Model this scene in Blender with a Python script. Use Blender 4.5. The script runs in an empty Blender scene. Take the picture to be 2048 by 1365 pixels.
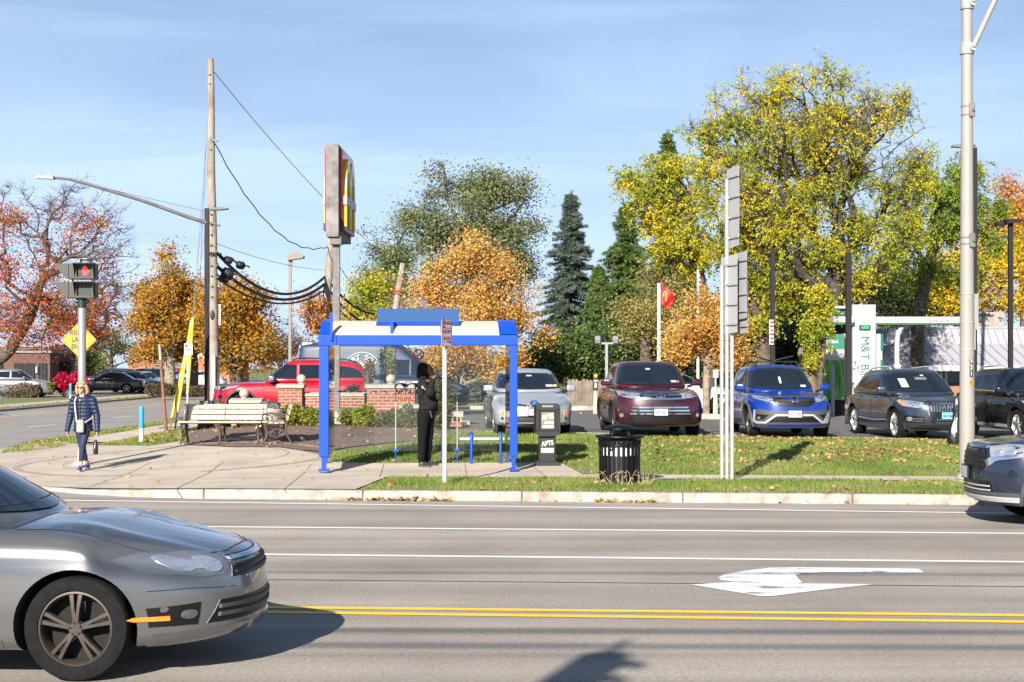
import bpy,bmesh,math,random
import numpy as np
from mathutils import Vector,Matrix
from mathutils.bvhtree import BVHTree
random.seed(7);RNG=np.random.default_rng(7)
SC=bpy.context.scene
COL=SC.collection
PI=math.pi
R=math.radians
# ---- survey of the site: focal length in pixels, camera height, horizon row (photograph 2048 wide)
F=3000.0;CH=1.95;HY=733.0;CX=1024.0
def Gz(px,py,z=0.0):
 y=F*(CH-z)/(py-HY)
 return Vector(((px-CX)/F*y,y,z))
def Dp(px,py,d):
 return Vector(((px-CX)/F*d,d,CH-(py-HY)/F*d))
def sstep(a,b,x):
 t=min(1.0,max(0.0,(x-a)/(b-a)))
 return t*t*(3-2*t)
def Yk(x):return 21.68-0.088*x
def Ylot(x):return 35.0-0.12*(x+0.5)
def kerbH(x):return 0.03+0.10*sstep(-8.0,-4.2,x)
def H(x,y):
 r=y-Yk(x)
 k=kerbH(x)
 lot=0.41-0.0125*(min(16,max(-12,x))+0.5)
 rl=Ylot(x)-Yk(x)
 t=min(1.0,max(0.0,(r-3.6)/(rl-3.6)))
 t=t*(1.35-0.35*t)if t<1 else 1.0
 w=sstep(-10.5,-5.0,x)
 return k+(lot-k)*t*w+(0.07*sstep(4,12,r))*(1-w)
def GH(px,py):
 z=0.1
 for _ in range(12):
  p=Gz(px,py,z);z=0.5*z+0.5*H(p.x,p.y)
 return Gz(px,py,z)
 # ------------------ materials
MATS={}
def nodes_of(m):
 m.use_nodes=True
 nt=m.node_tree
 return nt,nt.nodes,nt.links
def mat(name,col,rough=0.6,metal=0.0,coat=0.0,noise=0.0,scale=8.0,bump=0.0,bscale=None,spec=0.5,emit=None,es=1.0,alpha=None,col2=None,detail=4):
 if name in MATS:return MATS[name]
 m=bpy.data.materials.new(name);MATS[name]=m
 nt,N,L=nodes_of(m)
 b=N['Principled BSDF']
 b.inputs['Roughness'].default_value=rough
 b.inputs['Metallic'].default_value=metal
 b.inputs['Coat Weight'].default_value=coat
 b.inputs['Coat Roughness'].default_value=0.04
 b.inputs['Specular IOR Level'].default_value=spec
 c=(col[0],col[1],col[2],1)
 b.inputs['Base Color'].default_value=c
 if noise>0 or bump>0 or col2 is not None:
  tc=N.new('ShaderNodeTexCoord')
  nz=N.new('ShaderNodeTexNoise');nz.inputs['Scale'].default_value=scale;nz.inputs['Detail'].default_value=detail
  L.new(tc.outputs['Object'],nz.inputs['Vector'])
  mx=N.new('ShaderNodeMix');mx.data_type='RGBA'
  if col2 is None:
   lo=[max(0,v*(1-noise))for v in col];hi=[min(1,v*(1+noise))for v in col]
  else:lo,hi=col,col2
  mx.inputs['A'].default_value=(*lo,1);mx.inputs['B'].default_value=(*hi,1)
  mr=N.new('ShaderNodeMapRange');mr.inputs['From Min'].default_value=0.3;mr.inputs['From Max'].default_value=0.7
  L.new(nz.outputs['Fac'],mr.inputs['Value']);L.new(mr.outputs['Result'],mx.inputs['Factor'])
  L.new(mx.outputs['Result'],b.inputs['Base Color'])
  if bump>0:
   n2=N.new('ShaderNodeTexNoise');n2.inputs['Scale'].default_value=bscale or scale*3;n2.inputs['Detail'].default_value=6
   L.new(tc.outputs['Object'],n2.inputs['Vector'])
   bp=N.new('ShaderNodeBump');bp.inputs['Strength'].default_value=bump;bp.inputs['Distance'].default_value=0.02
   L.new(n2.outputs['Fac'],bp.inputs['Height']);L.new(bp.outputs['Normal'],b.inputs['Normal'])
 if emit is not None:
  b.inputs['Emission Color'].default_value=(*emit,1);b.inputs['Emission Strength'].default_value=es
 return m
def paint(name,col,metal=0.35,rough=0.32):
 m=mat(name,col,rough=rough,metal=metal,coat=1.0)
 return m
def leafmat(name,cols,transl=0.45,rough=0.55):
 if name in MATS:return MATS[name]
 m=bpy.data.materials.new(name);MATS[name]=m
 nt,N,L=nodes_of(m)
 b=N['Principled BSDF'];out=N['Material Output']
 geo=N.new('ShaderNodeNewGeometry')
 ramp=N.new('ShaderNodeValToRGB');ramp.color_ramp.interpolation='LINEAR'
 el=ramp.color_ramp.elements
 n=len(cols)
 while len(el)<n:el.new(0.5)
 for i,c in enumerate(cols):
  el[i].position=i/max(1,n-1);el[i].color=(*c,1)
 tc=N.new('ShaderNodeTexCoord');nz=N.new('ShaderNodeTexNoise');nz.inputs['Scale'].default_value=0.55;nz.inputs['Detail'].default_value=2
 L.new(tc.outputs['Object'],nz.inputs['Vector'])
 mr=N.new('ShaderNodeMapRange');mr.inputs['From Min'].default_value=0.3;mr.inputs['From Max'].default_value=0.7
 L.new(nz.outputs['Fac'],mr.inputs['Value'])
 ma=N.new('ShaderNodeMath');ma.operation='MULTIPLY_ADD';ma.inputs[1].default_value=0.42
 mb=N.new('ShaderNodeMath');mb.operation='MULTIPLY';mb.inputs[1].default_value=0.58
 L.new(mr.outputs['Result'],mb.inputs[0])
 L.new(geo.outputs['Random Per Island'],ma.inputs[0]);L.new(mb.outputs[0],ma.inputs[2])
 L.new(ma.outputs[0],ramp.inputs['Fac'])
 L.new(ramp.outputs['Color'],b.inputs['Base Color'])
 b.inputs['Roughness'].default_value=rough;b.inputs['Specular IOR Level'].default_value=0.35
 tr=N.new('ShaderNodeBsdfTranslucent');L.new(ramp.outputs['Color'],tr.inputs['Color'])
 ms=N.new('ShaderNodeMixShader');ms.inputs['Fac'].default_value=transl
 L.new(b.outputs['BSDF'],ms.inputs[1]);L.new(tr.outputs['BSDF'],ms.inputs[2]);L.new(ms.outputs['Shader'],out.inputs['Surface'])
 return m
 # ------------------ mesh collecting
class MB:
 def __init__(s):s.v=[];s.f=[];s.m=[];s.mi=0
 def add(s,vs,fs,mi=None):
  o=len(s.v);s.v+=[tuple(p)for p in vs]
  k=s.mi if mi is None else mi
  for f in fs:s.f.append([i+o for i in f]);s.m.append(k)
  return s
 def box(s,c,d,rot=None,mi=None,bev=0.0):
  hx,hy,hz=d[0]/2,d[1]/2,d[2]/2
  if bev>0:
   bm=bmesh.new();bmesh.ops.create_cube(bm,size=1)
   for v in bm.verts:v.co=Vector((v.co.x*d[0],v.co.y*d[1],v.co.z*d[2]))
   bmesh.ops.bevel(bm,geom=bm.edges[:],offset=bev,segments=2,affect='EDGES',profile=0.5)
   bm.verts.index_update()
   vs=[v.co.copy()for v in bm.verts];fs=[[v.index for v in f.verts]for f in bm.faces];bm.free()
  else:
   vs=[Vector((x,y,z))for x in(-hx,hx)for y in(-hy,hy)for z in(-hz,hz)]
   fs=[(0,1,3,2),(4,6,7,5),(0,4,5,1),(2,3,7,6),(0,2,6,4),(1,5,7,3)]
  if rot is not None:vs=[rot@p for p in vs]
  c=Vector(c)
  return s.add([p+c for p in vs],fs,mi)
 def bar(s,a,b,w,h=None,mi=None,up=(0,0,1),bev=0):
  a=Vector(a);b=Vector(b);d=b-a;l=d.length;x=d/l
  u=Vector(up)
  if abs(x.dot(u))>0.98:u=Vector((0,1,0))
  y=u.cross(x).normalized();z=x.cross(y)
  M=Matrix((x,y,z)).transposed()
  return s.box((a+b)/2,(l,w,h or w),M,mi,bev)
 def tube(s,pts,rad,n=8,mi=None,cap=True,closed=False):
  pts=[Vector(p)for p in pts];k=len(pts)
  if not hasattr(rad,'__len__'):rad=[rad]*k
  vs=[];fs=[]
  prev=None
  for i,p in enumerate(pts):
   if closed:t=pts[(i+1)%k]-pts[i-1]
   else:t=pts[min(i+1,k-1)]-pts[max(i-1,0)]
   if t.length<1e-9:t=Vector((0,0,1))
   t.normalize()
   if prev is None:
    u=Vector((0,0,1))if abs(t.z)<0.9 else Vector((1,0,0))
    a=u.cross(t).normalized()
   else:
    a=(prev-t*prev.dot(t))
    a=a.normalized()if a.length>1e-6 else Vector((1,0,0))
   prev=a;b=t.cross(a)
   for j in range(n):
    an=2*PI*j/n
    vs.append(p+(a*math.cos(an)+b*math.sin(an))*rad[i])
  m=k if closed else k-1
  for i in range(m):
   for j in range(n):
    i2=(i+1)%k
    fs.append((i*n+j,i*n+(j+1)%n,i2*n+(j+1)%n,i2*n+j))
  if cap and not closed:
   fs.append(tuple(range(n))[::-1]);fs.append(tuple((k-1)*n+j for j in range(n)))
  return s.add(vs,fs,mi)
 def cyl(s,a,b,r,r2=None,n=16,mi=None):return s.tube([a,b],[r,r if r2 is None else r2],n,mi)
 def lathe(s,prof,n=24,c=(0,0,0),axis='z',mi=None,close=False):
  vs=[];fs=[];k=len(prof);c=Vector(c)
  for(r,h)in prof:
   for j in range(n):
    a=2*PI*j/n;x,y=r*math.cos(a),r*math.sin(a)
    vs.append(c+(Vector((x,y,h))if axis=='z' else(Vector((x,h,y))if axis=='y' else Vector((h,x,y)))))
  for i in range(k if close else k-1):
   i2=(i+1)%k
   for j in range(n):fs.append((i*n+j,i*n+(j+1)%n,i2*n+(j+1)%n,i2*n+j))
  if not close:
   if prof[0][0]>1e-6:fs.append(tuple(range(n))[::-1])
   if prof[-1][0]>1e-6:fs.append(tuple((k-1)*n+j for j in range(n)))
  return s.add(vs,fs,mi)
 def ball(s,c,r,n=16,m=10,sc=(1,1,1),mi=None):
  c=Vector(c);vs=[];fs=[]
  for i in range(m+1):
   t=PI*i/m
   for j in range(n):
    a=2*PI*j/n
    vs.append(c+Vector((r*sc[0]*math.sin(t)*math.cos(a),r*sc[1]*math.sin(t)*math.sin(a),r*sc[2]*math.cos(t))))
  for i in range(m):
   for j in range(n):fs.append((i*n+j,(i+1)*n+j,(i+1)*n+(j+1)%n,i*n+(j+1)%n))
  return s.add(vs,fs,mi)
 def prism(s,poly,fr,d,mi=None):
  """poly: 2D points; fr: function (u,v,w)->xyz; extruded w from 0 to d"""
  n=len(poly)
  vs=[fr(u,v,0)for u,v in poly]+[fr(u,v,d)for u,v in poly]
  fs=[tuple(range(n))[::-1],tuple(range(n,2*n))]+[(i,(i+1)%n,n+(i+1)%n,n+i)for i in range(n)]
  return s.add(vs,fs,mi)
 def build(s,name,mats,parent=None,origin=None,smooth=None,fixn=True):
  me=bpy.data.meshes.new(name)
  o0=Vector(origin)if origin is not None else Vector((0,0,0))
  me.from_pydata([(p[0]-o0.x,p[1]-o0.y,p[2]-o0.z)for p in s.v],[],s.f)
  if not isinstance(mats,(list,tuple)):mats=[mats]
  for m in mats:me.materials.append(m)
  if len(mats)>1:me.polygons.foreach_set('material_index',s.m)
  if fixn:
   bm=bmesh.new();bm.from_mesh(me);bmesh.ops.recalc_face_normals(bm,faces=bm.faces);bm.to_mesh(me);bm.free()
  if smooth is not None:
   me.polygons.foreach_set('use_smooth',[True]*len(me.polygons))
   me.set_sharp_from_angle(angle=R(smooth))
  me.update()
  return link(name,me,parent,o0 if parent is None else None)
def link(name,me,parent=None,loc=None):
 o=bpy.data.objects.new(name,me);COL.objects.link(o)
 if parent is not None:o.parent=parent
 if loc is not None:o.location=loc
 return o
def thing(name,label,cat,loc=(0,0,0),rotz=0.0,group=None):
 o=bpy.data.objects.new(name,None);COL.objects.link(o)
 o.location=loc;o.rotation_euler=(0,0,rotz);o.empty_display_size=0.3
 o['label']=label;o['category']=cat
 if group:o['group']=group
 return o
def tag(o,label,cat,group=None):
 o['label']=label;o['category']=cat
 if group:o['group']=group
 return o
def kind(o,k,label=None,cat=None):
 o['kind']=k
 if label:o['label']=label
 if cat:o['category']=cat
 return o
def npmesh(name,V,Fq,mats,parent=None,origin=None,mi=None,smooth=False):
 """numpy mesh: V (n,3), Fq (m,k) all faces with k corners"""
 me=bpy.data.meshes.new(name)
 V=np.asarray(V,dtype=np.float32)
 o0=np.array(origin if origin is not None else(0,0,0),dtype=np.float32)
 Fq=np.asarray(Fq,dtype=np.int32);m,k=Fq.shape
 me.vertices.add(len(V));me.vertices.foreach_set('co',(V-o0).ravel())
 me.loops.add(m*k);me.loops.foreach_set('vertex_index',Fq.ravel())
 me.polygons.add(m);me.polygons.foreach_set('loop_start',np.arange(0,m*k,k,dtype=np.int32))
 try:me.polygons.foreach_set('loop_total',np.full(m,k,dtype=np.int32))
 except Exception:pass
 if not isinstance(mats,(list,tuple)):mats=[mats]
 for x in mats:me.materials.append(x)
 if mi is not None:me.polygons.foreach_set('material_index',np.asarray(mi,dtype=np.int32))
 if smooth:me.polygons.foreach_set('use_smooth',np.ones(m,dtype=bool))
 me.update(calc_edges=True);me.validate()
 return link(name,me,parent,tuple(o0)if(parent is None and origin is not None)else None)
def evaluated_mesh(o):
 dg=bpy.context.evaluated_depsgraph_get();dg.update()
 return bpy.data.meshes.new_from_object(o.evaluated_get(dg))
def kill(o):
 bpy.data.objects.remove(o,do_unlink=True)
 # ------------------ lettering (real letters, real thickness)
def text_mesh(s,size=1.0,depth=0.01,bold=0.0,align='CENTER',shear=0.0,sx=1.0):
 cu=bpy.data.curves.new('lettering','FONT');cu.body=s;cu.size=size;cu.align_x=align;cu.align_y='CENTER'
 cu.extrude=depth/2;cu.offset=bold*size;cu.shear=shear;cu.resolution_u=3
 o=bpy.data.objects.new('lettering',cu);COL.objects.link(o)
 me=evaluated_mesh(o);kill(o);bpy.data.curves.remove(cu)
 if sx!=1.0:
  for v in me.vertices:v.co.x*=sx
 return me
def text(name,s,m,loc,size,depth=0.006,parent=None,face='-y',bold=0.0,roll=0.0,align='CENTER',shear=0.0,sx=1.0,M=None):
 """letters standing on a surface; face = direction they look at"""
 me=text_mesh(s,size,depth,bold,align,shear,sx)
 if M is None:
  if face=='-y':B=Matrix(((1,0,0),(0,0,-1),(0,1,0)))
  elif face=='+y':B=Matrix(((-1,0,0),(0,0,1),(0,1,0)))
  elif face=='+x':B=Matrix(((0,0,1),(1,0,0),(0,1,0)))
  elif face=='-x':B=Matrix(((0,0,-1),(-1,0,0),(0,1,0)))
  else:B=Matrix.Identity(3)
  M=B@Matrix.Rotation(roll,3,'Z')
 me.transform(Matrix.Translation(Vector(loc))@M.to_4x4())
 me.materials.clear();me.materials.append(m)
 return link(name,me,parent)
 # ------------------ flat polygons
def poly_grid(poly,step):
 """2D polygon -> (verts2d, faces) cut along a grid so it can follow a surface"""
 bm=bmesh.new()
 vs=[bm.verts.new((p[0],p[1],0))for p in poly]
 f=bm.faces.new(vs)
 bmesh.ops.triangulate(bm,faces=[f])
 xs=[p[0]for p in poly];ys=[p[1]for p in poly]
 def cuts(lo,hi):
  n=max(1,int(math.ceil((hi-lo)/step)))
  return[lo+(hi-lo)*i/n for i in range(1,n)]
 for c in cuts(min(xs),max(xs)):
  bmesh.ops.bisect_plane(bm,geom=bm.verts[:]+bm.edges[:]+bm.faces[:],plane_co=(c,0,0),plane_no=(1,0,0),dist=1e-6)
 for c in cuts(min(ys),max(ys)):
  bmesh.ops.bisect_plane(bm,geom=bm.verts[:]+bm.edges[:]+bm.faces[:],plane_co=(0,c,0),plane_no=(0,1,0),dist=1e-6)
 return bm
def patch(name,poly,m,dz,step=0.6,hf=None,k='structure'):
 bm=poly_grid([(p[0],p[1])for p in poly],step)
 hf=hf or H
 for v in bm.verts:v.co.z=hf(v.co.x,v.co.y)+dz
 for f in bm.faces:
  if f.normal.z<0:f.normal_flip()
  f.smooth=True
 bm.normal_update()
 for f in bm.faces:
  if f.normal.z<0:f.normal_flip()
 me=bpy.data.meshes.new(name);bm.to_mesh(me);bm.free();me.materials.append(m)
 o=link(name,me);o['kind']=k
 return o
 # ------------------ vehicles
def rounded_block(L,W,Hh,r,nx,ny,nz):
 """box with rounded edges as a quad grid; x in +-L/2, y in +-W/2, z in 0..Hh"""
 def coords(half,n):
  rr=min(r,half*0.9)
  inner=np.linspace(-half+rr,half-rr,n+1)
  e=[rr*(1-t)for t in(0.0,0.25,0.6)]
  lo=[-half+rr*t for t in(0.0,0.25,0.6)]
  hi=[half-rr*t for t in(0.6,0.25,0.0)]
  return lo+list(inner)+hi
 X,Y,Z=coords(L/2,nx),coords(W/2,ny),coords(Hh/2,nz)
 idx={};V=[];Fc=[]
 def vid(i,j,k):
  if(i,j,k)in idx:return idx[(i,j,k)]
  p=np.array((X[i],Y[j],Z[k]));h=np.array((L/2,W/2,Hh/2));rr=np.minimum(r,h*0.9)
  q=np.clip(p,-(h-rr),h-rr);d=(p-q)/rr
  l=np.linalg.norm(d)
  if l>1e-9:
   m=np.max(np.abs(d));d=d/l*m
  p=q+d*rr
  idx[(i,j,k)]=len(V);V.append((p[0],p[1],p[2]+Hh/2));return idx[(i,j,k)]
 a,b,c=len(X),len(Y),len(Z)
 for i in range(a-1):
  for j in range(b-1):
   Fc.append((vid(i,j,0),vid(i,j+1,0),vid(i+1,j+1,0),vid(i+1,j,0)))
   Fc.append((vid(i,j,c-1),vid(i+1,j,c-1),vid(i+1,j+1,c-1),vid(i,j+1,c-1)))
  for k in range(c-1):
   Fc.append((vid(i,0,k),vid(i+1,0,k),vid(i+1,0,k+1),vid(i,0,k+1)))
   Fc.append((vid(i,b-1,k),vid(i,b-1,k+1),vid(i+1,b-1,k+1),vid(i+1,b-1,k)))
 for j in range(b-1):
  for k in range(c-1):
   Fc.append((vid(0,j,k),vid(0,j,k+1),vid(0,j+1,k+1),vid(0,j+1,k)))
   Fc.append((vid(a-1,j,k),vid(a-1,j+1,k),vid(a-1,j+1,k+1),vid(a-1,j,k+1)))
 return np.array(V),Fc
def pchip(xs,ys):
 xs=np.array(xs,float);ys=np.array(ys,float)
 o=np.argsort(xs);xs=xs[o];ys=ys[o]
 h=np.diff(xs);d=np.diff(ys)/h;n=len(xs);m=np.zeros(n)
 for i in range(1,n-1):
  if d[i-1]*d[i]>0:
   w1=2*h[i]+h[i-1];w2=h[i]+2*h[i-1]
   m[i]=(w1+w2)/(w1/d[i-1]+w2/d[i])
 m[0]=d[0];m[-1]=d[-1]
 def f(x):
  x=np.clip(np.asarray(x,float),xs[0],xs[-1])
  i=np.clip(np.searchsorted(xs,x)-1,0,n-2)
  t=(x-xs[i])/h[i]
  return ys[i]*(1+2*t)*(1-t)**2+m[i]*h[i]*t*(1-t)**2+ys[i+1]*t*t*(3-2*t)+m[i+1]*h[i]*t*t*(t-1)
 return f
def ss(a,b,x):
 t=np.clip((x-a)/(b-a),0,1);return t*t*(3-2*t)
M_GLASS=mat('car_glass',(0.008,0.012,0.018),rough=0.02,spec=0.45)
M_TYRE=mat('tyre_rubber',(0.009,0.009,0.0095),rough=0.9,noise=0.25,scale=20,spec=.15)
M_TRIM=mat('black_trim',(0.011,0.011,0.012),rough=0.55,spec=.3)
M_WELL=mat('wheel_well_black',(0.006,0.006,0.006),rough=0.9)
M_CHROME=mat('chrome_trim',(0.75,0.75,0.77),rough=0.12,metal=1.0)
M_ALLOY=mat('alloy_silver',(0.52,0.52,0.53),rough=0.3,metal=0.85)
M_ALLOYD=mat('alloy_dark',(0.10,0.095,0.09),rough=0.4,metal=0.7)
M_LAMP=mat('lamp_lens',(0.30,0.32,0.35),rough=0.08,metal=0.4,coat=1.0)
M_LAMPIN=mat('lamp_reflector',(0.85,0.86,0.9),rough=0.15,metal=0.9)
M_LAMPDK=mat('lamp_housing_dark',(0.05,0.055,0.065),rough=0.15,coat=1.0)
M_AMBER=mat('amber_lens',(0.85,0.22,0.02),rough=0.15,coat=1.0)
M_REDLENS=mat('red_lens',(0.55,0.02,0.02),rough=0.15,coat=1.0)
M_GRILLE=mat('grille_black',(0.006,0.006,0.007),rough=0.4,spec=.3)
M_PLATE=mat('plate_white',(0.42,0.42,0.43),rough=0.4)
M_PLATEB=mat('plate_blue',(0.16,0.36,0.52),rough=0.4)
M_PLATET=mat('plate_letters',(0.03,0.04,0.10),rough=0.5)
M_GREYP=mat('grey_plastic',(0.05,0.05,0.053),rough=0.6)
M_SILVP=mat('silver_plastic',(0.5,0.5,0.52),rough=0.35,metal=0.4)
M_SEAM=mat('seam_black',(0.008,0.008,0.009),rough=0.8)
M_CABIN=mat('cabin_grey',(0.12,0.115,0.11),rough=0.8)
M_STICK=mat('sticker_white',(0.4,0.42,0.45),rough=0.5)
M_STICKY=mat('sticker_yellow',(0.65,0.7,0.1),rough=0.5)
M_STICKR=mat('sticker_red',(0.6,0.12,0.12),rough=0.5)
class Car:
 """builds a vehicle in local coordinates: +x forward, +y its left side, z up, wheels on z=0"""
 def __init__(s,S):
  s.S=S;L,W=S['L'],S['W'];s.L=L;s.W=W
  q=S.get('q',1.0)
  top=pchip([p[0]for p in S['top']],[p[1]for p in S['top']])
  bot=pchip([p[0]for p in S['bot']],[p[1]for p in S['bot']])
  nose=pchip([p[0]for p in S['nose']],[p[1]for p in S['nose']])
  tail=pchip([p[0]for p in S['tail']],[p[1]for p in S['tail']])
  side=pchip([p[0]for p in S['side']],[p[1]for p in S['side']])
  plan=S.get('plan',0.10);pf=S.get('planf',0.10);crown=S.get('crown',0.05)
  V,Fc=rounded_block(L,W,1.0,S.get('r',0.09),int(46*q),int(18*q),int(14*q))
  x,y,t=V[:,0].copy(),V[:,1].copy(),V[:,2].copy()
  sx=x/(L/2);sy=y/(W/2)
  tp=top(x);bt=bot(x)
  z=bt+t*(tp-bt)
  zz=np.clip((z)/S['ref'],0,1.2)
  hood=ss(S['wind'][0]-0.05,S['wind'][0]+0.5,x)*ss(0.55,1.0,t)
  z=z-crown*sy**2*ss(0.5,1.0,t)
  if S.get('crease',0):
   z=z+S['crease']*hood*np.exp(-((np.abs(sy)-0.62)/0.12)**2)
  wf=1-pf*np.clip((sx-0.62)/0.38,0,1)**2-S.get('planr',0.07)*np.clip((-sx-0.68)/0.32,0,1)**2
  y=y*wf*side(zz)
  for ax in(S['af'],S['ar']):
   bump=np.exp(-((x-ax)/0.48)**2)*np.exp(-((z-(S['wr']*1.55))/0.28)**2)
   y=y+np.sign(y)*S.get('haunch',0.022)*bump*(np.abs(sy)>0.7)
  ch=S.get('char')
  if ch:y=y+np.sign(y)*ch[1]*np.exp(-((z-ch[0])/0.05)**2)*(np.abs(sy)>0.8)
  bl=ss(0.55,1.0,sx);br=ss(0.55,1.0,-sx)
  x=x+bl*(nose(zz)-plan*L*sy**2*0.25-S.get('plan4',0.02)*L*sy**4)-br*(tail(zz)-0.015*L*sy**2)
  P=np.stack([x,y,z],1)
  s.lower=(P,Fc)
  w0,w1,r1,r0=S['wind'][0],S['wind'][1],S['rear'][1],S['rear'][0]
  zr=S['H'];zb=S['belt']-0.06
  V2,F2=rounded_block(2.0,2.0,1.0,S.get('gr',0.14),int(26*q),int(14*q),int(10*q))
  u,v,t=V2[:,0],V2[:,1],V2[:,2]
  te=t**S.get('gpow',1.0)
  xf=w0+(w1-w0)*te;xr=r0+(r1-r0)*te
  xx=(xf+xr)/2+u*(xf-xr)/2
  wb,wr_=S['gw'][0]/2,S['gw'][1]/2
  hw=wb+(wr_-wb)*(t**1.15)
  pos=(xx-xr)/(xf-xr)
  hw=hw*(1-S.get('gtaper',0.06)*(2*pos-1)**2*ss(0.5,1.0,np.abs(2*pos-1)))
  yy=v*hw
  xx=xx-ss(0.3,1.0,u)*S.get('gplan',0.10)*v**2+ss(0.3,1.0,-u)*0.07*v**2
  rf=pchip([p[0]for p in S['roof']],[p[1]for p in S['roof']])
  zrx=zr+rf(xx)
  zz2=zb+t*(zrx-zb)-0.03*v**2*ss(0.6,1,t)
  s.green=(np.stack([xx,yy,zz2],1),F2)
  s.off={}
  s.paint=S['paint']
 def bvh(s,which):
  if which=='l':Vv,Fq=s.lower
  else:Vv,Fq=s.green
  return BVHTree.FromPolygons([tuple(p)for p in Vv],Fq)
 def body(s,root):
  S=s.S
  mb=MB();mb.add(s.lower[0],s.lower[1])
  lo=mb.build('lower_shell',[s.paint,M_WELL])
  cu=MB()
  for ax in(S['af'],S['ar']):
   for sd in(-1,1):
    R0=S['wr']*S.get('arch',1.13)
    c0=Vector((ax,sd*(s.W/2+0.2),S['wr']));c1=Vector((ax,sd*(s.W/2-0.38),S['wr']))
    cu.cyl(c0,c1,R0,n=48)
  cu.mi=0
  co=cu.build('arch_cutter',[M_WELL])
  md=lo.modifiers.new('arches','BOOLEAN');md.operation='DIFFERENCE';md.object=co;md.solver='EXACT'
  try:md.material_mode='TRANSFER'
  except Exception:pass
  me=evaluated_mesh(lo)
  bm=bmesh.new();bm.from_mesh(me)
  names=[m.name if m else '' for m in me.materials]
  wi=names.index('wheel_well_black')if 'wheel_well_black' in names else-1
  gb=MB();gb.add(s.green[0],s.green[1])
  me2=gb.build('upper_shell',[s.paint]);
  bm.from_mesh(me2.data);d2=me2.data
  bm.to_mesh(me);bm.free()
  kill(lo);kill(co);kill(me2)
  me.polygons.foreach_set('use_smooth',[True]*len(me.polygons))
  me.set_sharp_from_angle(angle=R(38))
  me.name='body'
  s.bl=s.bvh('l');s.bg=s.bvh('g')
  return link('body',me,root)
 def cast(s,axis,a,b,which):
  t=s.bl if which=='l' else s.bg
  if axis=='f':o,d=Vector((9,a,b)),Vector((-1,0,0))
  elif axis=='b':o,d=Vector((-9,a,b)),Vector((1,0,0))
  elif axis=='l':o,d=Vector((a,9,b)),Vector((0,-1,0))
  elif axis=='r':o,d=Vector((a,-9,b)),Vector((0,1,0))
  else:o,d=Vector((a,b,9)),Vector((0,0,-1))
  h=t.ray_cast(o,d)
  if h[0]is None:
   h2=t.find_nearest(o+d*(9-(s.L/2-0.3 if axis in 'fb' else(s.W/2-.1 if axis in 'lr' else 8))))
   return h2[0],h2[1]
  n=h[1]
  if n.dot(d)>0:n=-n
  return h[0],n
 def panel(s,name,m,poly,axis,root,off=0.004,which='l',step=0.09,thick=0.012,smooth=True):
  """a panel lying on the body: polygon seen along an axis, pressed onto the shell with its own thickness"""
  bm=poly_grid(poly,step)
  bm.verts.ensure_lookup_table()
  H_=[]
  for v in bm.verts:
   p,n=s.cast(axis,v.co.x,v.co.y,which);H_.append((p,n))
  ax={'f':Vector((1,0,0)),'b':Vector((-1,0,0)),'l':Vector((0,1,0)),'r':Vector((0,-1,0)),'z':Vector((0,0,1))}[axis]
  be=[e for e in bm.edges if e.is_boundary]
  for v,(p,n)in zip(bm.verts,H_):v.co=p+(n*0.7+ax*0.3)*off
  ret=bmesh.ops.extrude_edge_only(bm,edges=be)
  nv=[g for g in ret['geom']if isinstance(g,bmesh.types.BMVert)]
  for v in nv:v.co-=ax*(thick+off)
  bmesh.ops.recalc_face_normals(bm,faces=bm.faces)
  sc=sum((f.normal.dot(ax))*f.calc_area()for f in bm.faces)
  if sc<0:bmesh.ops.reverse_faces(bm,faces=bm.faces)
  me=bpy.data.meshes.new(name);bm.to_mesh(me);bm.free()
  me.materials.append(m)
  if smooth:
   me.polygons.foreach_set('use_smooth',[True]*len(me.polygons));me.set_sharp_from_angle(angle=R(40))
  return link(name,me,root)
 def both(s,name,m,poly,axis,root,**k):
  """mirrored pair: polygon given for the car's left half (+y) seen from the front, or a side polygon"""
  if axis in 'fbz':
   if axis=='z':mir=[(x,-y)for x,y in poly][::-1]
   else:mir=[(-y,z)for y,z in poly][::-1]
   return s.panel(name,m,poly,axis,root,**k),s.panel(name,m,mir,axis,root,**k)
  return s.panel(name,m,poly,'l',root,**k),s.panel(name,m,poly,'r',root,**k)
 def join_into(s,target,objs):
  me=target.data;bm=bmesh.new();bm.from_mesh(me)
  for o in objs:
   base=len(me.materials)
   for mm in o.data.materials:me.materials.append(mm)
   b2=bmesh.new();b2.from_mesh(o.data)
   for f in b2.faces:f.material_index+=base
   tmp=bpy.data.meshes.new('t');b2.to_mesh(tmp);b2.free();bm.from_mesh(tmp);bpy.data.meshes.remove(tmp)
   kill(o)
  bm.to_mesh(me);bm.free();me.update()
  return target
 def strip(s,pts,w,axis,which='l',m=None,off=0.003,closed=False):
  """thin seam along a polyline on the shell -> temporary object"""
  P=[]
  n=len(pts)
  segs=[]
  for i in range(n if closed else n-1):
   a=Vector(pts[i]);b=Vector(pts[(i+1)%n]);k=max(1,int((b-a).length/0.07))
   segs+=[a.lerp(b,j/k)for j in range(k)]
  if not closed:segs.append(Vector(pts[-1]))
  hits=[s.cast(axis,p.x,p.y,which)for p in segs]
  mb=MB();mb.tube([h[0]+h[1]*(off-w*0.3)for h in hits],w/2,6,closed=closed)
  return mb.build('seam',m or M_SEAM)
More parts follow.
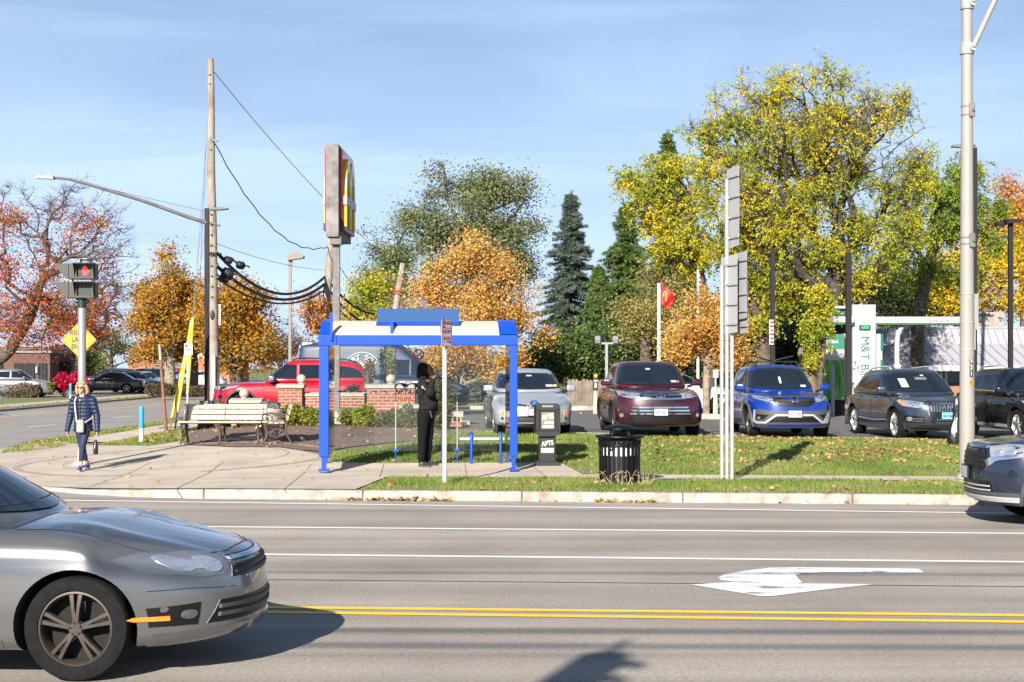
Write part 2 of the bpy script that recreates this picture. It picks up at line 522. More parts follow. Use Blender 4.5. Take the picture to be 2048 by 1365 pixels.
 def wheels(s,root,rim=M_ALLOY,spokes=5,style='spoke',hub=True,rimr=0.68,lowq=False):
  S=s.S;r=S['wr'];w=S.get('ww',0.225);out=[]
  n=24 if lowq else 48
  for ax in(S['af'],S['ar']):
   for sd in(1,-1):
    yc=sd*(s.W/2-w/2-S.get('inset',0.035))
    rr=r*rimr
    mb=MB()
    prof=[(rr*0.98,-w*.40),(rr*1.03,-w*.47),(r*.86,-w*.5),(r*.96,-w*.44),(r*.995,-w*.34),(r,-w*.2),(r,w*.2),(r*.995,w*.34),(r*.96,w*.44),(r*.86,w*.5),(rr*1.03,w*.47),(rr*.98,w*.40)]
    mb.lathe(prof,n,(ax,yc,r),'y',close=True)
    wh=mb.build('wheel',M_TYRE,root,smooth=35)
    rb=MB();yo=yc+sd*w*0.40
    rb.lathe([(rr*.99,0.0),(rr*1.0,sd*.012),(rr*.95,sd*.014),(rr*.90,-sd*.01),(rr*.88,-sd*w*.55),(rr*.99,-sd*w*.55)],n,(ax,yo,r),'y',close=True,mi=0)
    rb.lathe([(0.0,-sd*w*.5),(rr*.93,-sd*w*.5),(rr*.93,-sd*w*.45),(0.0,-sd*w*.45)],n,(ax,yo,r),'y',mi=1)
    rb.lathe([(0.0,sd*.012),(rr*.17,sd*.012),(rr*.22,-sd*.005),(rr*.22,-sd*.05)],20,(ax,yo,r),'y',mi=0)
    k=spokes
    for i in range(k):
     a0=2*PI*(i+.25)/k
     offs=((-.13,.13)if style=='twin' else(0,))
     for of in offs:
      a=a0+of
      wd0=rr*(.26 if style=='spoke' else .13);wd1=rr*(.30 if style=='spoke' else .15)
      if style=='thin':wd0=rr*.10;wd1=rr*.13
      u=Vector((math.cos(a),0,math.sin(a)));vv=Vector((-math.sin(a),0,math.cos(a)))
      c=Vector((ax,yo,r));Y=Vector((0,sd,0))
      vs=[]
      for(rad,wd,y0,y1)in((rr*.16,wd0,.008,-.03),(rr*.55,wd0*.82,.012,-.03),(rr*.95,wd1,.002,-.03)):
       for sg in(-1,1):
        vs.append(c+u*rad+vv*wd/2*sg+Y*y1)
        vs.append(c+u*rad+vv*wd/2*sg*.75+Y*y0)
      fs=[]
      for q in(0,4):
       fs+=[(q+1,q+3,q+7,q+5),(q,q+1,q+5,q+4),(q+3,q+2,q+6,q+7),(q+2,q,q+4,q+6)]
      rb.add(vs,fs,0)
    if not lowq:
     for i in range(5):
      a=2*PI*i/5+.4
      c=Vector((ax+math.cos(a)*rr*.15,yo+sd*.012,r+math.sin(a)*rr*.15))
      rb.cyl(c,c+Vector((0,sd*.008,0)),rr*.025,n=6,mi=1)
    rb.build('rim',[rim,M_WELL],wh,smooth=35)
    out.append(wh)
  return out
 def mirrors(s,root,x,z,m=None,size=(0.12,0.22,0.15),y=None):
  for sd in(1,-1):
   V,Fc=rounded_block(1,1,1,0.28,4,4,4)
   V=V*np.array(size);V[:,2]-=size[2]/2
   yy=(y if y is not None else s.W/2+0.06)
   V[:,0]-=0.06*(V[:,1]/size[1]*sd+.5)
   V+=np.array((x,sd*yy,z))
   mb=MB();mb.add(V,Fc,0)
   mb.bar((x-.02,sd*(yy-size[1]*.45),z-size[2]*.38),(x+.0,sd*(s.S['gw'][0]/2-.03),z-size[2]*.6),.07,.05,mi=1)
   mo=mb.build('wing_mirror',[m or s.paint,M_TRIM],root,smooth=40)
   g=MB();g.box((x-size[0]/2-.035,sd*yy,z),(.012,size[1]*.8,size[2]*.75),mi=0,bev=.004);g.build('mirror_glass',M_CHROME,mo)
 def plate(s,root,txt,z,m=M_PLATE,tm=M_PLATET,yoff=0.0,axis='f',size=(0.305,0.152),tsize=0.085):
  p,n=s.cast(axis,yoff,z,'l')
  sg=1 if axis=='f' else-1
  mb=MB();x=p.x+sg*0.03
  mb.box((x,yoff,z),(.014,size[0],size[1]),bev=.004)
  o=mb.build('licence_plate',m,root)
  fr=MB()
  for(a,b)in(((-.5,-.5),(.5,-.5)),((.5,-.5),(.5,.5)),((.5,.5),(-.5,.5)),((-.5,.5),(-.5,-.5))):
   fr.bar((x+sg*.004,yoff+a[0]*(size[0]+.012),z+a[1]*(size[1]+.012)),(x+sg*.004,yoff+b[0]*(size[0]+.012),z+b[1]*(size[1]+.012)),.012,.014)
  fr.bar((x-sg*.045,yoff,z),(x-sg*.005,yoff,z),.12,.08)
  fr.build('plate_frame',M_TRIM,o)
  if txt:text('plate_number',txt,tm,(x+sg*.010,yoff,z-.008),tsize,.004,o,face='+x' if sg>0 else '-x',bold=.012,sx=.82)
  return o
def mirror_poly(p):return[(-a,b)for a,b in p][::-1]
def place(root,px,depth,rotz,z=None):
 x=(px-CX)/F*depth
 root.location=(x,depth,H(x,depth)if z is None else z);root.rotation_euler=(0,0,rotz)
def ell(cy,cz,ry,rz,n=20):return[(cy+ry*math.cos(2*PI*i/n),cz+rz*math.sin(2*PI*i/n))for i in range(n)]
def rect(a,b,c,d):return[(a,c),(b,c),(b,d),(a,d)]
def glasswork(c,root,win=None,rear=True,wz=(0.045,0.10),ww=(0.93,0.90)):
 S=c.S
 zb=S['belt']+wz[0];zt=S['H']-wz[1]
 h0=S['gw'][0]/2*ww[0];h1=S['gw'][1]/2*ww[1]
 zm=(zb+zt)/2
 poly=[(-h0,zb+.01),(-h0*.5,zb-.012),(0,zb-.02),(h0*.5,zb-.012),(h0,zb+.01),((h0+h1)/2+.02,zm),(h1,zt-.03),(h1-.05,zt),(0,zt+.015),(-h1+.05,zt),(-h1,zt-.03),(-(h0+h1)/2-.02,zm)]
 ws=c.panel('windshield',M_GLASS,poly,'f',root,off=.012,which='g',step=.07)
 if rear:c.panel('rear_window',M_GLASS,[(a*.92,zb+.06+(b-zb)*.9)for a,b in poly],'b',root,off=.004,which='g',step=.14)
 for w in(win if win is not None else S.get('win',[])):
  c.both('side_window',M_GLASS,w,'l',root,off=.011,which='g',step=.08)
 tmp=[c.strip([(-h0*.9,zb+.025),(-h0*.1,zb+.02)],.018,'f','g',M_TRIM,.01),c.strip([(-h0*.0,zb+.03),(h0*.75,zb+.03)],.018,'f','g',M_TRIM,.01)]
 wp=tmp[0];wp.name='wiper';wp.parent=root;tmp[1].name='wiper';tmp[1].parent=root
 return ws
def dress(c,root,body,doors=True):
 S=c.S;seams=[]
 for d in S.get('doors',[]):
  for ax in 'lr':seams.append(c.strip(d,.010,ax,'l',closed=True))
 hl=S.get('hoodline')
 if hl:seams.append(c.strip(hl,.010,'f','l'));seams.append(c.strip([(-a,b)for a,b in hl],.010,'f','l'))
 hs=S.get('hoodside')
 if hs:
  for ax in 'lr':seams.append(c.strip(hs,.009,ax,'l'))
 c.join_into(body,seams)
 if doors:
  for d in S.get('doors',[]):
   a,b=c.both('door',c.paint,d,'l',root,off=.0022,step=.13,thick=.004)
   for o,sd in((a,1),(b,-1)):
    xs=[p[0]for p in d];hx=min(xs)+.16;hz=S['belt']-.10
    p,n=c.cast('l' if sd>0 else 'r',hx,hz,'l')
    mb=MB();mb.bar(p+n*.035+Vector((-.09,0,0)),p+n*.035+Vector((.09,0,0)),.028,.03,bev=.008)
    mb.bar(p,p+n*.035,.03,.02);
    mb.build('handle',S.get('handlem',c.paint),o)
 if S.get('rails'):
  for sd in(1,-1):
   pts=[]
   for x,dz in S['rails']:
    p,n=c.cast('z',x,sd*S['gw'][1]/2*.80,'g');pts.append(p+Vector((0,0,dz)))
   mb=MB();mb.tube(pts,.018,8);mb.build('roof_rail',S.get('railm',M_TRIM),root,smooth=50)
 if S.get('sill'):
  for o in c.both('sill',S.get('sillm',M_GREYP),S['sill'],'l',root,off=.008,step=.2):pass
 if S.get('archtrim'):
  for ax in(S['af'],S['ar']):
   r0=S['wr']*S.get('arch',1.13)
   for sd,an in((1,'l'),(-1,'r')):
    pts=[]
    for i in range(19):
     a=R(-12+204*i/18)
     p,n=c.cast(an,ax+r0*math.cos(a)*1.05,S['wr']+r0*math.sin(a)*1.05,'l')
     pts.append(p+Vector((0,sd*.004,0)))
    mb=MB();mb.tube(pts,S['archtrim'],6);mb.build('arch_trim',S.get('archm',M_GREYP),root,smooth=60)
def beam_lamp(c,root,poly,axis='f',m=M_LAMP,inner=(),off=.006,step=.06,amber=None):
 """pair of headlights: lens, and round reflectors in it"""
 a,b=c.both('headlight',m,poly,axis,root,off=off,step=step)
 for o,sg in((a,1),(b,-1)):
  for(y,z,r,mm)in inner:
   c.panel('lamp_bowl',mm,ell(sg*y,z,r,r,14),axis,o,off=off+.006,step=.05,thick=.006)
  if amber:c.panel('turn_lens',M_AMBER,amber if sg>0 else mirror_poly(amber),axis,o,off=off+.005,step=.05,thick=.005)
 return a,b
def bars(c,root,parent,zs,hw,hgt,m,taper=0.0,off=.016):
 for i,z in enumerate(zs):
  w=hw+taper*i
  c.panel('grille_bar',m,rect(-w,w,z-hgt/2,z+hgt/2),'f',parent,off=off,step=.1,thick=.015)
def sticker(c,root,y,z,w,h,m,which='g',off=.016):
 c.panel('sticker',m,rect(y-w/2,y+w/2,z-h/2,z+h/2),'f',root,off=off,which=which,step=.1,thick=.002)
def put_front(root,S,px,depth,psi,z):
 """front centre of the car at a pixel column and depth, heading to the camera turned by psi degrees"""
 fx=(px-CX)/F*depth;h=Vector((math.sin(R(psi)),-math.cos(R(psi)),0))
 root.location=Vector((fx,depth,0))-h*S['L']/2+Vector((0,0,z));root.rotation_euler=(0,0,R(-90+psi))
SUVSIDE=[(.12,.90),(.28,.965),(.45,.995),(.62,1.0),(.78,.985),(.92,.955),(1.05,.90)]
# ---- silver hatchback -----------------
def silver_hatch():
 P=paint('paint_silver',(0.40,0.41,0.44),metal=.5,rough=.3)
 S=dict(L=4.46,W=1.83,H=1.49,af=1.30,ar=-1.40,wr=.31,ww=.2,ref=1.0,paint=P,top=[(-2.23,.98),(-1.8,1.08),(-1.0,1.04),(0,1.0),(1.0,.97),(1.5,.93),(1.9,.84),(2.23,.70)],bot=[(-2.23,.32),(-1.7,.2),(1.6,.18),(2.23,.2)],nose=[(.15,-.07),(.3,-.0),(.5,-.01),(.62,-.04),(.75,-.16),(.9,-.4)],tail=[(.2,-.12),(.5,0),(.8,-.04),(1.0,-.12)],side=[(.15,.92),(.3,.975),(.5,1.0),(.7,.99),(.85,.96),(1.05,.90)],wind=(1.28,.12),rear=(-2.1,-1.25),belt=.99,gw=(1.64,1.20),roof=[(-1.4,-.07),(-.6,-.02),(0,0),(.4,-.03)],planf=.06,plan=.15,plan4=.05,crown=.07,hoodline=None,gplan=.2,win=[[(.95,1.06),(-.05,1.08),(-.05,1.37),(.15,1.36)],[(-.12,1.08),(-1.0,1.12),(-.95,1.33),(-.12,1.37)]],doors=[[(.95,.35),(.95,.94),(-.08,.96),(-.08,.3)],[(-.1,.3),(-.1,.96),(-1.0,.98),(-1.1,.75),(-.95,.5),(-.8,.3)]])
 c=Car(S);t=thing('parked_hatchback','silver hatchback parked nose-out behind the bus shelter and newspaper box','car')
 b=c.body(t);ws=glasswork(c,t,wz=(.03,.12));dress(c,t,b)
 beam_lamp(c,t,[(.52,.66),(.60,.80),(.70,.86),(.80,.84),(.815,.74),(.76,.66),(.6,.63)],inner=[(.61,.715,.055,M_LAMPIN),(.725,.745,.05,M_LAMPIN)],m=M_LAMP)
 g=c.panel('grille',M_GRILLE,[(-.40,.69),(-.38,.655),(-.1,.61),(.1,.61),(.38,.655),(.40,.69),(.12,.665),(-.12,.665)],'f',t,off=.004)
 g2=c.panel('lower_grille',M_GRILLE,[(-.55,.40),(-.52,.28),(.52,.28),(.55,.40),(.3,.42),(-.3,.42)],'f',t,off=.004)
 bars(c,t,g2,[.31,.34,.37],.52,.012,M_GREYP)
 c.panel('badge',M_CHROME,ell(0,.70,.10,.065),'f',t,off=.012,step=.05)
 c.panel('badge_centre',mat('badge_blue',(.05,.18,.42),.2,coat=1),ell(0,.70,.055,.030),'f',t,off=.018,step=.05)
 for o in c.both('fog_bezel',M_SILVP,rect(.665,.765,.30,.55),'f',t,off=.005):pass
 for y in(.715,-.715):
  c.panel('turn_lens',M_AMBER,rect(y-.03,y+.03,.43,.53),'f',t,off=.012,step=.05)
  c.panel('fog_lamp',M_LAMPDK,ell(y,.365,.035,.045),'f',t,off=.012,step=.05)
 c.plate(t,'WEB',.51,tsize=.075)
 c.panel('lower_lip',M_TRIM,[(-.78,.26),(-.75,.17),(.75,.17),(.78,.26),(.5,.25),(-.5,.25)],'f',t,off=.006)
 sticker(c,ws,.46,1.08,.17,.05,M_STICK);sticker(c,ws,.60,1.08,.08,.045,M_STICKY)
 sticker(c,ws,.02,1.31,.13,.03,M_STICK)
 c.mirrors(t,.98,1.03);c.wheels(t,M_ALLOY,5,'twin')
 put_front(t,S,1070,33.7,4.5,.41);return t
 # ---- maroon SUV ----------
def maroon_suv():
 P=paint('paint_maroon',(0.048,0.004,0.010),metal=.3,rough=.3)
 S=dict(L=4.89,W=2.0,H=1.72,af=1.47,ar=-1.32,wr=.375,ww=.24,ref=1.1,paint=P,r=.10,top=[(-2.45,1.08),(-1.5,1.15),(0,1.12),(1.0,1.12),(1.5,1.10),(2.0,1.06),(2.45,.99)],bot=[(-2.45,.42),(-1.8,.26),(1.8,.24),(2.45,.25)],nose=[(.2,-.08),(.32,-.01),(.5,0),(.7,-.02),(.85,-.06),(.95,-.14),(1.0,-.3)],tail=[(.2,-.1),(.5,0),(.9,-.05),(1.05,-.12)],side=SUVSIDE,wind=(1.18,.38),rear=(-2.3,-1.85),belt=1.13,gw=(1.72,1.34),roof=[(-2.0,-.07),(-1,-.01),(-.2,0),(.5,-.035)],planf=.045,plan=.10,plan4=.045,crown=.06,crease=.02,gplan=.16,win=[[(.85,1.19),(-.02,1.2),(-.02,1.58),(.36,1.57)],[(-.1,1.2),(-.98,1.22),(-.98,1.56),(-.1,1.58)],[(-1.06,1.22),(-1.8,1.3),(-1.72,1.5),(-1.06,1.55)]],doors=[[(.95,.42),(.98,1.05),(-.03,1.07),(-.03,.4)],[(-.06,.4),(-.06,1.07),(-1.0,1.09),(-1.08,.85),(-.95,.6),(-.8,.4)]],sill=[(1.0,.28),(1.0,.38),(-.85,.38),(-.85,.28)],archtrim=.022,archm=M_TRIM,hoodline=[(0,1.035),(.45,1.045),(.62,1.075)])
 c=Car(S);t=thing('parked_suv','maroon SUV parked nose-out behind the black litter bin','car')
 b=c.body(t);ws=glasswork(c,t);dress(c,t,b)
 g=c.panel('grille',M_GRILLE,[(-.52,.79),(-.42,1.0),(.42,1.0),(.52,.79),(.3,.77),(-.3,.77)],'f',t,off=.004)
 for z,w in((.945,.45),(.865,.52)):
  c.panel('grille_bar',M_CHROME,[(-w,z-.012),(-w+.05,z+.028),(-.1,z+.012),(.1,z+.012),(w-.05,z+.028),(w,z-.012),(.1,z-.018),(-.1,z-.018)],'f',g,off=.02,step=.08,thick=.02)
 c.panel('badge',M_CHROME,ell(0,.915,.095,.068),'f',t,off=.028,step=.05)
 c.panel('badge_centre',M_GRILLE,ell(-.045,.915,.022,.045,12),'f',t,off=.034,step=.05);c.panel('badge_centre',M_GRILLE,ell(.045,.915,.022,.045,12),'f',t,off=.034,step=.05)
 beam_lamp(c,t,[(.43,.98),(.50,.87),(.70,.885),(.88,.93),(.93,1.04),(.90,1.08),(.75,1.03),(.55,1.0)],inner=[(.56,.935,.05,M_LAMPIN),(.68,.955,.052,M_LAMPIN)],amber=[(.84,.965),(.88,.97),(.90,1.03),(.86,1.02)])
 lg=c.panel('lower_grille',M_GRILLE,[(-.60,.71),(-.68,.50),(-.72,.37),(.72,.37),(.68,.50),(.60,.71)],'f',t,off=.005)
 for z,w in((.675,.62),(.605,.64),(.535,.665)):
  c.panel('grille_bar',M_CHROME,rect(-w,w,z-.017,z+.017),'f',lg,off=.024,step=.1,thick=.02)
 for z in(.46,.42,.39):c.panel('grille_bar',M_TRIM,rect(-.6,.6,z-.008,z+.008),'f',lg,off=.018,step=.12)
 c.panel('lower_bumper',M_TRIM,[(-.90,.40),(-.75,.355),(.75,.355),(.90,.40),(.88,.25),(-.88,.25)],'f',t,off=.012)
 for sg in(1,-1):
  q=[(.80,.60),(.90,.64),(.90,.44),(.74,.44)]
  o=c.panel('fog_bezel',M_TRIM,q if sg>0 else mirror_poly(q),'f',t,off=.004)
  c.panel('fog_lamp',M_LAMPIN,ell(sg*.845,.50,.045,.045,14),'f',o,off=.014,step=.05)
 c.plate(t,'APS-1651',.575,tsize=.075)
 sticker(c,ws,.50,1.235,.12,.045,M_STICK);sticker(c,ws,.60,1.23,.07,.04,M_STICKR);sticker(c,ws,-.06,1.52,.10,.035,M_STICK)
 c.mirrors(t,.92,1.22,size=(.14,.24,.16));c.wheels(t,M_ALLOYD,5,'spoke')
 put_front(t,S,1322,33.2,2.2,.36);return t
 # ---- bright blue SUV ----------------------
def blue_suv():
 P=paint('paint_blue',(0.004,0.032,0.26),metal=.35,rough=.28)
 S=dict(L=4.62,W=1.855,H=1.67,af=1.42,ar=-1.24,wr=.36,ww=.235,ref=1.05,paint=P,r=.10,top=[(-2.31,1.02),(-1.4,1.10),(0,1.07),(.9,1.07),(1.4,1.06),(1.9,1.0),(2.31,.93)],bot=[(-2.31,.42),(-1.7,.24),(1.7,.22),(2.31,.24)],nose=[(.2,-.08),(.3,-.01),(.45,0),(.65,-.02),(.82,-.05),(.93,-.14),(1.0,-.3)],tail=[(.2,-.1),(.5,0),(.9,-.05),(1.05,-.12)],side=SUVSIDE,wind=(1.22,.42),rear=(-2.15,-1.6),belt=1.07,gw=(1.60,1.22),roof=[(-1.8,-.08),(-1,-.015),(-.2,0),(.5,-.03)],planf=.06,plan=.12,plan4=.05,crown=.06,crease=.022,gplan=.17,win=[[(.85,1.13),(-.02,1.14),(-.02,1.53),(.36,1.52)],[(-.1,1.14),(-.95,1.17),(-.95,1.5),(-.1,1.53)],[(-1.02,1.2),(-1.6,1.3),(-1.5,1.45),(-1.02,1.48)]],doors=[[(.92,.42),(.95,1.0),(-.03,1.02),(-.03,.4)],[(-.06,.4),(-.06,1.02),(-.95,1.04),(-1.0,.85),(-.88,.6),(-.75,.4)]],sill=[(.98,.26),(.98,.40),(-.82,.40),(-.82,.26)],archtrim=.03,archm=M_GREYP,hoodline=[(0,.955),(.45,.965),(.66,.99)],rails=[(.25,-.0),(.15,.07),(-.3,.085),(-1.0,.085),(-1.4,.06),(-1.5,0)])
 c=Car(S);t=thing('parked_suv','bright blue SUV with a roof rack parked behind the metal sign posts','car')
 b=c.body(t);ws=glasswork(c,t);dress(c,t,b)
 g=c.panel('grille',M_GRILLE,[(-.43,.93),(-.49,.86),(-.38,.755),(-.30,.72),(.30,.72),(.38,.755),(.49,.86),(.43,.93)],'f',t,off=.004)
 for z in(.755,.785,.815):c.panel('grille_bar',M_TRIM,rect(-.34,.34,z-.006,z+.006),'f',g,off=.012,step=.1)
 c.panel('grille_bar',M_TRIM,[(-.47,.90),(-.47,.85),(-.1,.825),(.1,.825),(.47,.85),(.47,.90),(.1,.87),(-.1,.87)],'f',g,off=.03,step=.07,thick=.02)
 c.panel('grille_bar',M_CHROME,rect(-.45,.45,.925,.94),'f',g,off=.018,step=.1,thick=.01)
 bd=c.panel('badge',M_CHROME,[(-.08,.925),(-.07,.81),(.07,.81),(.08,.925)],'f',t,off=.036,step=.05)
 for q in([(-.048,.915),(-.042,.875),(.042,.875),(.048,.915)],[(-.04,.858),(-.037,.82),(.037,.82),(.04,.858)]):
  c.panel('badge_gap',M_GRILLE,q,'f',bd,off=.042,step=.05)
 beam_lamp(c,t,[(.43,.905),(.50,.83),(.62,.84),(.80,.89),(.86,.97),(.84,1.0),(.70,.96),(.55,.935)],inner=[(.60,.888,.032,M_LAMPIN),(.72,.918,.042,M_LAMPIN)],m=M_LAMP)
 c.both('chrome_strip',M_CHROME,[(.43,.90),(.50,.825),(.64,.83),(.62,.815),(.49,.81),(.41,.895)],'f',t,off=.012)
 lb=c.panel('lower_bumper',M_GREYP,[(-.84,.66),(-.74,.665),(-.5,.63),(.5,.63),(.74,.665),(.84,.66),(.83,.36),(.78,.27),(-.78,.27),(-.83,.36)],'f',t,off=.008)
 c.panel('lower_grille',M_GRILLE,[(-.44,.50),(-.58,.38),(.58,.38),(.44,.50)],'f',lb,off=.014)
 c.panel('skid_strip',M_SILVP,[(-.84,.65),(-.86,.40),(-.80,.35),(-.62,.35),(-.40,.52),(.40,.52),(.62,.35),(.80,.35),(.86,.40),(.84,.65),(.815,.65),(.825,.42),(.78,.39),(.64,.39),(.42,.555),(-.42,.555),(-.64,.39),(-.78,.39),(-.825,.42),(-.815,.65)],'f',lb,off=.022,step=.07,thick=.02)
 for sg in(1,-1):
  q=[(.56,.54),(.80,.56),(.80,.44),(.68,.44)]
  o=c.panel('fog_bezel',M_GRILLE,q if sg>0 else mirror_poly(q),'f',lb,off=.014)
  c.panel('fog_lamp',M_LAMPIN,ell(sg*.755,.475,.03,.025,12),'f',o,off=.02,step=.05)
 c.plate(t,'KUY-7395',.565,tsize=.078)
 sticker(c,ws,.47,1.165,.13,.05,M_STICK);sticker(c,ws,-.05,1.3,.05,.15,mat('pale_green_tag',(.35,.6,.5),.5))
 mb=MB()
 for x in(.05,-.75):mb.bar((x,-.52,1.735),(x,.52,1.735),.06,.025,bev=.008)
 for x in(.05,-.75):
  for sd in(1,-1):mb.bar((x,sd*.5,1.735),(x,sd*.54,1.66),.05,.04)
 mb.bar((-.3,-.02,1.75),(-.1,.46,1.87),.05,.02);mb.bar((-.3,-.02,1.75),(-.1,-.50,1.87),.05,.02);mb.bar((-.62,.0,1.75),(-.62,-.42,1.87),.05,.02)
 mb.bar((.05,0,1.75),(-.75,0,1.75),.05,.03)
 mb.build('roof_rack',M_TRIM,t)
 c.mirrors(t,.95,1.14,size=(.13,.23,.16));c.wheels(t,M_ALLOYD,5,'twin')
 put_front(t,S,1590,33.3,1.2,.325);return t
 # ---- dark slate SUV --------
def slate_suv():
 P=paint('paint_slate',(0.032,0.048,0.072),metal=.5,rough=.25)
 S=dict(L=4.63,W=1.90,H=1.62,af=1.42,ar=-1.39,wr=.365,ww=.245,ref=1.05,paint=P,r=.10,handlem=P,top=[(-2.31,1.0),(-1.4,1.07),(0,1.05),(.9,1.04),(1.4,1.02),(1.9,.97),(2.31,.90)],bot=[(-2.31,.38),(-1.7,.22),(1.7,.21),(2.31,.24)],nose=[(.2,-.10),(.3,-.02),(.45,0),(.65,-.01),(.82,-.05),(.93,-.15),(1.0,-.3)],tail=[(.2,-.1),(.5,0),(.9,-.05),(1.05,-.12)],side=SUVSIDE,wind=(1.15,.30),rear=(-2.18,-1.55),belt=1.05,gw=(1.64,1.24),roof=[(-1.8,-.09),(-1,-.02),(-.2,0),(.5,-.03)],planf=.11,plan=.14,plan4=.05,crown=.07,crease=.018,gplan=.17,char=(.90,.012),win=[[(.80,1.10),(-.04,1.12),(-.04,1.48),(.28,1.47)],[(-.12,1.12),(-.95,1.14),(-.95,1.45),(-.12,1.48)],[(-1.03,1.15),(-1.65,1.22),(-1.45,1.39),(-1.03,1.43)]],doors=[[(.90,.40),(.92,.99),(-.06,1.0),(-.06,.38)],[(-.09,.38),(-.09,1.0),(-1.0,1.02),(-1.1,.85),(-.98,.6),(-.85,.38)]],rails=[(.1,-.0),(0,.05),(-.3,.06),(-1.2,.055),(-1.5,.03),(-1.6,-.01)],railm=M_SILVP,hoodline=[(0,.925),(.45,.935),(.7,.97)])
 c=Car(S);t=thing('parked_suv','dark slate SUV with slatted chrome grille behind the tall grey street pole','car')
 b=c.body(t);ws=glasswork(c,t);dress(c,t,b)
 tmp=[]
 for ax in 'lr':tmp.append(c.strip([(1.0,.45),(0,.42),(-.9,.45)],.02,ax,'l',M_SILVP,.004))
 c.join_into(b,tmp)
 gp=[(-.42,.90),(-.45,.84),(-.36,.46),(-.28,.43),(.28,.43),(.36,.46),(.45,.84),(.42,.90)]
 c.panel('grille_frame',M_CHROME,[(a*1.07,.665+(z-.665)*1.07)for a,z in gp],'f',t,off=.006)
 g=c.panel('grille',M_GRILLE,gp,'f',t,off=.012)
 for i in range(13):
  y=-.36+.06*i;k=1-.2*0
  z0=.47 if abs(y)<.3 else .66
  c.panel('grille_bar',M_CHROME,rect(y-.009,y+.009,z0,.88),'f',g,off=.026,step=.12,thick=.014)
 c.panel('plate_holder',M_GRILLE,rect(-.27,.27,.50,.66),'f',g,off=.034)
 for i in range(4):
  y=-.135+.09*i;mb=MB();p,n=c.cast('f',y,.78,'l')
  pts=[p+n*.045+Vector((0,.055*math.cos(a),.055*math.sin(a)))for a in[2*PI*j/20 for j in range(20)]]
  mb.tube(pts,.009,6,closed=True);mb.build('badge_ring',M_CHROME,g,smooth=60)
 beam_lamp(c,t,[(.50,.86),(.52,.76),(.62,.74),(.84,.78),(.88,.88),(.84,.925),(.68,.90)],inner=[(.60,.81,.042,M_LAMPIN),(.70,.825,.05,M_LAMPIN)],amber=[(.80,.78),(.85,.79),(.89,.89),(.86,.90)])
 for sg in(1,-1):
  q=[(.48,.55),(.50,.40),(.80,.42),(.86,.50),(.82,.58)]
  o=c.panel('intake',M_GRILLE,q if sg>0 else mirror_poly(q),'f',t,off=.006)
  for z in(.45,.50):c.panel('intake_bar',M_GREYP,rect(sg*.62-.1,sg*.62+.1,z-.01,z+.01),'f',o,off=.014,step=.1)
  c.panel('fog_lamp',M_LAMPIN,ell(sg*.765,.495,.05,.05,16),'f',o,off=.016,step=.05)
 c.panel('lower_bumper',M_TRIM,[(-.55,.37),(-.8,.26),(.8,.26),(.55,.37)],'f',t,off=.008)
 c.plate(t,'BE-37682',.575,m=M_PLATEB,tsize=.08)
 sticker(c,ws,-.42,1.28,.16,.2,M_STICK);sticker(c,ws,.02,1.38,.28,.06,M_CABIN);sticker(c,ws,.08,1.45,.08,.03,M_STICK)
 c.mirrors(t,.88,1.12,size=(.14,.22,.17));c.wheels(t,M_ALLOY,5,'twin',rimr=.72)
 put_front(t,S,1896,33.2,5.5,.28);return t
 # ---- black SUV at the edge ------------------
def black_suv():
 P=paint('paint_black',(0.008,0.008,0.009),metal=.2,rough=.2)
 S=dict(L=4.77,W=1.885,H=1.66,af=1.45,ar=-1.29,wr=.365,ww=.24,ref=1.05,paint=P,r=.11,handlem=M_CHROME,top=[(-2.38,1.0),(-1.4,1.10),(0,1.05),(.9,1.04),(1.4,1.02),(1.9,.97),(2.38,.88)],bot=[(-2.38,.38),(-1.7,.24),(1.7,.23),(2.38,.25)],nose=[(.2,-.10),(.3,-.02),(.45,0),(.65,-.02),(.82,-.07),(.93,-.18),(1.0,-.3)],tail=[(.2,-.1),(.5,0),(.9,-.05),(1.05,-.12)],side=SUVSIDE,wind=(1.2,.25),rear=(-2.25,-1.5),belt=1.06,gw=(1.64,1.22),roof=[(-1.8,-.10),(-1,-.02),(-.2,0),(.5,-.03)],planf=.12,plan=.14,plan4=.05,win=[[(.85,1.10),(-.02,1.12),(-.02,1.49),(.24,1.48)],[(-.1,1.12),(-.95,1.16),(-.95,1.46),(-.1,1.49)],[(-1.0,1.17),(-1.75,1.26),(-1.5,1.40),(-1.0,1.45)]],doors=[[(.92,.42),(.95,1.0),(-.04,1.01),(-.04,.40)],[(-.07,.40),(-.07,1.01),(-1.0,1.04),(-1.05,.85),(-.92,.6),(-.8,.40)]],rails=[(.1,-.0),(0,.06),(-.3,.07),(-1.2,.065),(-1.5,.03),(-1.6,-.01)],railm=M_SILVP,sill=[(1.0,.30),(1.0,.37),(-.85,.37),(-.85,.30)],sillm=M_SILVP)
 c=Car(S);t=thing('parked_suv','black SUV parked beside the dark slate SUV at the end of the row','car')
 b=c.body(t);ws=glasswork(c,t);dress(c,t,b)
 for o in c.both('window_trim',M_CHROME,[(.88,1.085),(.88,1.105),(-1.7,1.15),(-1.7,1.13)],'l',t,which='g',off=.014,step=.2):pass
 c.panel('grille',M_GRILLE,[(-.5,.86),(-.36,.5),(.36,.5),(.5,.86)],'f',t,off=.006)
 beam_lamp(c,t,[(.52,.84),(.56,.74),(.84,.82),(.86,.92),(.7,.90)],inner=[(.64,.82,.045,M_LAMPIN)])
 c.mirrors(t,.90,1.14,size=(.14,.24,.17));c.wheels(t,M_ALLOY,5,'spoke')
 put_front(t,S,2150,33.0,7,.26);return t
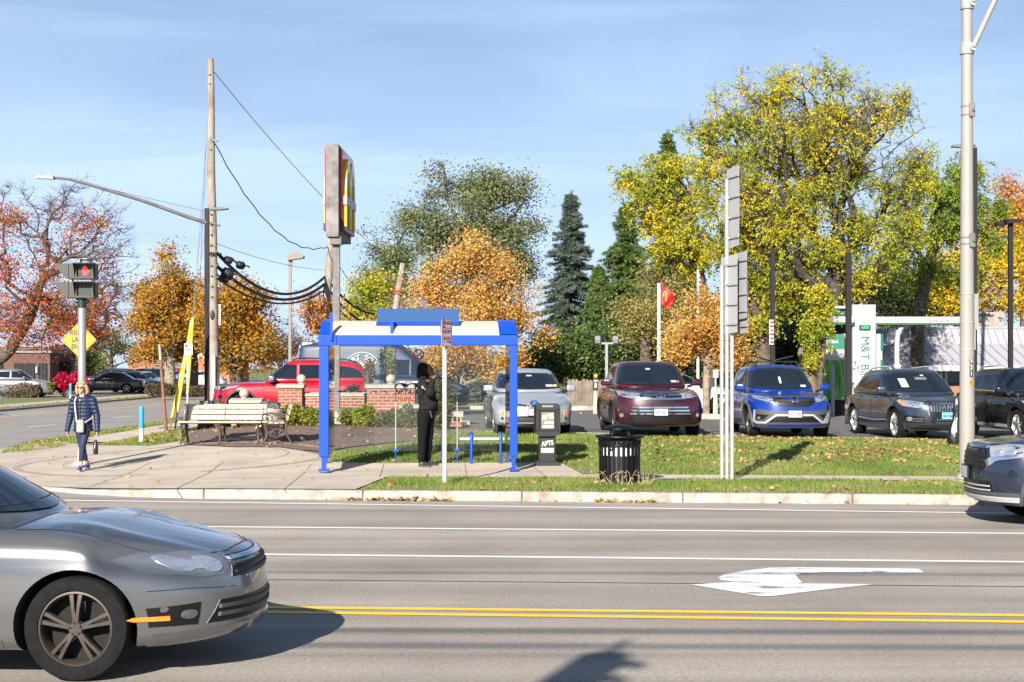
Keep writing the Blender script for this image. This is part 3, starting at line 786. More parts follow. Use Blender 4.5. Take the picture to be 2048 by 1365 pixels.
 # ---- red SUV in side view ----------------------
def red_suv():
 P=paint('paint_red',(0.40,0.004,0.013),metal=.25,rough=.28)
 S=dict(L=4.82,W=1.94,H=1.74,af=1.49,ar=-1.43,wr=.385,ww=.26,ref=1.1,paint=P,r=.10,arch=1.16,top=[(-2.41,1.05),(-1.4,1.13),(0,1.10),(.9,1.10),(1.4,1.09),(1.9,1.05),(2.41,.97)],bot=[(-2.41,.45),(-1.8,.28),(1.8,.27),(2.41,.32)],nose=[(.25,-.12),(.36,-.02),(.5,0),(.7,-.02),(.85,-.06),(.95,-.14),(1.0,-.3)],tail=[(.2,-.1),(.5,0),(.9,-.05),(1.05,-.12)],side=SUVSIDE,wind=(1.0,.22),rear=(-2.3,-1.8),belt=1.11,gw=(1.66,1.30),roof=[(-2.0,-.08),(-1,-.015),(-.2,0),(.4,-.03)],planf=.12,plan=.12,plan4=.05,crease=.02,win=[[(.72,1.17),(-.05,1.18),(-.05,1.59),(.25,1.58)],[(-.12,1.18),(-.98,1.2),(-.98,1.57),(-.12,1.59)],[(-1.08,1.2),(-2.02,1.22),(-1.78,1.44),(-1.55,1.52),(-1.08,1.56)]],doors=[[(.85,.45),(.88,1.03),(-.06,1.05),(-.06,.42)],[(-.09,.42),(-.09,1.05),(-1.0,1.07),(-1.1,.88),(-.98,.62),(-.82,.42)]],archtrim=.035,archm=M_GREYP,sill=[(.95,.32),(.95,.42),(-.9,.42),(-.9,.32)],rails=[(.1,-.0),(0,.05),(-.3,.06),(-1.4,.055),(-1.7,.03),(-1.8,-.01)])
 c=Car(S);t=thing('parked_suv','bright red SUV parked sideways behind the low brick wall','car')
 b=c.body(t);ws=glasswork(c,t);dress(c,t,b)
 beam_lamp(c,t,[(.50,.96),(.55,.86),(.80,.87),(.90,.93),(.90,.99)],inner=[(.62,.91,.04,M_LAMPIN)])
 for o in c.both('headlight_side',M_LAMPDK,[(2.30,.96),(2.28,.86),(2.05,.90),(1.98,1.0),(2.1,.99)],'l',t,off=.006,step=.06):pass
 for o in c.both('marker_lens',M_AMBER,[(2.06,.98),(2.04,.93),(1.99,.95),(1.98,.99)],'l',t,off=.012,step=.06):pass
 c.panel('grille',M_GRILLE,rect(-.48,.48,.82,.97),'f',t,off=.006)
 c.panel('lower_bumper',M_GREYP,[(-.8,.6),(-.8,.36),(.8,.36),(.8,.6)],'f',t,off=.006)
 for sg in(1,-1):
  c.panel('fog_bezel',M_TRIM,rect(sg*.80-.09,sg*.80+.09,.62,.72),'f',t,off=.008)
 for o in c.both('tail_light',M_REDLENS,[(-2.2,1.0),(-2.2,.86),(-2.0,.88),(-2.0,.98)],'l',t,off=.008,step=.06):pass
 c.mirrors(t,.68,1.19,m=M_CHROME,size=(.15,.24,.2));c.wheels(t,M_ALLOYD,5,'spoke')
 rz=R(184);hd=Vector((math.cos(rz),math.sin(rz),0))
 t.location=Vector(((594-CX)/F*43.6,43.6,.41));t.rotation_euler=(0,0,rz);return t
 # ---- dark blue van ---------------
def blue_van():
 P=paint('paint_navy',(0.012,0.024,0.062),metal=0,rough=.5);P.node_tree.nodes['Principled BSDF'].inputs['Coat Weight'].default_value=.15
 S=dict(L=5.6,W=2.0,H=2.28,af=1.75,ar=-1.6,wr=.35,ww=.22,ref=1.2,paint=P,r=.12,gr=.12,top=[(-2.8,1.2),(0,1.22),(1.4,1.2),(2.0,1.12),(2.5,1.02),(2.8,.9)],bot=[(-2.8,.4),(-2,.25),(2,.25),(2.8,.28)],nose=[(.2,-.08),(.35,0),(.6,-.02),(.8,-.12),(.95,-.3)],tail=[(.2,-.03),(.5,0),(1.05,-.02)],side=[(.12,.93),(.3,.98),(.5,1.0),(.8,.99),(1.05,.96)],wind=(2.0,.75),rear=(-2.72,-2.62),belt=1.2,gw=(1.9,1.6),gpow=.92,roof=[(-2.6,-.03),(-1,0),(.2,-.01),(.8,-.1)],planf=.1,plan=.12,win=[[(1.50,1.26),(1.02,1.26),(1.02,1.72),(1.20,1.70)],[(.96,1.26),(.42,1.26),(.42,1.76),(.96,1.74)]],doors=[[(1.6,.4),(1.7,1.1),(.36,1.14),(.36,.36)]])
 c=Car(S);t=thing('parked_van','dark blue van with white arched lettering parked beyond the red SUV','van')
 b=c.body(t);ws=glasswork(c,t,rear=False,wz=(.05,.2));dress(c,t,b)
 beam_lamp(c,t,[(.6,.98),(.62,.78),(.84,.78),(.86,.95)],inner=[(.72,.87,.06,M_LAMPIN)])
 c.panel('grille',M_GRILLE,rect(-.5,.5,.7,.95),'f',t,off=.006)
 MW=mat('van_white_print',(.45,.46,.48),.5)
 Wt={}
 cx,cz,r=-.55,1.38,.44
 mb=MB();
 ptsA=[]
 for i in range(25):
  a=R(168-150*i/24)
  p,n=c.cast('r',cx-(r+.16)*math.cos(a)*-1,cz+(r+.16)*math.sin(a),'g');ptsA.append(p+n*.012)
 lg=MB();lg.tube(ptsA,.016,6)
 ptsB=[]
 for i in range(25):
  a=R(168-150*i/24)
  p,n=c.cast('r',cx+(r-.12)*math.cos(a),cz+(r-.12)*math.sin(a),'g');ptsB.append(p+n*.012)
 lg.tube(ptsB,.012,6)
 lo=lg.build('emblem_ring',MW,t)
 for i,ch in enumerate('ART SCU'):
  if ch==' ':continue
  a=R(140-17*i)
  x,z=cx+r*math.cos(a),cz+r*math.sin(a)
  p,n=c.cast('r',x,z,'g')
  y=p.y-.02
  Bm=Matrix(((1,0,0),(0,0,-1),(0,1,0)))@Matrix.Rotation(a-PI/2,3,'Z')
  text('emblem_letter',ch,MW,(x,y,z),.25,.05,lo,M=Bm,bold=.03)
 c.panel('emblem_panel',MW,ell(cx,cz+.08,.2,.2),'r',t,which='g',off=.008)
 for x,m in((.75,M_STICK),(.95,mat('van_red_print',(.5,.1,.08),.5)),(1.15,M_STICK)):
  c.panel('badge',m,rect(x-.08,x+.08,.93,1.06),'r',t,off=.008)
 c.mirrors(t,1.42,1.35,m=M_TRIM,size=(.14,.2,.3));c.wheels(t,M_ALLOYD,5)
 t.location=Vector(((800-CX)/F*48.5-.55,48.5,.41));t.rotation_euler=(0,0,R(-3));return t
 # ---- foreground silver sedan --------------------
SEDAN=dict(L=4.84,W=1.835,H=1.445,af=1.43,ar=-1.30,wr=.33,ww=.225,ref=1.0,r=.10,top=[(-2.42,.93),(-2.0,1.0),(-1.2,1.0),(0,.95),(.9,.97),(1.2,.97),(1.7,.90),(2.1,.83),(2.42,.74)],bot=[(-2.42,.34),(-1.8,.2),(1.7,.18),(2.42,.21)],nose=[(.18,-.10),(.28,-.01),(.45,0),(.62,-.02),(.74,-.07),(.85,-.2),(1,-.4)],tail=[(.2,-.1),(.5,0),(.85,-.04),(1.0,-.12)],side=[(.15,.93),(.3,.975),(.5,1.0),(.68,1.0),(.80,.985),(.92,.95),(1.02,.90)],wind=(1.12,.25),rear=(-1.85,-1.0),belt=.97,gw=(1.56,1.14),roof=[(-1.2,-.05),(-.5,-.005),(0,0),(.4,-.03)],planf=.13,plan=.15,plan4=.06,crown=.06,crease=.02,gplan=.17,haunch=.028,char=(.80,.007),win=[[(.85,1.02),(-.10,1.03),(-.10,1.33),(.2,1.33)],[(-.17,1.03),(-1.05,1.05),(-.95,1.27),(-.17,1.33)]],doors=[[(.82,.32),(.85,.90),(-.12,.90),(-.12,.30)],[(-.15,.30),(-.15,.90),(-1.05,.92),(-1.1,.80),(-.95,.5),(-.82,.30)]])
M_SMOKE=mat('lamp_smoked',(.09,.10,.12),rough=.06,coat=1.0)
def silver_sedan():
 P=paint('paint_pewter',(0.165,0.165,0.170),metal=.65,rough=.24)
 S=dict(SEDAN,paint=P,q=1.5,hoodline=None,sill=[(.98,.205),(.98,.26),(-.85,.26),(-.85,.205)],sillm=P)
 c=Car(S);t=thing('moving_sedan','silver sedan crossing the frame close to the camera','car')
 b=c.body(t);ws=glasswork(c,t);dress(c,t,b)
 tmp=[]
 for ax in 'lr':
  tmp.append(c.strip([(2.33,.54),(2.1,.56),(1.86,.555)],.006,ax,'l'))
 for sg in(1,-1):tmp.append(c.strip([(1.0,sg*.73),(1.5,sg*.72),(1.95,sg*.66),(2.16,sg*.52),(2.24,sg*.3),(2.26,0)],.007,'z','l'))
 c.join_into(b,tmp)
 beam_lamp(c,t,[(.45,.74),(.47,.65),(.60,.62),(.80,.66),(.84,.75),(.7,.78)],inner=[(.56,.695,.05,M_LAMPIN),(.68,.71,.05,M_LAMPIN)],m=M_SMOKE)
 for o in c.both('headlight_side',M_SMOKE,[(2.30,.72),(2.28,.62),(2.08,.655),(1.88,.72),(1.84,.765),(2.02,.775),(2.2,.755)],'l',t,off=.006,step=.05):
  sd='l' if o.data.vertices[0].co.y>0 else 'r'
  c.panel('lamp_bowl',M_LAMPIN,[(2.02,.685),(2.16,.67),(2.16,.72),(2.0,.735)],sd,o,off=.011,step=.04,thick=.004)
 g=c.panel('grille',M_GRILLE,[(-.42,.73),(-.46,.60),(.46,.60),(.42,.73)],'f',t,off=.005)
 bars(c,t,g,[.63,.67],.42,.014,M_TRIM);bars(c,t,g,[.71],.42,.016,M_CHROME)
 lg=c.panel('lower_grille',M_GRILLE,[(-.56,.47),(-.62,.33),(.62,.33),(.56,.47)],'f',t,off=.005)
 for z in(.38,.43):c.panel('grille_bar',M_GREYP,rect(-.56,.56,z-.012,z+.012),'f',lg,off=.016,step=.1)
 for sg in(1,-1):
  q=[(.66,.47),(.66,.33),(.80,.33),(.82,.45)]
  o=c.panel('fog_bezel',M_GRILLE,q if sg>0 else mirror_poly(q),'f',t,off=.005)
  c.panel('fog_lamp',M_LAMPDK,ell(sg*.70,.40,.028,.03,12),'f',o,off=.012,step=.05)
 for o in c.both('marker_lens',M_AMBER,[(1.99,.398),(1.99,.368),(1.78,.370),(1.74,.382),(1.78,.396)],'l',t,off=.009,step=.05):pass
 c.panel('lower_lip',P,[(-.78,.285),(-.74,.21),(.74,.21),(.78,.285),(.4,.30),(-.4,.30)],'f',t,off=.014)
 c.both('tail_light',M_REDLENS,[(-2.3,.90),(-2.28,.74),(-2.0,.78),(-2.0,.90)],'l',t,off=.006)
 mb=MB();p,n=c.cast('z',1.72,-.12,'l')
 c.mirrors(t,.42,1.06,size=(.12,.22,.15));c.wheels(t,mat('alloy_dusty',(.06,.05,.043),.45,.5,noise=.2),5,'twin',rimr=.70)
 d=9.34;rz=R(-2.0)
 loc=Vector((1.43,-S['W']/2+.14,0));loc.rotate(Matrix.Rotation(rz,3,'Z'))
 t.location=Vector(((150-CX)/F*9.23,d,0))-Vector((loc.x,loc.y,0));t.rotation_euler=(0,0,rz);return t
 # ---- dark SUV driving in from the other side ----------
def driving_suv():
 P=paint('paint_steelblue',(0.010,0.017,0.036),metal=.3,rough=.25)
 S=dict(L=4.8,W=1.90,H=1.70,af=1.50,ar=-1.31,wr=.37,ww=.245,ref=1.1,paint=P,r=.10,q=1.2,top=[(-2.4,1.05),(-1.4,1.13),(0,1.10),(.9,1.10),(1.3,1.09),(1.9,1.06),(2.4,1.0)],bot=[(-2.4,.42),(-1.8,.25),(1.8,.24),(2.4,.26)],nose=[(.22,-.10),(.32,-.02),(.5,0),(.7,-.01),(.85,-.03),(.95,-.1),(1.0,-.25)],tail=[(.2,-.1),(.5,0),(.9,-.05),(1.05,-.12)],side=SUVSIDE,wind=(1.1,.3),rear=(-2.25,-1.7),belt=1.11,gw=(1.64,1.28),roof=[(-2.0,-.07),(-1,-.01),(-.2,0),(.4,-.03)],planf=.11,plan=.12,plan4=.05,crease=.02,win=[[(.8,1.17),(-.02,1.18),(-.02,1.56),(.3,1.55)],[(-.1,1.18),(-.98,1.2),(-.98,1.54),(-.1,1.56)]],doors=[[(.85,.45),(.88,1.03),(-.06,1.05),(-.06,.42)],[(-.09,.42),(-.09,1.05),(-1.0,1.07),(-1.1,.88),(-.98,.62),(-.82,.42)]],archtrim=.03,archm=M_GREYP,sill=[(1.0,.28),(1.0,.42),(-.85,.42),(-.85,.28)])
 c=Car(S);t=thing('moving_suv','dark blue SUV driving into the frame on the far lane beside the kerb','car')
 b=c.body(t);ws=glasswork(c,t);dress(c,t,b)
 gp=[(-.50,.95),(-.58,.80),(-.50,.68),(.50,.68),(.58,.80),(.50,.95)]
 g=c.panel('grille',M_GRILLE,gp,'f',t,off=.006)
 for z in(.74,.80,.86):c.panel('grille_bar',M_TRIM,rect(-.5,.5,z-.014,z+.014),'f',g,off=.014,step=.1)
 c.panel('grille_bar',M_CHROME,rect(-.5,.5,.945,.97),'f',g,off=.016,step=.1)
 beam_lamp(c,t,[(.55,.94),(.60,.84),(.74,.82),(.86,.86),(.90,.97),(.80,.99)],inner=[(.66,.90,.035,M_LAMPIN),(.76,.91,.035,M_LAMPIN)])
 for o in c.both('headlight_side',M_LAMP,[(2.25,.97),(2.22,.88),(2.0,.92),(1.86,1.0),(2.05,1.0)],'l',t,off=.006,step=.06):pass
 for o in c.both('chrome_strip',M_CHROME,[(2.30,.80),(2.28,.72),(2.20,.80),(1.98,.87),(1.98,.895),(2.24,.85)],'l',t,off=.012,step=.06):pass
 lg=c.panel('lower_grille',M_GRILLE,[(-.62,.55),(-.66,.40),(.66,.40),(.62,.55)],'f',t,off=.006)
 for z in(.44,.49):c.panel('grille_bar',M_SILVP,rect(-.6,.6,z-.008,z+.008),'f',lg,off=.014,step=.1)
 c.panel('lower_bumper',M_GREYP,[(-.86,.42),(-.84,.27),(.84,.27),(.86,.42),(.6,.38),(-.6,.38)],'f',t,off=.012)
 c.panel('skid_strip',M_SILVP,[(-.84,.37),(-.80,.31),(.80,.31),(.84,.37),(.6,.345),(-.6,.345)],'f',t,off=.022)
 for o in c.both('fog_bezel',P,[(2.22,.66),(2.2,.52),(2.02,.54),(1.98,.66)],'l',t,off=.006,step=.06):pass
 c.plate(t,None,.63,tsize=.075)
 c.mirrors(t,.78,1.2,size=(.14,.24,.18));c.wheels(t,M_ALLOYD,5,'twin')
 rz=R(175);hd=Vector((math.cos(rz),math.sin(rz),0));dpt=18.9
 fr=Vector(((1935-CX)/F*dpt,dpt,0));t.location=fr-hd*2.4;t.rotation_euler=(0,0,rz);return t
 # ---- simpler cars far across the side street --------------
def far_car(label,col,px,depth,rz,suv=False,name=None,lamp='f',metal=.3,group=None,z=None,rough=.3):
 P=paint('paint_far_%d_%d_%d'%tuple(int(v*999)for v in col),col,metal=metal,rough=rough)
 if suv:
  S=dict(L=4.6,W=1.86,H=1.68,af=1.4,ar=-1.3,wr=.36,ww=.23,ref=1.08,r=.1,top=[(-2.3,1.03),(-1.4,1.1),(0,1.08),(1.0,1.07),(1.5,1.04),(1.95,.98),(2.3,.9)],bot=[(-2.3,.4),(-1.7,.25),(1.7,.24),(2.3,.26)],nose=[(.2,-.08),(.35,0),(.6,-.02),(.85,-.1),(1,-.3)],tail=[(.2,-.1),(.5,0),(1.05,-.1)],side=SUVSIDE,wind=(1.15,.35),rear=(-2.2,-1.7),belt=1.09,gw=(1.62,1.26),roof=[(-1.9,-.07),(-1,-.01),(-.2,0),(.4,-.03)],plan=.12,planf=.1,win=[[(.8,1.15),(-.02,1.16),(-.02,1.53),(.3,1.52)],[(-.1,1.16),(-.98,1.2),(-.98,1.5),(-.1,1.53)],[(-1.05,1.2),(-1.75,1.28),(-1.6,1.43),(-1.05,1.48)]])
 else:S=dict(SEDAN)
 S=dict(S,paint=P,q=.55)
 c=Car(S);t=thing(name or('parked_suv' if suv else 'parked_sedan'),label,'car',group=group)
 c.body(t);glasswork(c,t)
 b0=S['belt']-.13
 c.both('headlight',M_LAMP,[(.5,b0-.01),(.55,b0-.12),(.84,b0-.09),(.86,b0+.0)],'f',t,off=.008)
 c.both('tail_light',M_REDLENS,[(.5,b0+.02),(.5,b0-.12),(.84,b0-.12),(.84,b0+.02)],'b',t,off=.008)
 c.both('tail_light',M_REDLENS,[(-2.22,b0+.02),(-2.2,b0-.12),(-2.05,b0-.1),(-2.02,b0+.02)],'l',t,off=.008)
 c.panel('grille',M_GRILLE,rect(-.42,.42,b0-.22,b0-.05),'f',t,off=.008)
 c.mirrors(t,.8,S['belt']+.08);c.wheels(t,M_ALLOY,5,'twin',lowq=True)
 t.location=((px-CX)/F*depth,depth,.12 if z is None else z);t.rotation_euler=(0,0,R(rz));return t
 # ------------------ trees
M_BARK=mat('bark_grey_brown',(0.085,0.065,0.05),rough=.95,noise=.5,scale=6,bump=.6,bscale=25)
M_BARKL=mat('bark_light',(0.20,0.165,0.12),rough=.95,noise=.45,scale=5,bump=.6,bscale=22)
M_BARKD=mat('bark_dark',(0.045,0.036,0.03),rough=.95,noise=.5,scale=6,bump=.5,bscale=25)
M_TWIG=mat('twig_brown',(0.075,0.055,0.045),rough=.95)
M_TWIGR=mat('twig_grey',(0.15,0.12,0.105),rough=.95)
def frusta(A,B,ra,rb,n):
 """many tapered limbs at once -> V, quads"""
 A=np.asarray(A);B=np.asarray(B);m=len(A)
 d=B-A;l=np.linalg.norm(d,axis=1,keepdims=True);l[l<1e-6]=1e-6;t=d/l
 u=np.where(np.abs(t[:,2:3])<.9,np.array([[0,0,1.0]]),np.array([[1.0,0,0]]))
 a=np.cross(u,t);a/=np.linalg.norm(a,axis=1,keepdims=True);b=np.cross(t,a)
 ang=np.arange(n)*2*PI/n
 ring=a[:,None,:]*np.cos(ang)[None,:,None]+b[:,None,:]*np.sin(ang)[None,:,None]
 V=np.concatenate([A[:,None,:]+ring*np.asarray(ra)[:,None,None],B[:,None,:]+ring*np.asarray(rb)[:,None,None]],1).reshape(-1,3)
 j=np.arange(n);q=np.stack([j,(j+1)%n,n+(j+1)%n,n+j],1)
 Fq=(q[None]+(np.arange(m)*2*n)[:,None,None]).reshape(-1,4)
 return V,Fq
def leaf_quads(P,size,rng,up=0.3,droop=0.0,aspect=0.55,dirs=None):
 """kite-shaped leaves, a little folded, one island each"""
 n=len(P)
 if dirs is None:
  a=rng.normal(size=(n,3));a[:,2]=a[:,2]*.6-droop
 else:a=dirs+rng.normal(size=(n,3))*.35
 a/=np.linalg.norm(a,axis=1,keepdims=True)+1e-9
 w=rng.normal(size=(n,3));w[:,2]+=up
 s=np.cross(a,w);s/=np.linalg.norm(s,axis=1,keepdims=True)+1e-9
 nn=np.cross(s,a)
 L_=size*rng.uniform(.65,1.35,(n,1));W_=L_*aspect*.5
 f=nn*L_*.12
 V=np.stack([P,P+a*L_*.45+s*W_+f,P+a*L_,P+a*L_*.45-s*W_+f],1).reshape(-1,3)
 Fq=np.arange(n*4).reshape(n,4)
 return V,Fq
def lobes_points(lobes,depth,n,rng,shell=0.5):
 """points in a union of ellipsoids given by their outline in the survey picture"""
 W=np.array([l[2]*l[3]*(l[5]if len(l)>5 else 1)for l in lobes],float);W/=W.sum()
 out=[]
 for l,w in zip(lobes,W):
  k=max(3,int(round(n*w)))
  d=depth+(l[4]if len(l)>4 else 0)
  c=np.array(Dp(l[0],l[1],d));rx=l[2]/F*d;rz=l[3]/F*d;ry=max(min(rx,rz*1.2),.4*rx)
  m=max(4,k//9)
  v=rng.normal(size=(m,3));v/=np.linalg.norm(v,axis=1,keepdims=True)
  r=rng.uniform(0,1,(m,1))**(1/3*(1-shell))*rng.uniform(.82,1.12,(m,1))
  cc=v*r;i=rng.integers(0,m,k)
  q=cc[i]+rng.normal(size=(k,3))*rng.uniform(.10,.22,(m,1))[i]
  out.append(c+q*np.array([[rx,ry,rz]]))
 return np.concatenate(out)
def grow(trunk,pts,bf,rng,jitter=.035):
 """greedy tree: every point joins the existing tree where wire plus path back to the root is least"""
 T=[np.array(p,float)for p in trunk]
 par=[-1]+list(range(len(T)-1));path=[0.0]
 for i in range(1,len(T)):path.append(path[-1]+np.linalg.norm(T[i]-T[i-1]))
 start=max(1,len(T)-3)
 n=len(pts);best=np.full(n,1e9);bi=np.zeros(n,int);free=np.ones(n,bool)
 nodes=list(T)
 def relax(i):
  d=np.linalg.norm(pts-nodes[i],axis=1)
  c=d+bf*(path[i])+0.25*np.maximum(0,nodes[i][2]-pts[:,2])
  u=c<best;best[u]=c[u];bi[u]=i
 for i in range(start,len(T)):relax(i)
 for _ in range(n):
  k=int(np.argmin(np.where(free,best,1e12)))
  free[k]=False;p=bi[k]
  a=nodes[p];b=pts[k];d=np.linalg.norm(b-a)
  if d>.9:
   m=int(d/.6);prev=p
   off=rng.normal(size=3)*jitter*d
   for q in range(1,m):
    t=q/m
    pos=a+(b-a)*t+off*math.sin(PI*t)+np.array([0,0,.10*d*math.sin(PI*t)*(1-t)])
    nodes.append(pos);par.append(prev);path.append(path[prev]+d/m);prev=len(nodes)-1
    relax(prev)
   p=prev;d=d/m
  nodes.append(b);par.append(p);path.append(path[p]+d)
  relax(len(nodes)-1)
 return np.array(nodes),np.array(par)
def radii(nodes,par,tip,r0,ntrunk,e=1.9):
 n=len(nodes);acc=np.zeros(n)
 ch=np.bincount(par[par>=0],minlength=n)
 order=sorted(range(n),key=lambda i:-i)
 acc[ch==0]=tip**e
 for i in range(n-1,0,-1):
  if acc[i]==0:acc[i]=tip**e
  acc[par[i]]+=acc[i]
 r=acc**(1/e)
 k=r0/r[0]
 r=tip+(r-tip)*(r0-tip)/max(1e-6,(r[0]-tip))
 return r,ch
def tree(name,label,lobes,depth,trunk,r0,leaves,n_att=380,per=30,lsize=.16,spread=.35,bark=None,tip=.008,bf=.45,seed=1,bare=None,nbare=0,group=None,base=None,up=.4,droop=0.0,aspect=.55,cat='tree',shell=.45,leafy=1.0,compound=False,twig=None):
 rng=np.random.default_rng(seed)
 bz=H(*Dp(trunk[0][0],HY,depth)[:2])if base is None else base
 tr=[]
 for i,(px,py)in enumerate(trunk):
  p=Dp(px,py,depth)
  if i==0:p.z=bz-.05
  tr.append(np.array(p))
 T=[tr[0]]
 for a,b in zip(tr[:-1],tr[1:]):
  k=max(1,int(np.linalg.norm(b-a)/.5))
  for q in range(1,k+1):T.append(a+(b-a)*q/k+(rng.normal(size=3)*.02 if q<k else 0))
 pts=lobes_points(lobes,depth,n_att,rng,shell)
 pts=pts[pts[:,2]>bz+.8]
 nleaf=len(pts)
 if bare is not None:
  pb=lobes_points(bare,depth,nbare,rng,.3);pts=np.concatenate([pts,pb])
 org=np.array([tr[0][0],tr[0][1],bz])
 nodes,par=grow(T,pts,bf,rng)
 r,ch=radii(nodes,par,tip,r0,len(T))
 root=thing(name,label,cat,tuple(org),group=group)
 idx=np.arange(1,len(nodes));A=nodes[par[idx]];B=nodes[idx];ra=r[par[idx]].copy();rb=r[idx]
 big=np.isin(par[idx],np.arange(len(T)))
 ra=np.minimum(ra,np.where(idx<len(T),9,rb*1.6+.01))
 Vs=[];Fs=[];o=0
 flare=np.ones(len(idx));
 for msk,nn in((rb>.05,10),((rb<=.05)&(rb>.016),6),(rb<=.016,4)):
  if msk.sum()==0:continue
  V,Fq=frusta(A[msk],B[msk]+(B[msk]-A[msk])*.04,ra[msk],rb[msk],nn);Vs.append(V);Fs.append(Fq+o);o+=len(V)
 me=npmesh('trunk',np.concatenate(Vs)-org,np.concatenate(Fs),bark or M_BARK,root,smooth=True)
 isl=np.zeros(len(nodes),bool)
 P=pts[:nleaf]
 if leafy<1:P=P[rng.uniform(size=len(P))<leafy]
 k=per
 tw=rng.normal(size=(len(pts)*4,3));tw/=np.linalg.norm(tw,axis=1,keepdims=True);tw[:,2]=np.abs(tw[:,2])*.8
 S0=np.repeat(pts,4,0);E0=S0+tw*spread*rng.uniform(.7,1.7,(len(tw),1))
 V,Fq=frusta(S0,E0,np.full(len(S0),tip*.75),np.full(len(S0),tip*.3),3)
 npmesh('twigs',V-org,Fq,twig or M_TWIG,root)
 if per>0:
  C=np.repeat(P,k,0)
  if compound:
   d=rng.normal(size=(len(P)*max(1,k//8),3));d[:,2]=d[:,2]*.5-.25-droop;d/=np.linalg.norm(d,axis=1,keepdims=True)
   st=np.repeat(P,max(1,k//8),0)+rng.normal(size=d.shape)*spread*.6
   t=np.tile(np.linspace(.15,1,8),len(st))[:,None]
   dd=np.repeat(d,8,0);ss_=np.repeat(st,8,0)
   pos=ss_+dd*t*lsize*2.6;pos[:,2]-=(t[:,0]**2)*lsize*.7
   V,Fq=leaf_quads(pos,lsize,rng,up,droop+.3,aspect,dirs=dd*.4+rng.normal(size=dd.shape)*.7)
  else:
   pos=C+rng.normal(size=C.shape)*spread*np.array([[1,1,.8]])
   V,Fq=leaf_quads(pos,lsize,rng,up,droop,aspect)
  npmesh('crown',V-org,Fq,leaves,root)
 return root
def spruce(name,label,px,ptop,depth,rbase,leaves,seed=1,droop=.35,group=None,dens=1.0,base_py=None,bare_low=.06,tops=1,spray=.34,sparse=0.0,aspect=.16):
 rng=np.random.default_rng(seed)
 b=Dp(px,HY,depth);b.z=H(b.x,b.y);top=Dp(px,ptop,depth).z;Ht=top-b.z
 root=thing(name,label,'tree',tuple(b),group=group)
 A=[];B=[];ra=[];rb=[]
 n=14
 for i in range(n):
  A.append((0,0,Ht*i/n));B.append((0,0,Ht*(i+1)/n));ra.append(.22*(1-i/n)+.02);rb.append(.22*(1-(i+1)/n)+.02)
 NP=[];ND=[]
 R0=rbase/F*depth
 z=Ht*bare_low
 while z<Ht*.985:
  t=z/Ht
  L0=R0*(1-t)**.8*(1.0 if t>.12 else .8)*(1+.16*math.sin(z*2.1+seed))+.12
  k=int(rng.integers(5,8))
  a0=rng.uniform(0,6.28)
  for i in range(k):
   if rng.uniform()<sparse:continue
   a=a0+2*PI*i/k+rng.normal()*.35
   L=L0*rng.uniform(.55,1.22)
   h=np.array([math.cos(a),math.sin(a),0])
   m=max(3,int(L/.22));prev=np.array([0,0,z+rng.normal()*.12])
   lift=.18 if t>.6 else .0
   for q in range(1,m+1):
    s=q/m
    cur=np.array([0,0,z])+h*L*s+np.array([0,0,L*(lift*s-droop*s**1.4+.22*droop*s**4)+.2*(t>.8)*s*L])
    A.append(prev);B.append(cur);ra.append(.03*(1-s)*(1-t)+.008);rb.append(.03*(1-s)*(1-t)+.006)
    ns=int(9*dens)
    side=np.array([-math.sin(a),math.cos(a),0])
    for u in range(ns):
     f=rng.uniform()
     p0=prev+(cur-prev)*f
     sg=rng.choice((-1,1))
     ext=min(.55,L*.35)*(1-s*.6)
     p0=p0+side*sg*rng.uniform(0,ext)+np.array([0,0,-rng.uniform(0,.12)])+h*rng.uniform(0,.15)
     NP.append(p0);ND.append(h*.6+side*sg*.7+np.array([0,0,-droop*.8+rng.normal()*.3]))
    prev=cur
  z+=max(.14,.023*Ht*(1.1-.6*t))*rng.uniform(.7,1.3)
 for j in range(60):
  NP.append(np.array([rng.normal()*.06,rng.normal()*.06,Ht*(1-.08*rng.uniform())]));ND.append(np.array([rng.normal()*.5,rng.normal()*.5,.7]))
 V,Fq=frusta(np.array(A),np.array(B),np.array(ra),np.array(rb),5)
 npmesh('trunk',V,Fq,M_BARKD,root)
 NP=np.repeat(np.array(NP),2,0);ND=np.repeat(np.array(ND),2,0)
 V,Fq=leaf_quads(NP+rng.normal(size=NP.shape)*.04,spray,rng,.5,0,aspect,dirs=ND)
 npmesh('crown',V,Fq,leaves,root)
 return root
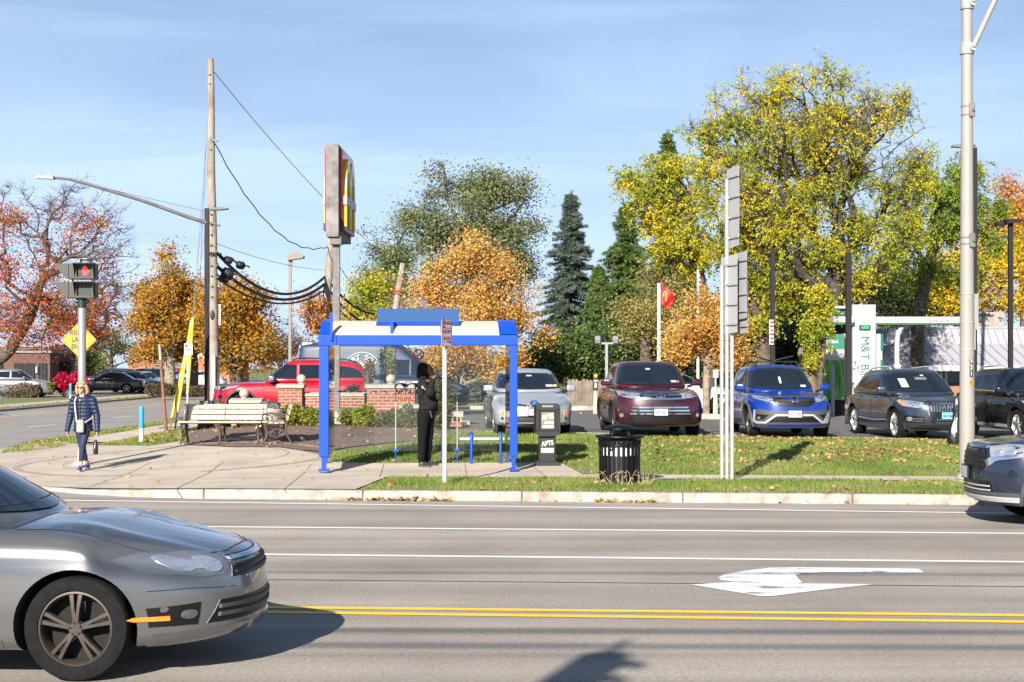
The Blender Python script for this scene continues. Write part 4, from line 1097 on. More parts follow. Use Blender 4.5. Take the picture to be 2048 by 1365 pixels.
def shrub(name,label,px,py,rx,ry,depth,leaves,n=1400,lsize=.06,seed=1,group=None,lumps=7,base_z=None,stems=6,fl=.6,cat='shrub',dz=0.0,rdep=None,aspect=.6):
 """bush from its outline: centre px,py and half-size in the survey picture"""
 rng=np.random.default_rng(seed)
 c=np.array(Dp(px,py,depth));a=rx/F*depth;b=ry/F*depth;dp=rdep or a*.8
 bz=H(c[0],c[1])if base_z is None else base_z
 org=np.array([c[0],c[1],bz])
 root=thing(name,label,cat,tuple(org),group=group)
 cs=rng.normal(size=(lumps,3));cs/=np.linalg.norm(cs,axis=1,keepdims=True);cs*=rng.uniform(.3,.62,(lumps,1))
 k=n//lumps;P=[]
 for q in cs:
  v=rng.normal(size=(k,3));v/=np.linalg.norm(v,axis=1,keepdims=True)
  r=rng.uniform(0,1,(k,1))**.4*rng.uniform(.38,.58)
  P.append(q+v*r)
 P=np.concatenate(P);P=P*np.array([[a,dp,b]])+np.array([0,0,c[2]-bz]);P=P[P[:,2]>.03]
 V,Fq=leaf_quads(P,lsize,rng,.6,0,aspect)
 npmesh('foliage',V,Fq,leaves,root)
 A=[];B=[]
 for i in range(stems*4):
  t=P[rng.integers(len(P))];s=np.array([rng.normal()*a*.12,rng.normal()*dp*.12,-.02]);mid=s*.4+t*.6+rng.normal(size=3)*.05
  A+=[s,mid];B+=[mid,t]
 V,Fq=frusta(np.array(A),np.array(B),np.full(len(A),.009),np.full(len(A),.005),4)
 npmesh('stems',V,Fq,M_TWIGR,root)
 return root
 # ------------------ ground materials
def asphalt(name,base=(.15,.145,.14),stripes=True,yaw=.088,cracks=True):
 m=bpy.data.materials.new(name);nt,N,L=nodes_of(m);b=N['Principled BSDF']
 tc=N.new('ShaderNodeTexCoord');sep=N.new('ShaderNodeSeparateXYZ');L.new(tc.outputs['Object'],sep.inputs[0])
 def noise(scale,detail=4,vec=None,rough=.55):
  n=N.new('ShaderNodeTexNoise');n.inputs['Scale'].default_value=scale;n.inputs['Detail'].default_value=detail;n.inputs['Roughness'].default_value=rough
  L.new(vec or tc.outputs['Object'],n.inputs['Vector']);return n.outputs['Fac']
 def rng_(v,a,c,lo,hi):
  r=N.new('ShaderNodeMapRange');r.inputs['From Min'].default_value=a;r.inputs['From Max'].default_value=c;r.inputs['To Min'].default_value=lo;r.inputs['To Max'].default_value=hi
  L.new(v,r.inputs['Value']);return r.outputs['Result']
 def math_(op,a,c=None):
  q=N.new('ShaderNodeMath');q.operation=op
  for i,v in enumerate((a,c)):
   if v is None:continue
   if isinstance(v,(int,float)):q.inputs[i].default_value=v
   else:L.new(v,q.inputs[i])
  return q.outputs[0]
 f=rng_(noise(150,3,None,.75),.3,.7,.45,1.5)
 f2=rng_(noise(30,4,None,.8),.3,.7,.62,1.32)
 g=rng_(noise(.55,5),.3,.7,.86,1.12)
 k=math_('MULTIPLY',math_('MULTIPLY',f,f2),g)
 mp=N.new('ShaderNodeMapping');mp.inputs['Rotation'].default_value=(0,0,math.atan(yaw));mp.inputs['Scale'].default_value=(.035,1.0,1)
 L.new(tc.outputs['Object'],mp.inputs['Vector'])
 if stripes:
  st=rng_(noise(1.4,4,mp.outputs[0]),.35,.68,.76,1.14)
  k=math_('MULTIPLY',k,st)
  mp2=N.new('ShaderNodeMapping');mp2.inputs['Rotation'].default_value=(0,0,math.atan(yaw));mp2.inputs['Scale'].default_value=(.8,9,1)
  L.new(tc.outputs['Object'],mp2.inputs['Vector'])
  sc=rng_(noise(1.3,5,mp2.outputs[0],.7),.645,.70,1.0,.5)
  k=math_('MULTIPLY',k,sc)
 mx=N.new('ShaderNodeMix');mx.data_type='RGBA';mx.blend_type='MULTIPLY';mx.inputs['Factor'].default_value=1
 mx.inputs['A'].default_value=(*base,1)
 cb=N.new('ShaderNodeCombineColor');
 for i in range(3):L.new(k,cb.inputs[i])
 L.new(cb.outputs[0],mx.inputs['B']);L.new(mx.outputs['Result'],b.inputs['Base Color'])
 b.inputs['Roughness'].default_value=.82;b.inputs['Specular IOR Level'].default_value=.3
 bp=N.new('ShaderNodeBump');bp.inputs['Strength'].default_value=.35;bp.inputs['Distance'].default_value=.006
 L.new(noise(180,3),bp.inputs['Height']);L.new(bp.outputs['Normal'],b.inputs['Normal'])
 return m
M_ROAD=asphalt('road_asphalt',(.275,.246,.218))
M_LOT=asphalt('lot_asphalt',(.115,.11,.11),stripes=False)
M_SIDER=asphalt('side_asphalt',(.24,.225,.21),stripes=False)
M_CONC=mat('pavement_concrete',(.37,.315,.255),rough=.9,noise=.16,scale=1.3,bump=.25,bscale=60,detail=7)
M_CONC2=mat('pavement_concrete_warm',(.40,.34,.28),rough=.9,noise=.14,scale=1.7,bump=.25,bscale=60,detail=7)
M_KERB=mat('kerb_stone',(.31,.275,.235),rough=.9,noise=.4,scale=5,bump=.5,bscale=40,detail=8)
M_JOINT=mat('joint_dark',(.11,.095,.08),rough=1)
M_SOIL=mat('lawn_soil',(.085,.095,.03),rough=1,noise=.4,scale=3,bump=.6,bscale=30,col2=(.19,.15,.075))
M_FARG=mat('far_grass',(.07,.12,.028),rough=1,scale=.8,bump=.6,bscale=30,col2=(.15,.15,.05))
M_MULCH=mat('mulch_brown',(.07,.045,.035),rough=1,scale=14,bump=1.0,bscale=30,col2=(.19,.125,.095))
M_DIRT=mat('bare_dirt',(.2,.15,.1),rough=1,noise=.3,scale=9,bump=.6)
M_WHITE=mat('road_paint_white',(.62,.62,.60),rough=.7,noise=.10,scale=30)
M_YELLOW=mat('road_paint_yellow',(.74,.43,.03),rough=.7,noise=.12,scale=22)
M_PAVER=mat('paver_brown',(.27,.225,.185),rough=.9,noise=.3,scale=9,bump=.4)
def quad_strip(name,A,B,m,z,n=1,k='structure'):
 """flat ribbon between two polylines"""
 mb=MB();nA=len(A)
 vs=[(p[0],p[1],z if len(p)<3 else p[2])for p in A]+[(p[0],p[1],z if len(p)<3 else p[2])for p in B]
 mb.add(vs,[(i,i+1,nA+i+1,nA+i)for i in range(nA-1)])
 o=mb.build(name,m);
 for p in o.data.polygons:
  pass
 bm=bmesh.new();bm.from_mesh(o.data)
 for f in bm.faces:
  if f.normal.z<0:f.normal_flip()
 bm.to_mesh(o.data);bm.free();o['kind']=k
 return o
mb=MB();S_=1500
mb.add([(-S_,-60,-.08),(S_,-60,-.08),(S_,S_,-.08),(-S_,S_,-.08)],[(0,1,2,3)]);o=mb.build('ground',M_FARG);o['kind']='structure'
quad_strip('main_road',[(-90,-25),(90,-25)],[(-90,36),(90,36)]if False else[(-90,Yk(-90)+2),(90,Yk(90)+.1)],M_ROAD,0.0)
patch('side_street',[(-21.6,29.0),(-8.0,22.6),(-8.0,34),(-11.9,37),(-11.9,320),(-21.6,320)],M_SIDER,.004,400,hf=lambda x,y:0)
def kerb_xy(x):return(x,Yk(x)+.12)
lawn_poly=[kerb_xy(-4.6),kerb_xy(0),kerb_xy(40),(40,34.5),(24,Ylot(24)),(12,Ylot(12)),(-1.6,Ylot(-1.6)),(-2.2,41),(-9.4,44.0),(-9.4,160),(-11.75,160),(-11.75,37),(-10.9,30),(-8.6,25.6),(-6.6,23.4)]
patch('lawn',lawn_poly,M_SOIL,0.0,.8)
patch('car_park',[(-9.3,40.5),(-2.0,40.8),(-1.4,Ylot(-1.4)-.02),(12,Ylot(12)),(24,Ylot(24)),(60,34),(60,90),(-9.3,90)],M_LOT,.006,1.5,hf=lambda x,y:0.41-0.0125*(min(16,max(-12,x))+0.5))
mb=MB();n=40
for i in range(n):
 x0=-1.4+26*i/n;x1=-1.4+26*(i+1)/n-.01
 z0=.41-.0125*(min(16,x0)+.5)
 mb.bar((x0,Ylot(x0)-.05,z0-.02),(x1,Ylot(x1)-.05,z0-.02),.14,.10)
o=mb.build('car_park_kerb',M_KERB);o['kind']='structure'
kp=[]
for x in np.linspace(40,-4.6,60):kp.append((x,Yk(x)))
c0=np.array((-4.6,Yk(-4.6)));
cor=[(-5.6,22.35),(-6.6,22.9),(-7.6,23.75),(-8.6,24.95),(-9.6,26.6),(-10.5,28.8),(-11.2,31.6),(-11.65,34.6),(-11.85,38)]
kp+=cor;kp+=[(-11.9,60),(-11.9,160)]
mb=MB();prof=[(0.0,-.02),(0.012,1.0),(.03,1.06),(.13,1.06),(.15,1.0)]
vs=[];fs=[]
m_=len(kp)
for i,p in enumerate(kp):
 a=np.array(kp[max(0,i-1)]);b=np.array(kp[min(m_-1,i+1)]);t=(b-a)/np.linalg.norm(b-a);nn=np.array((t[1],-t[0]))
 if nn[1]<0 and p[0]>-5:nn=-nn
 if p[0]<=-5:nn=np.array((-t[1],t[0]));nn=nn if nn[0]>0 or nn[1]>0 else-nn
 h=max(.05,kerbH(p[0]))if p[1]<36 else .1
 for(o_,z_)in prof:vs.append((p[0]+nn[0]*o_,p[1]+nn[1]*o_,(h*z_ if z_>0 else z_)))
k=len(prof)
for i in range(m_-1):
 for j in range(k-1):fs.append((i*k+j,i*k+j+1,(i+1)*k+j+1,(i+1)*k+j))
mb.add(vs,fs);o=mb.build('kerb',M_KERB,smooth=40);o['kind']='structure'
mb=MB()
for px in(395,722,1043,1362,1692,1990):
 q=Gz(px,1003);mb.box((q.x,Yk(q.x)+.07,.075),(.018,.16,.135))
o=mb.build('kerb_joint',M_JOINT);o['kind']='structure'
PZ=[kerb_xy(-2.30),kerb_xy(-4.6)]+[(a+.1,b+.1)for a,b in cor[:8]]
g=lambda px,py:tuple(GH(px,py)[:2])
PZ2=PZ+[(-10.9,36.5),g(196,893),g(300,894),g(352,886),g(362,884),g(372,893),g(470,897),g(560,897),g(600,903),g(640,912),g(650,925),g(700,927),g(775,929),g(1120,927),g(1165,951),(1.6,Yk(1.6)+3.55)]
PZ2+=[(1.6,Yk(1.6)+2.65),(-2.05,Yk(-2.05)+2.62)]
patch('corner_plaza',PZ2,M_CONC,.018,.7)
patch('pavement',[(1.55,Yk(1.55)+2.65),(40,Yk(40)+2.65),(40,Yk(40)+3.55),(1.55,Yk(1.55)+3.55)],M_CONC2,.016,.9)
patch('side_path',[(-10.9,36.4),(-9.5,35.5),(-9.3,42),(-9.5,160),(-10.9,160)],M_CONC2,.02,3)
mb=MB()
def groove(a,b,w=.014,dz=.021):
 a=Vector(a);b=Vector(b);n=max(2,int((b-a).length/.5))
 d=(b-a).normalized();s=Vector((-d.y,d.x))*w/2
 vs=[]
 for i in range(n+1):
  p=a.lerp(b,i/n);z=H(p.x,p.y)+dz
  vs+=[(p.x+s.x,p.y+s.y,z),(p.x-s.x,p.y-s.y,z)]
 mb.add(vs,[(2*i,2*i+1,2*i+3,2*i+2)for i in range(n)])
for(a,b)in(((345,984),(448,925)),((566,983),(622,932)),((180,976),(300,928)),((758,958),(768,930)),((934,957),(930,930)),((1095,957),(1060,930)),((30,931),(60,922))):
 groove(g(*a),g(*b))
groove(g(420,966),g(640,966),.012);groove(g(640,945),g(1165,945),.012)
for i in range(14):
 x=3+1.7*i;groove((x,Yk(x)+2.68),(x,Yk(x)+3.52))
o=mb.build('pavement_joint',M_JOINT);o['kind']='structure'
cpt=GH(355,917);mb=MB()
def ring(cx,cy,rx,ry,w,mi,a0=0,a1=2*PI,dz=.022,n=72):
 vs=[];fs=[]
 for i in range(n+1):
  a=a0+(a1-a0)*i/n
  for rr in(1.0,1.0-w/rx):
   x,y=cx+rx*rr*math.cos(a),cy+ry*rr*math.sin(a);vs.append((x,y,H(x,y)+dz))
 for i in range(n):fs.append((2*i,2*i+1,2*i+3,2*i+2))
 mb.add(vs,fs,mi)
ring(cpt.x,cpt.y,3.0,3.0,.16,0);ring(cpt.x,cpt.y,2.1,2.1,.012,1)
for i in range(0):
 a=2*PI*i/8+.2
 p0=(cpt.x+.5*math.cos(a),cpt.y+.5*math.sin(a));p1=(cpt.x+2.84*math.cos(a),cpt.y+2.84*math.sin(a))
 d=Vector((p1[0]-p0[0],p1[1]-p0[1])).normalized();s=Vector((-d.y,d.x))*.006
 mb.add([(p[0]+q*s.x,p[1]+q*s.y,H(p[0],p[1])+.0235)for p in(p0,p1)for q in(1,-1)],[(0,1,3,2)],1)
o=mb.build('paving_ring',[M_PAVER,M_JOINT]);o['kind']='structure'
bed=[g(372,891),g(470,896),g(560,896),g(600,902),g(648,905),g(700,896),g(770,888),g(880,878),g(960,868),g(950,855),(-2.2,40.2),(-8.0,41.8),(-8.8,38.0)]
patch('planting_bed',bed,M_MULCH,.022,.35)
def line(p0,p1,w,m,ext=(0,0),z=.005,name='road_marking'):
 a=Gz(*p0);b=Gz(*p1);d=(b-a).normalized();a=a-d*ext[0];b=b+d*ext[1];s=Vector((-d.y,d.x,0))*w/2
 mb=MB();n=max(1,int((b-a).length/2));vs=[]
 for i in range(n+1):
  p=a.lerp(b,i/n);vs+=[(p.x+s.x,p.y+s.y,z),(p.x-s.x,p.y-s.y,z)]
 mb.add(vs,[(2*i,2*i+1,2*i+3,2*i+2)for i in range(n)])
 o=mb.build(name,m);o['kind']='structure';return o
line((380,1005),(2048,1028),.12,M_WHITE,(6,20));line((480,1055),(2048,1068),.12,M_WHITE,(30,30));line((530,1110),(2048,1125),.12,M_WHITE,(30,30))
line((560,1216),(2048,1232),.115,M_YELLOW,(30,30));line((560,1226),(2048,1245),.115,M_YELLOW,(30,30))
line((0,835),(330,809),.14,M_YELLOW,(12,100),z=.009)
for p in(((55,855),(112,850)),((228,836),(266,833)),((350,822),(378,820)),((0,832),(100,824))):line(p[0],p[1],.13,M_WHITE,z=.009)
ar=MB()
def gp(pts):return[tuple(Gz(*p)[:2])for p in pts]
shaft=[(1837,1139),(1600,1136),(1540,1137),(1490,1143),(1450,1150),(1437,1156),(1442,1162),(1470,1165),(1594,1169),(1605,1166),(1595,1158),(1592,1152),(1610,1148),(1650,1146),(1848,1147)]
head=[(1383,1171),(1462,1166),(1594,1168.5),(1748,1170),(1640,1182),(1545,1194),(1520,1194)]
for q in(shaft,head):
 bm=poly_grid(gp(q),5)
 ar.add([(v.co.x,v.co.y,.006)for v in bm.verts],[[v.index for v in f.verts]for f in(bm.verts.index_update()or bm.faces)])if False else None
 bm.verts.index_update();ar.add([(v.co.x,v.co.y,.006)for v in bm.verts],[[v.index for v in f.verts]for f in bm.faces]);bm.free()
m=bpy.data.materials.new('worn_arrow_paint');nt,N,L=nodes_of(m)
tc=N.new('ShaderNodeTexCoord');nz=N.new('ShaderNodeTexNoise');nz.inputs['Scale'].default_value=1.6;nz.inputs['Detail'].default_value=7;nz.inputs['Roughness'].default_value=.7
mp=N.new('ShaderNodeMapping');mp.inputs['Scale'].default_value=(1,3,1);L.new(tc.outputs['Object'],mp.inputs['Vector']);L.new(mp.outputs[0],nz.inputs['Vector'])
rp=N.new('ShaderNodeValToRGB');rp.color_ramp.elements[0].position=.565;rp.color_ramp.elements[0].color=(.6,.6,.58,1);rp.color_ramp.elements[1].position=.60;rp.color_ramp.elements[1].color=(.19,.17,.155,1)
L.new(nz.outputs['Fac'],rp.inputs[0]);L.new(rp.outputs[0],N['Principled BSDF'].inputs['Base Color']);N['Principled BSDF'].inputs['Roughness'].default_value=.75
o=ar.build('road_marking',m);o['kind']='structure'
M_DKLINE=mat('dark_line',(.035,.033,.033),rough=.7)
line((530,1160),(2048,1174),.03,M_DKLINE,(20,20),z=.003,name='road_dark_line')  # thin dark line along the lane
M_FPATH=mat('far_path',(.33,.29,.25),rough=.9,noise=.15,scale=2)
quad_strip('far_verge',[(-21.6,60),(-21.6,320)],[(-80,60),(-80,320)],M_FARG,.11)
quad_strip('far_kerb',[(-21.5,60,0),(-21.5,320,0)],[(-21.7,60,.13),(-21.7,320,.13)],M_KERB,0)
quad_strip('far_path',[(-22.8,62),(-22.8,320)],[(-24.4,62),(-24.4,320)],M_FPATH,.118)
quad_strip('driveway',[(-21.4,73,.02),(-21.4,80,.02)],[(-36,80,.125),(-36,87,.125)],M_FPATH,.1)
quad_strip('far_car_park',[(-26,90),(-26,200)],[(-75,90),(-75,200)],M_SIDER,.12)
quad_strip('far_car_park',[(-29,78),(-29,89)],[(-60,78),(-60,89)],M_SIDER,.122)
quad_strip('back_lawn',[(-9.3,62),(6,54),(12,53),(60,62)],[(-9.3,140),(6,140),(12,140),(60,140)],M_FARG,.43)
# ------------------ grass blades and fallen leaves
def inside(poly,X,Y):
 r=np.zeros(len(X),bool);n=len(poly);j=n-1
 for i in range(n):
  xi,yi=poly[i][0],poly[i][1];xj,yj=poly[j][0],poly[j][1]
  c=((yi>Y)!=(yj>Y))&(X<(xj-xi)*(Y-yi)/(yj-yi+1e-12)+xi)
  r^=c;j=i
 return r
Hv=np.vectorize(H)
strip_poly=[(-2.2,Yk(-2.2)+.2),(9.5,Yk(9.5)+.2),(9.5,Yk(9.5)+2.66),(1.0,Yk(1)+2.66),(-1.98,Yk(-1.98)+2.62)]
slope_poly=[(1.65,Yk(1.65)+3.55),(12.5,Yk(12.5)+3.55),(12.5,Ylot(12.5)-.1),(-1.3,Ylot(-1.3)-.1),g(800,890),g(650,910),g(660,926),g(775,928),g(1120,926),g(1163,950)]
patch_poly=[g(196,891),g(300,892),g(352,884),g(372,888),g(380,872),g(365,858),(-9.45,38.5),(-9.5,36)]
verge_poly=[(-11.7,36),(-10.95,36.3),(-10.95,60),(-11.7,60)]
verge2=[g(0,911),g(100,900),g(190,884),(-10.95,38),(-11.7,37),(-11.45,34.5),(-11.2,33)]
def blades(name,polys,dens,hgt,cols,seed,w=.008):
 rng=np.random.default_rng(seed);PX=[];PY=[]
 for q,d in zip(polys,dens):
  xs=[p[0]for p in q];ys=[p[1]for p in q]
  n=int((max(xs)-min(xs))*(max(ys)-min(ys))*d)
  X=rng.uniform(min(xs),max(xs),n);Y=rng.uniform(min(ys),max(ys),n)
  k=inside(q,X,Y)&(rng.uniform(size=n)<np.clip(.62+.5*np.sin(X*1.7+1.3*np.sin(Y*.9))*np.sin(Y*2.1+X*.6)+.35*np.sin(X*5.3+Y*3.1),.12,1));PX.append(X[k]);PY.append(Y[k])
 X=np.concatenate(PX);Y=np.concatenate(PY);n=len(X);Z=Hv(X,Y)
 a=rng.uniform(0,6.283,n);hh=hgt*rng.uniform(.5,1.35,n);ln=rng.uniform(.1,.7,n)*hh;la=rng.uniform(0,6.283,n)
 ww=w*(1+np.clip((Y-24)/12,0,1))
 dx,dy=np.cos(a)*ww,np.sin(a)*ww
 V=np.stack([np.stack([X-dx,Y-dy,Z-.005],1),np.stack([X+dx,Y+dy,Z-.005],1),np.stack([X+np.cos(la)*ln,Y+np.sin(la)*ln,Z+hh],1)],1).reshape(-1,3)
 o=npmesh(name,V,np.arange(n*3).reshape(n,3),leafmat(name+'_blades',cols,.4,.6));o['kind']='stuff'
 return o
GREENS=[(.10,.15,.025),(.12,.19,.03),(.16,.23,.04),(.20,.26,.05),(.26,.27,.08),(.32,.26,.12)]
o=blades('grass',[strip_poly,slope_poly],[1900,1300],.055,GREENS,3);tag(o,'short mown grass of the kerb strip and the bank below the car park','grass')
o=blades('verge_grass',[patch_poly,verge_poly,verge2],[700,500,600],.06,GREENS,4);tag(o,'grass patches beside the side street behind the bollard','grass')
dry=[(-1.9,Yk(-1.9)+.2),(9.5,Yk(9.5)+.2),(9.5,Yk(9.5)+.75),(-1.9,Yk(-1.9)+.5)]
o=blades('dry_grass',[dry],[1100],.04,[(.26,.19,.09),(.36,.27,.14),(.22,.20,.07)],5);tag(o,'straw coloured dry grass along the back of the kerb','grass')
def fallen(name,spec,seed,cols):
 rng=np.random.default_rng(seed);P=[];SZ=[]
 for q,n,lift,clump in spec:
  xs=[p[0]for p in q];ys=[p[1]for p in q]
  if clump:
   cx=rng.uniform(min(xs),max(xs),clump);cy=rng.uniform(min(ys),max(ys),clump);i=rng.integers(0,clump,n*3)
   X=cx[i]+rng.normal(size=n*3)*.55;Y=cy[i]+rng.normal(size=n*3)*.22
  else:X=rng.uniform(min(xs),max(xs),n*3);Y=rng.uniform(min(ys),max(ys),n*3)
  k=np.where(inside(q,X,Y))[0][:n]
  Z=(Hv(X[k],Y[k])if lift is not None else np.zeros(len(k)))+(lift if lift is not None else .008)
  P.append(np.stack([X[k],Y[k],Z+rng.uniform(0,.015,len(k))],1))
 P=np.concatenate(P);n=len(P)
 a=rng.normal(size=(n,3));a[:,2]*=.25;a/=np.linalg.norm(a,axis=1,keepdims=True)
 up=rng.normal(size=(n,3))*.45+np.array([[0,-.25,1]])
 s=np.cross(a,up);s/=np.linalg.norm(s,axis=1,keepdims=True);nn=np.cross(s,a)
 L_=rng.uniform(.035,.085,(n,1));W_=L_*rng.uniform(.3,.5,(n,1))
 f=nn*L_*rng.uniform(.05,.3,(n,1))
 V=np.stack([P,P+a*L_*.3+s*W_+f,P+a*L_*.75+s*W_*.8+f,P+a*L_+f*.4,P+a*L_*.75-s*W_*.8+f,P+a*L_*.3-s*W_+f],1).reshape(-1,3)
 o=npmesh(name,V,np.arange(n*6).reshape(n,6),leafmat(name+'_mat',cols,.2,.7));o['kind']='stuff';return o
AUT=[(.10,.045,.02),(.22,.105,.035),(.32,.19,.08),(.38,.26,.14),(.42,.23,.05),(.26,.09,.025)]
rightside=[(2.5,27),(12.5,26.5),(12.5,Ylot(12.5)-.2),(2.0,Ylot(2)-.2)]
gut=[(-3.2,Yk(-3.2)-.16),(9,Yk(9)-.16),(9,Yk(9)-.01),(-3.2,Yk(-3.2)-.01)]
gutL=[(-2.45,Yk(-2.45)-.15),(-.85,Yk(-.85)-.15),(-.85,Yk(-.85)-.01),(-2.45,Yk(-2.45)-.01)]
gutM=[(1.1,Yk(1.1)-.15),(2.1,Yk(2.1)-.15),(2.1,Yk(2.1)-.01),(1.1,Yk(1.1)-.01)]
lotq=[(-1,35.5),(14,34.5),(14,50),(-1,50)]
farv=[(-22.6,64),(-21.9,64),(-21.9,110),(-22.6,110)]
o=fallen('fallen_leaves',[(slope_poly,600,.03,0),(rightside,2300,.03,80),(rightside,700,.03,0),(strip_poly,190,.03,0),(gut,60,None,0),(gutL,170,None,0),(gutM,60,None,0),(bed,330,.03,0),(patch_poly,300,.03,0),(verge_poly,150,.03,0),(verge2,150,.03,0),(PZ2,60,.022,0),(lotq,110,.03,0),(farv,700,.03,0)],8,AUT)
tag(o,'brown and yellow leaves fallen on the grass, the bed and along the kerb','leaves')
# ------------------ street furniture
M_BLUE=mat('shelter_blue_paint',(.0015,.048,.38),rough=.36,coat=.15,noise=.06,scale=3)
M_CREAM=mat('roof_cream',(.46,.41,.32),rough=.5,noise=.05,scale=3)
M_SOLAR=mat('solar_cells',(.035,.085,.20),rough=.3,coat=.2)
M_STEEL=mat('galvanised_steel',(.33,.32,.31),rough=.45,metal=.25,noise=.16,scale=9)
M_STEELD=mat('weathered_steel',(.125,.118,.112),rough=.7,noise=.28,scale=5)
M_POLE=mat('pole_grey_paint',(.24,.225,.205),rough=.55,noise=.06,scale=4)
M_DARKP=mat('dark_bronze_paint',(.012,.011,.011),rough=.6,spec=.25)
M_BLACK=mat('black_enamel',(.004,.004,.0045),rough=.38,spec=.3)
M_SIGNBK=mat('sign_back_grey',(.30,.30,.31),rough=.55,metal=.1)
M_SIGNW=mat('sign_white',(.46,.46,.48),rough=.45)
M_REDP=mat('sign_red',(.42,.008,.015),rough=.4)
M_REDTX=mat('sign_red_letters',(.26,.015,.025),rough=.5)
M_BLKTX=mat('black_letters',(.015,.015,.017),rough=.5)
M_WHTX=mat('white_letters',(.5,.5,.48),rough=.5)
M_YSIGN=mat('sign_yellow',(.55,.30,.008),rough=.45)
M_YPLAST=mat('yellow_guard',(.55,.42,.015),rough=.4)
M_WOODP=mat('pole_wood',(.24,.205,.17),rough=.95,noise=.30,scale=2.5,bump=.5,bscale=30)
M_BENCH=mat('bench_planks',(.36,.285,.21),rough=.6,noise=.12,scale=5)
M_IRON=mat('bench_iron',(.07,.045,.035),rough=.6)
M_STONE=mat('cast_stone',(.33,.285,.24),rough=.85,noise=.08,scale=6,bump=.15)
M_CONCB=mat('rough_concrete',(.34,.30,.26),rough=.95,noise=.2,scale=6,bump=.4)
M_ROCK=mat('dark_granite',(.05,.055,.06),rough=.8,scale=16,bump=.9,bscale=22,col2=(.22,.23,.25))
def glass_clear(name,tint=(.93,.96,.95),a=.010):
 m=bpy.data.materials.new(name);nt,N,L=nodes_of(m);out=N['Material Output'];N.remove(N['Principled BSDF'])
 tr=N.new('ShaderNodeBsdfTransparent');tr.inputs[0].default_value=(*tint,1)
 gl=N.new('ShaderNodeBsdfGlossy');gl.inputs['Roughness'].default_value=.03
 df=N.new('ShaderNodeBsdfDiffuse');df.inputs[0].default_value=(.55,.56,.54,1)
 fr=N.new('ShaderNodeFresnel');fr.inputs[0].default_value=1.45
 a1=N.new('ShaderNodeMixShader');L.new(fr.outputs[0],a1.inputs[0]);L.new(tr.outputs[0],a1.inputs[1]);L.new(gl.outputs[0],a1.inputs[2])
 a2=N.new('ShaderNodeMixShader');a2.inputs[0].default_value=a;L.new(a1.outputs[0],a2.inputs[1]);L.new(df.outputs[0],a2.inputs[2])
 L.new(a2.outputs[0],out.inputs[0]);return m
M_PANE=glass_clear('shelter_glass',a=.016);M_PANEC=glass_clear('clear_plastic',(.96,.97,.98),.05)
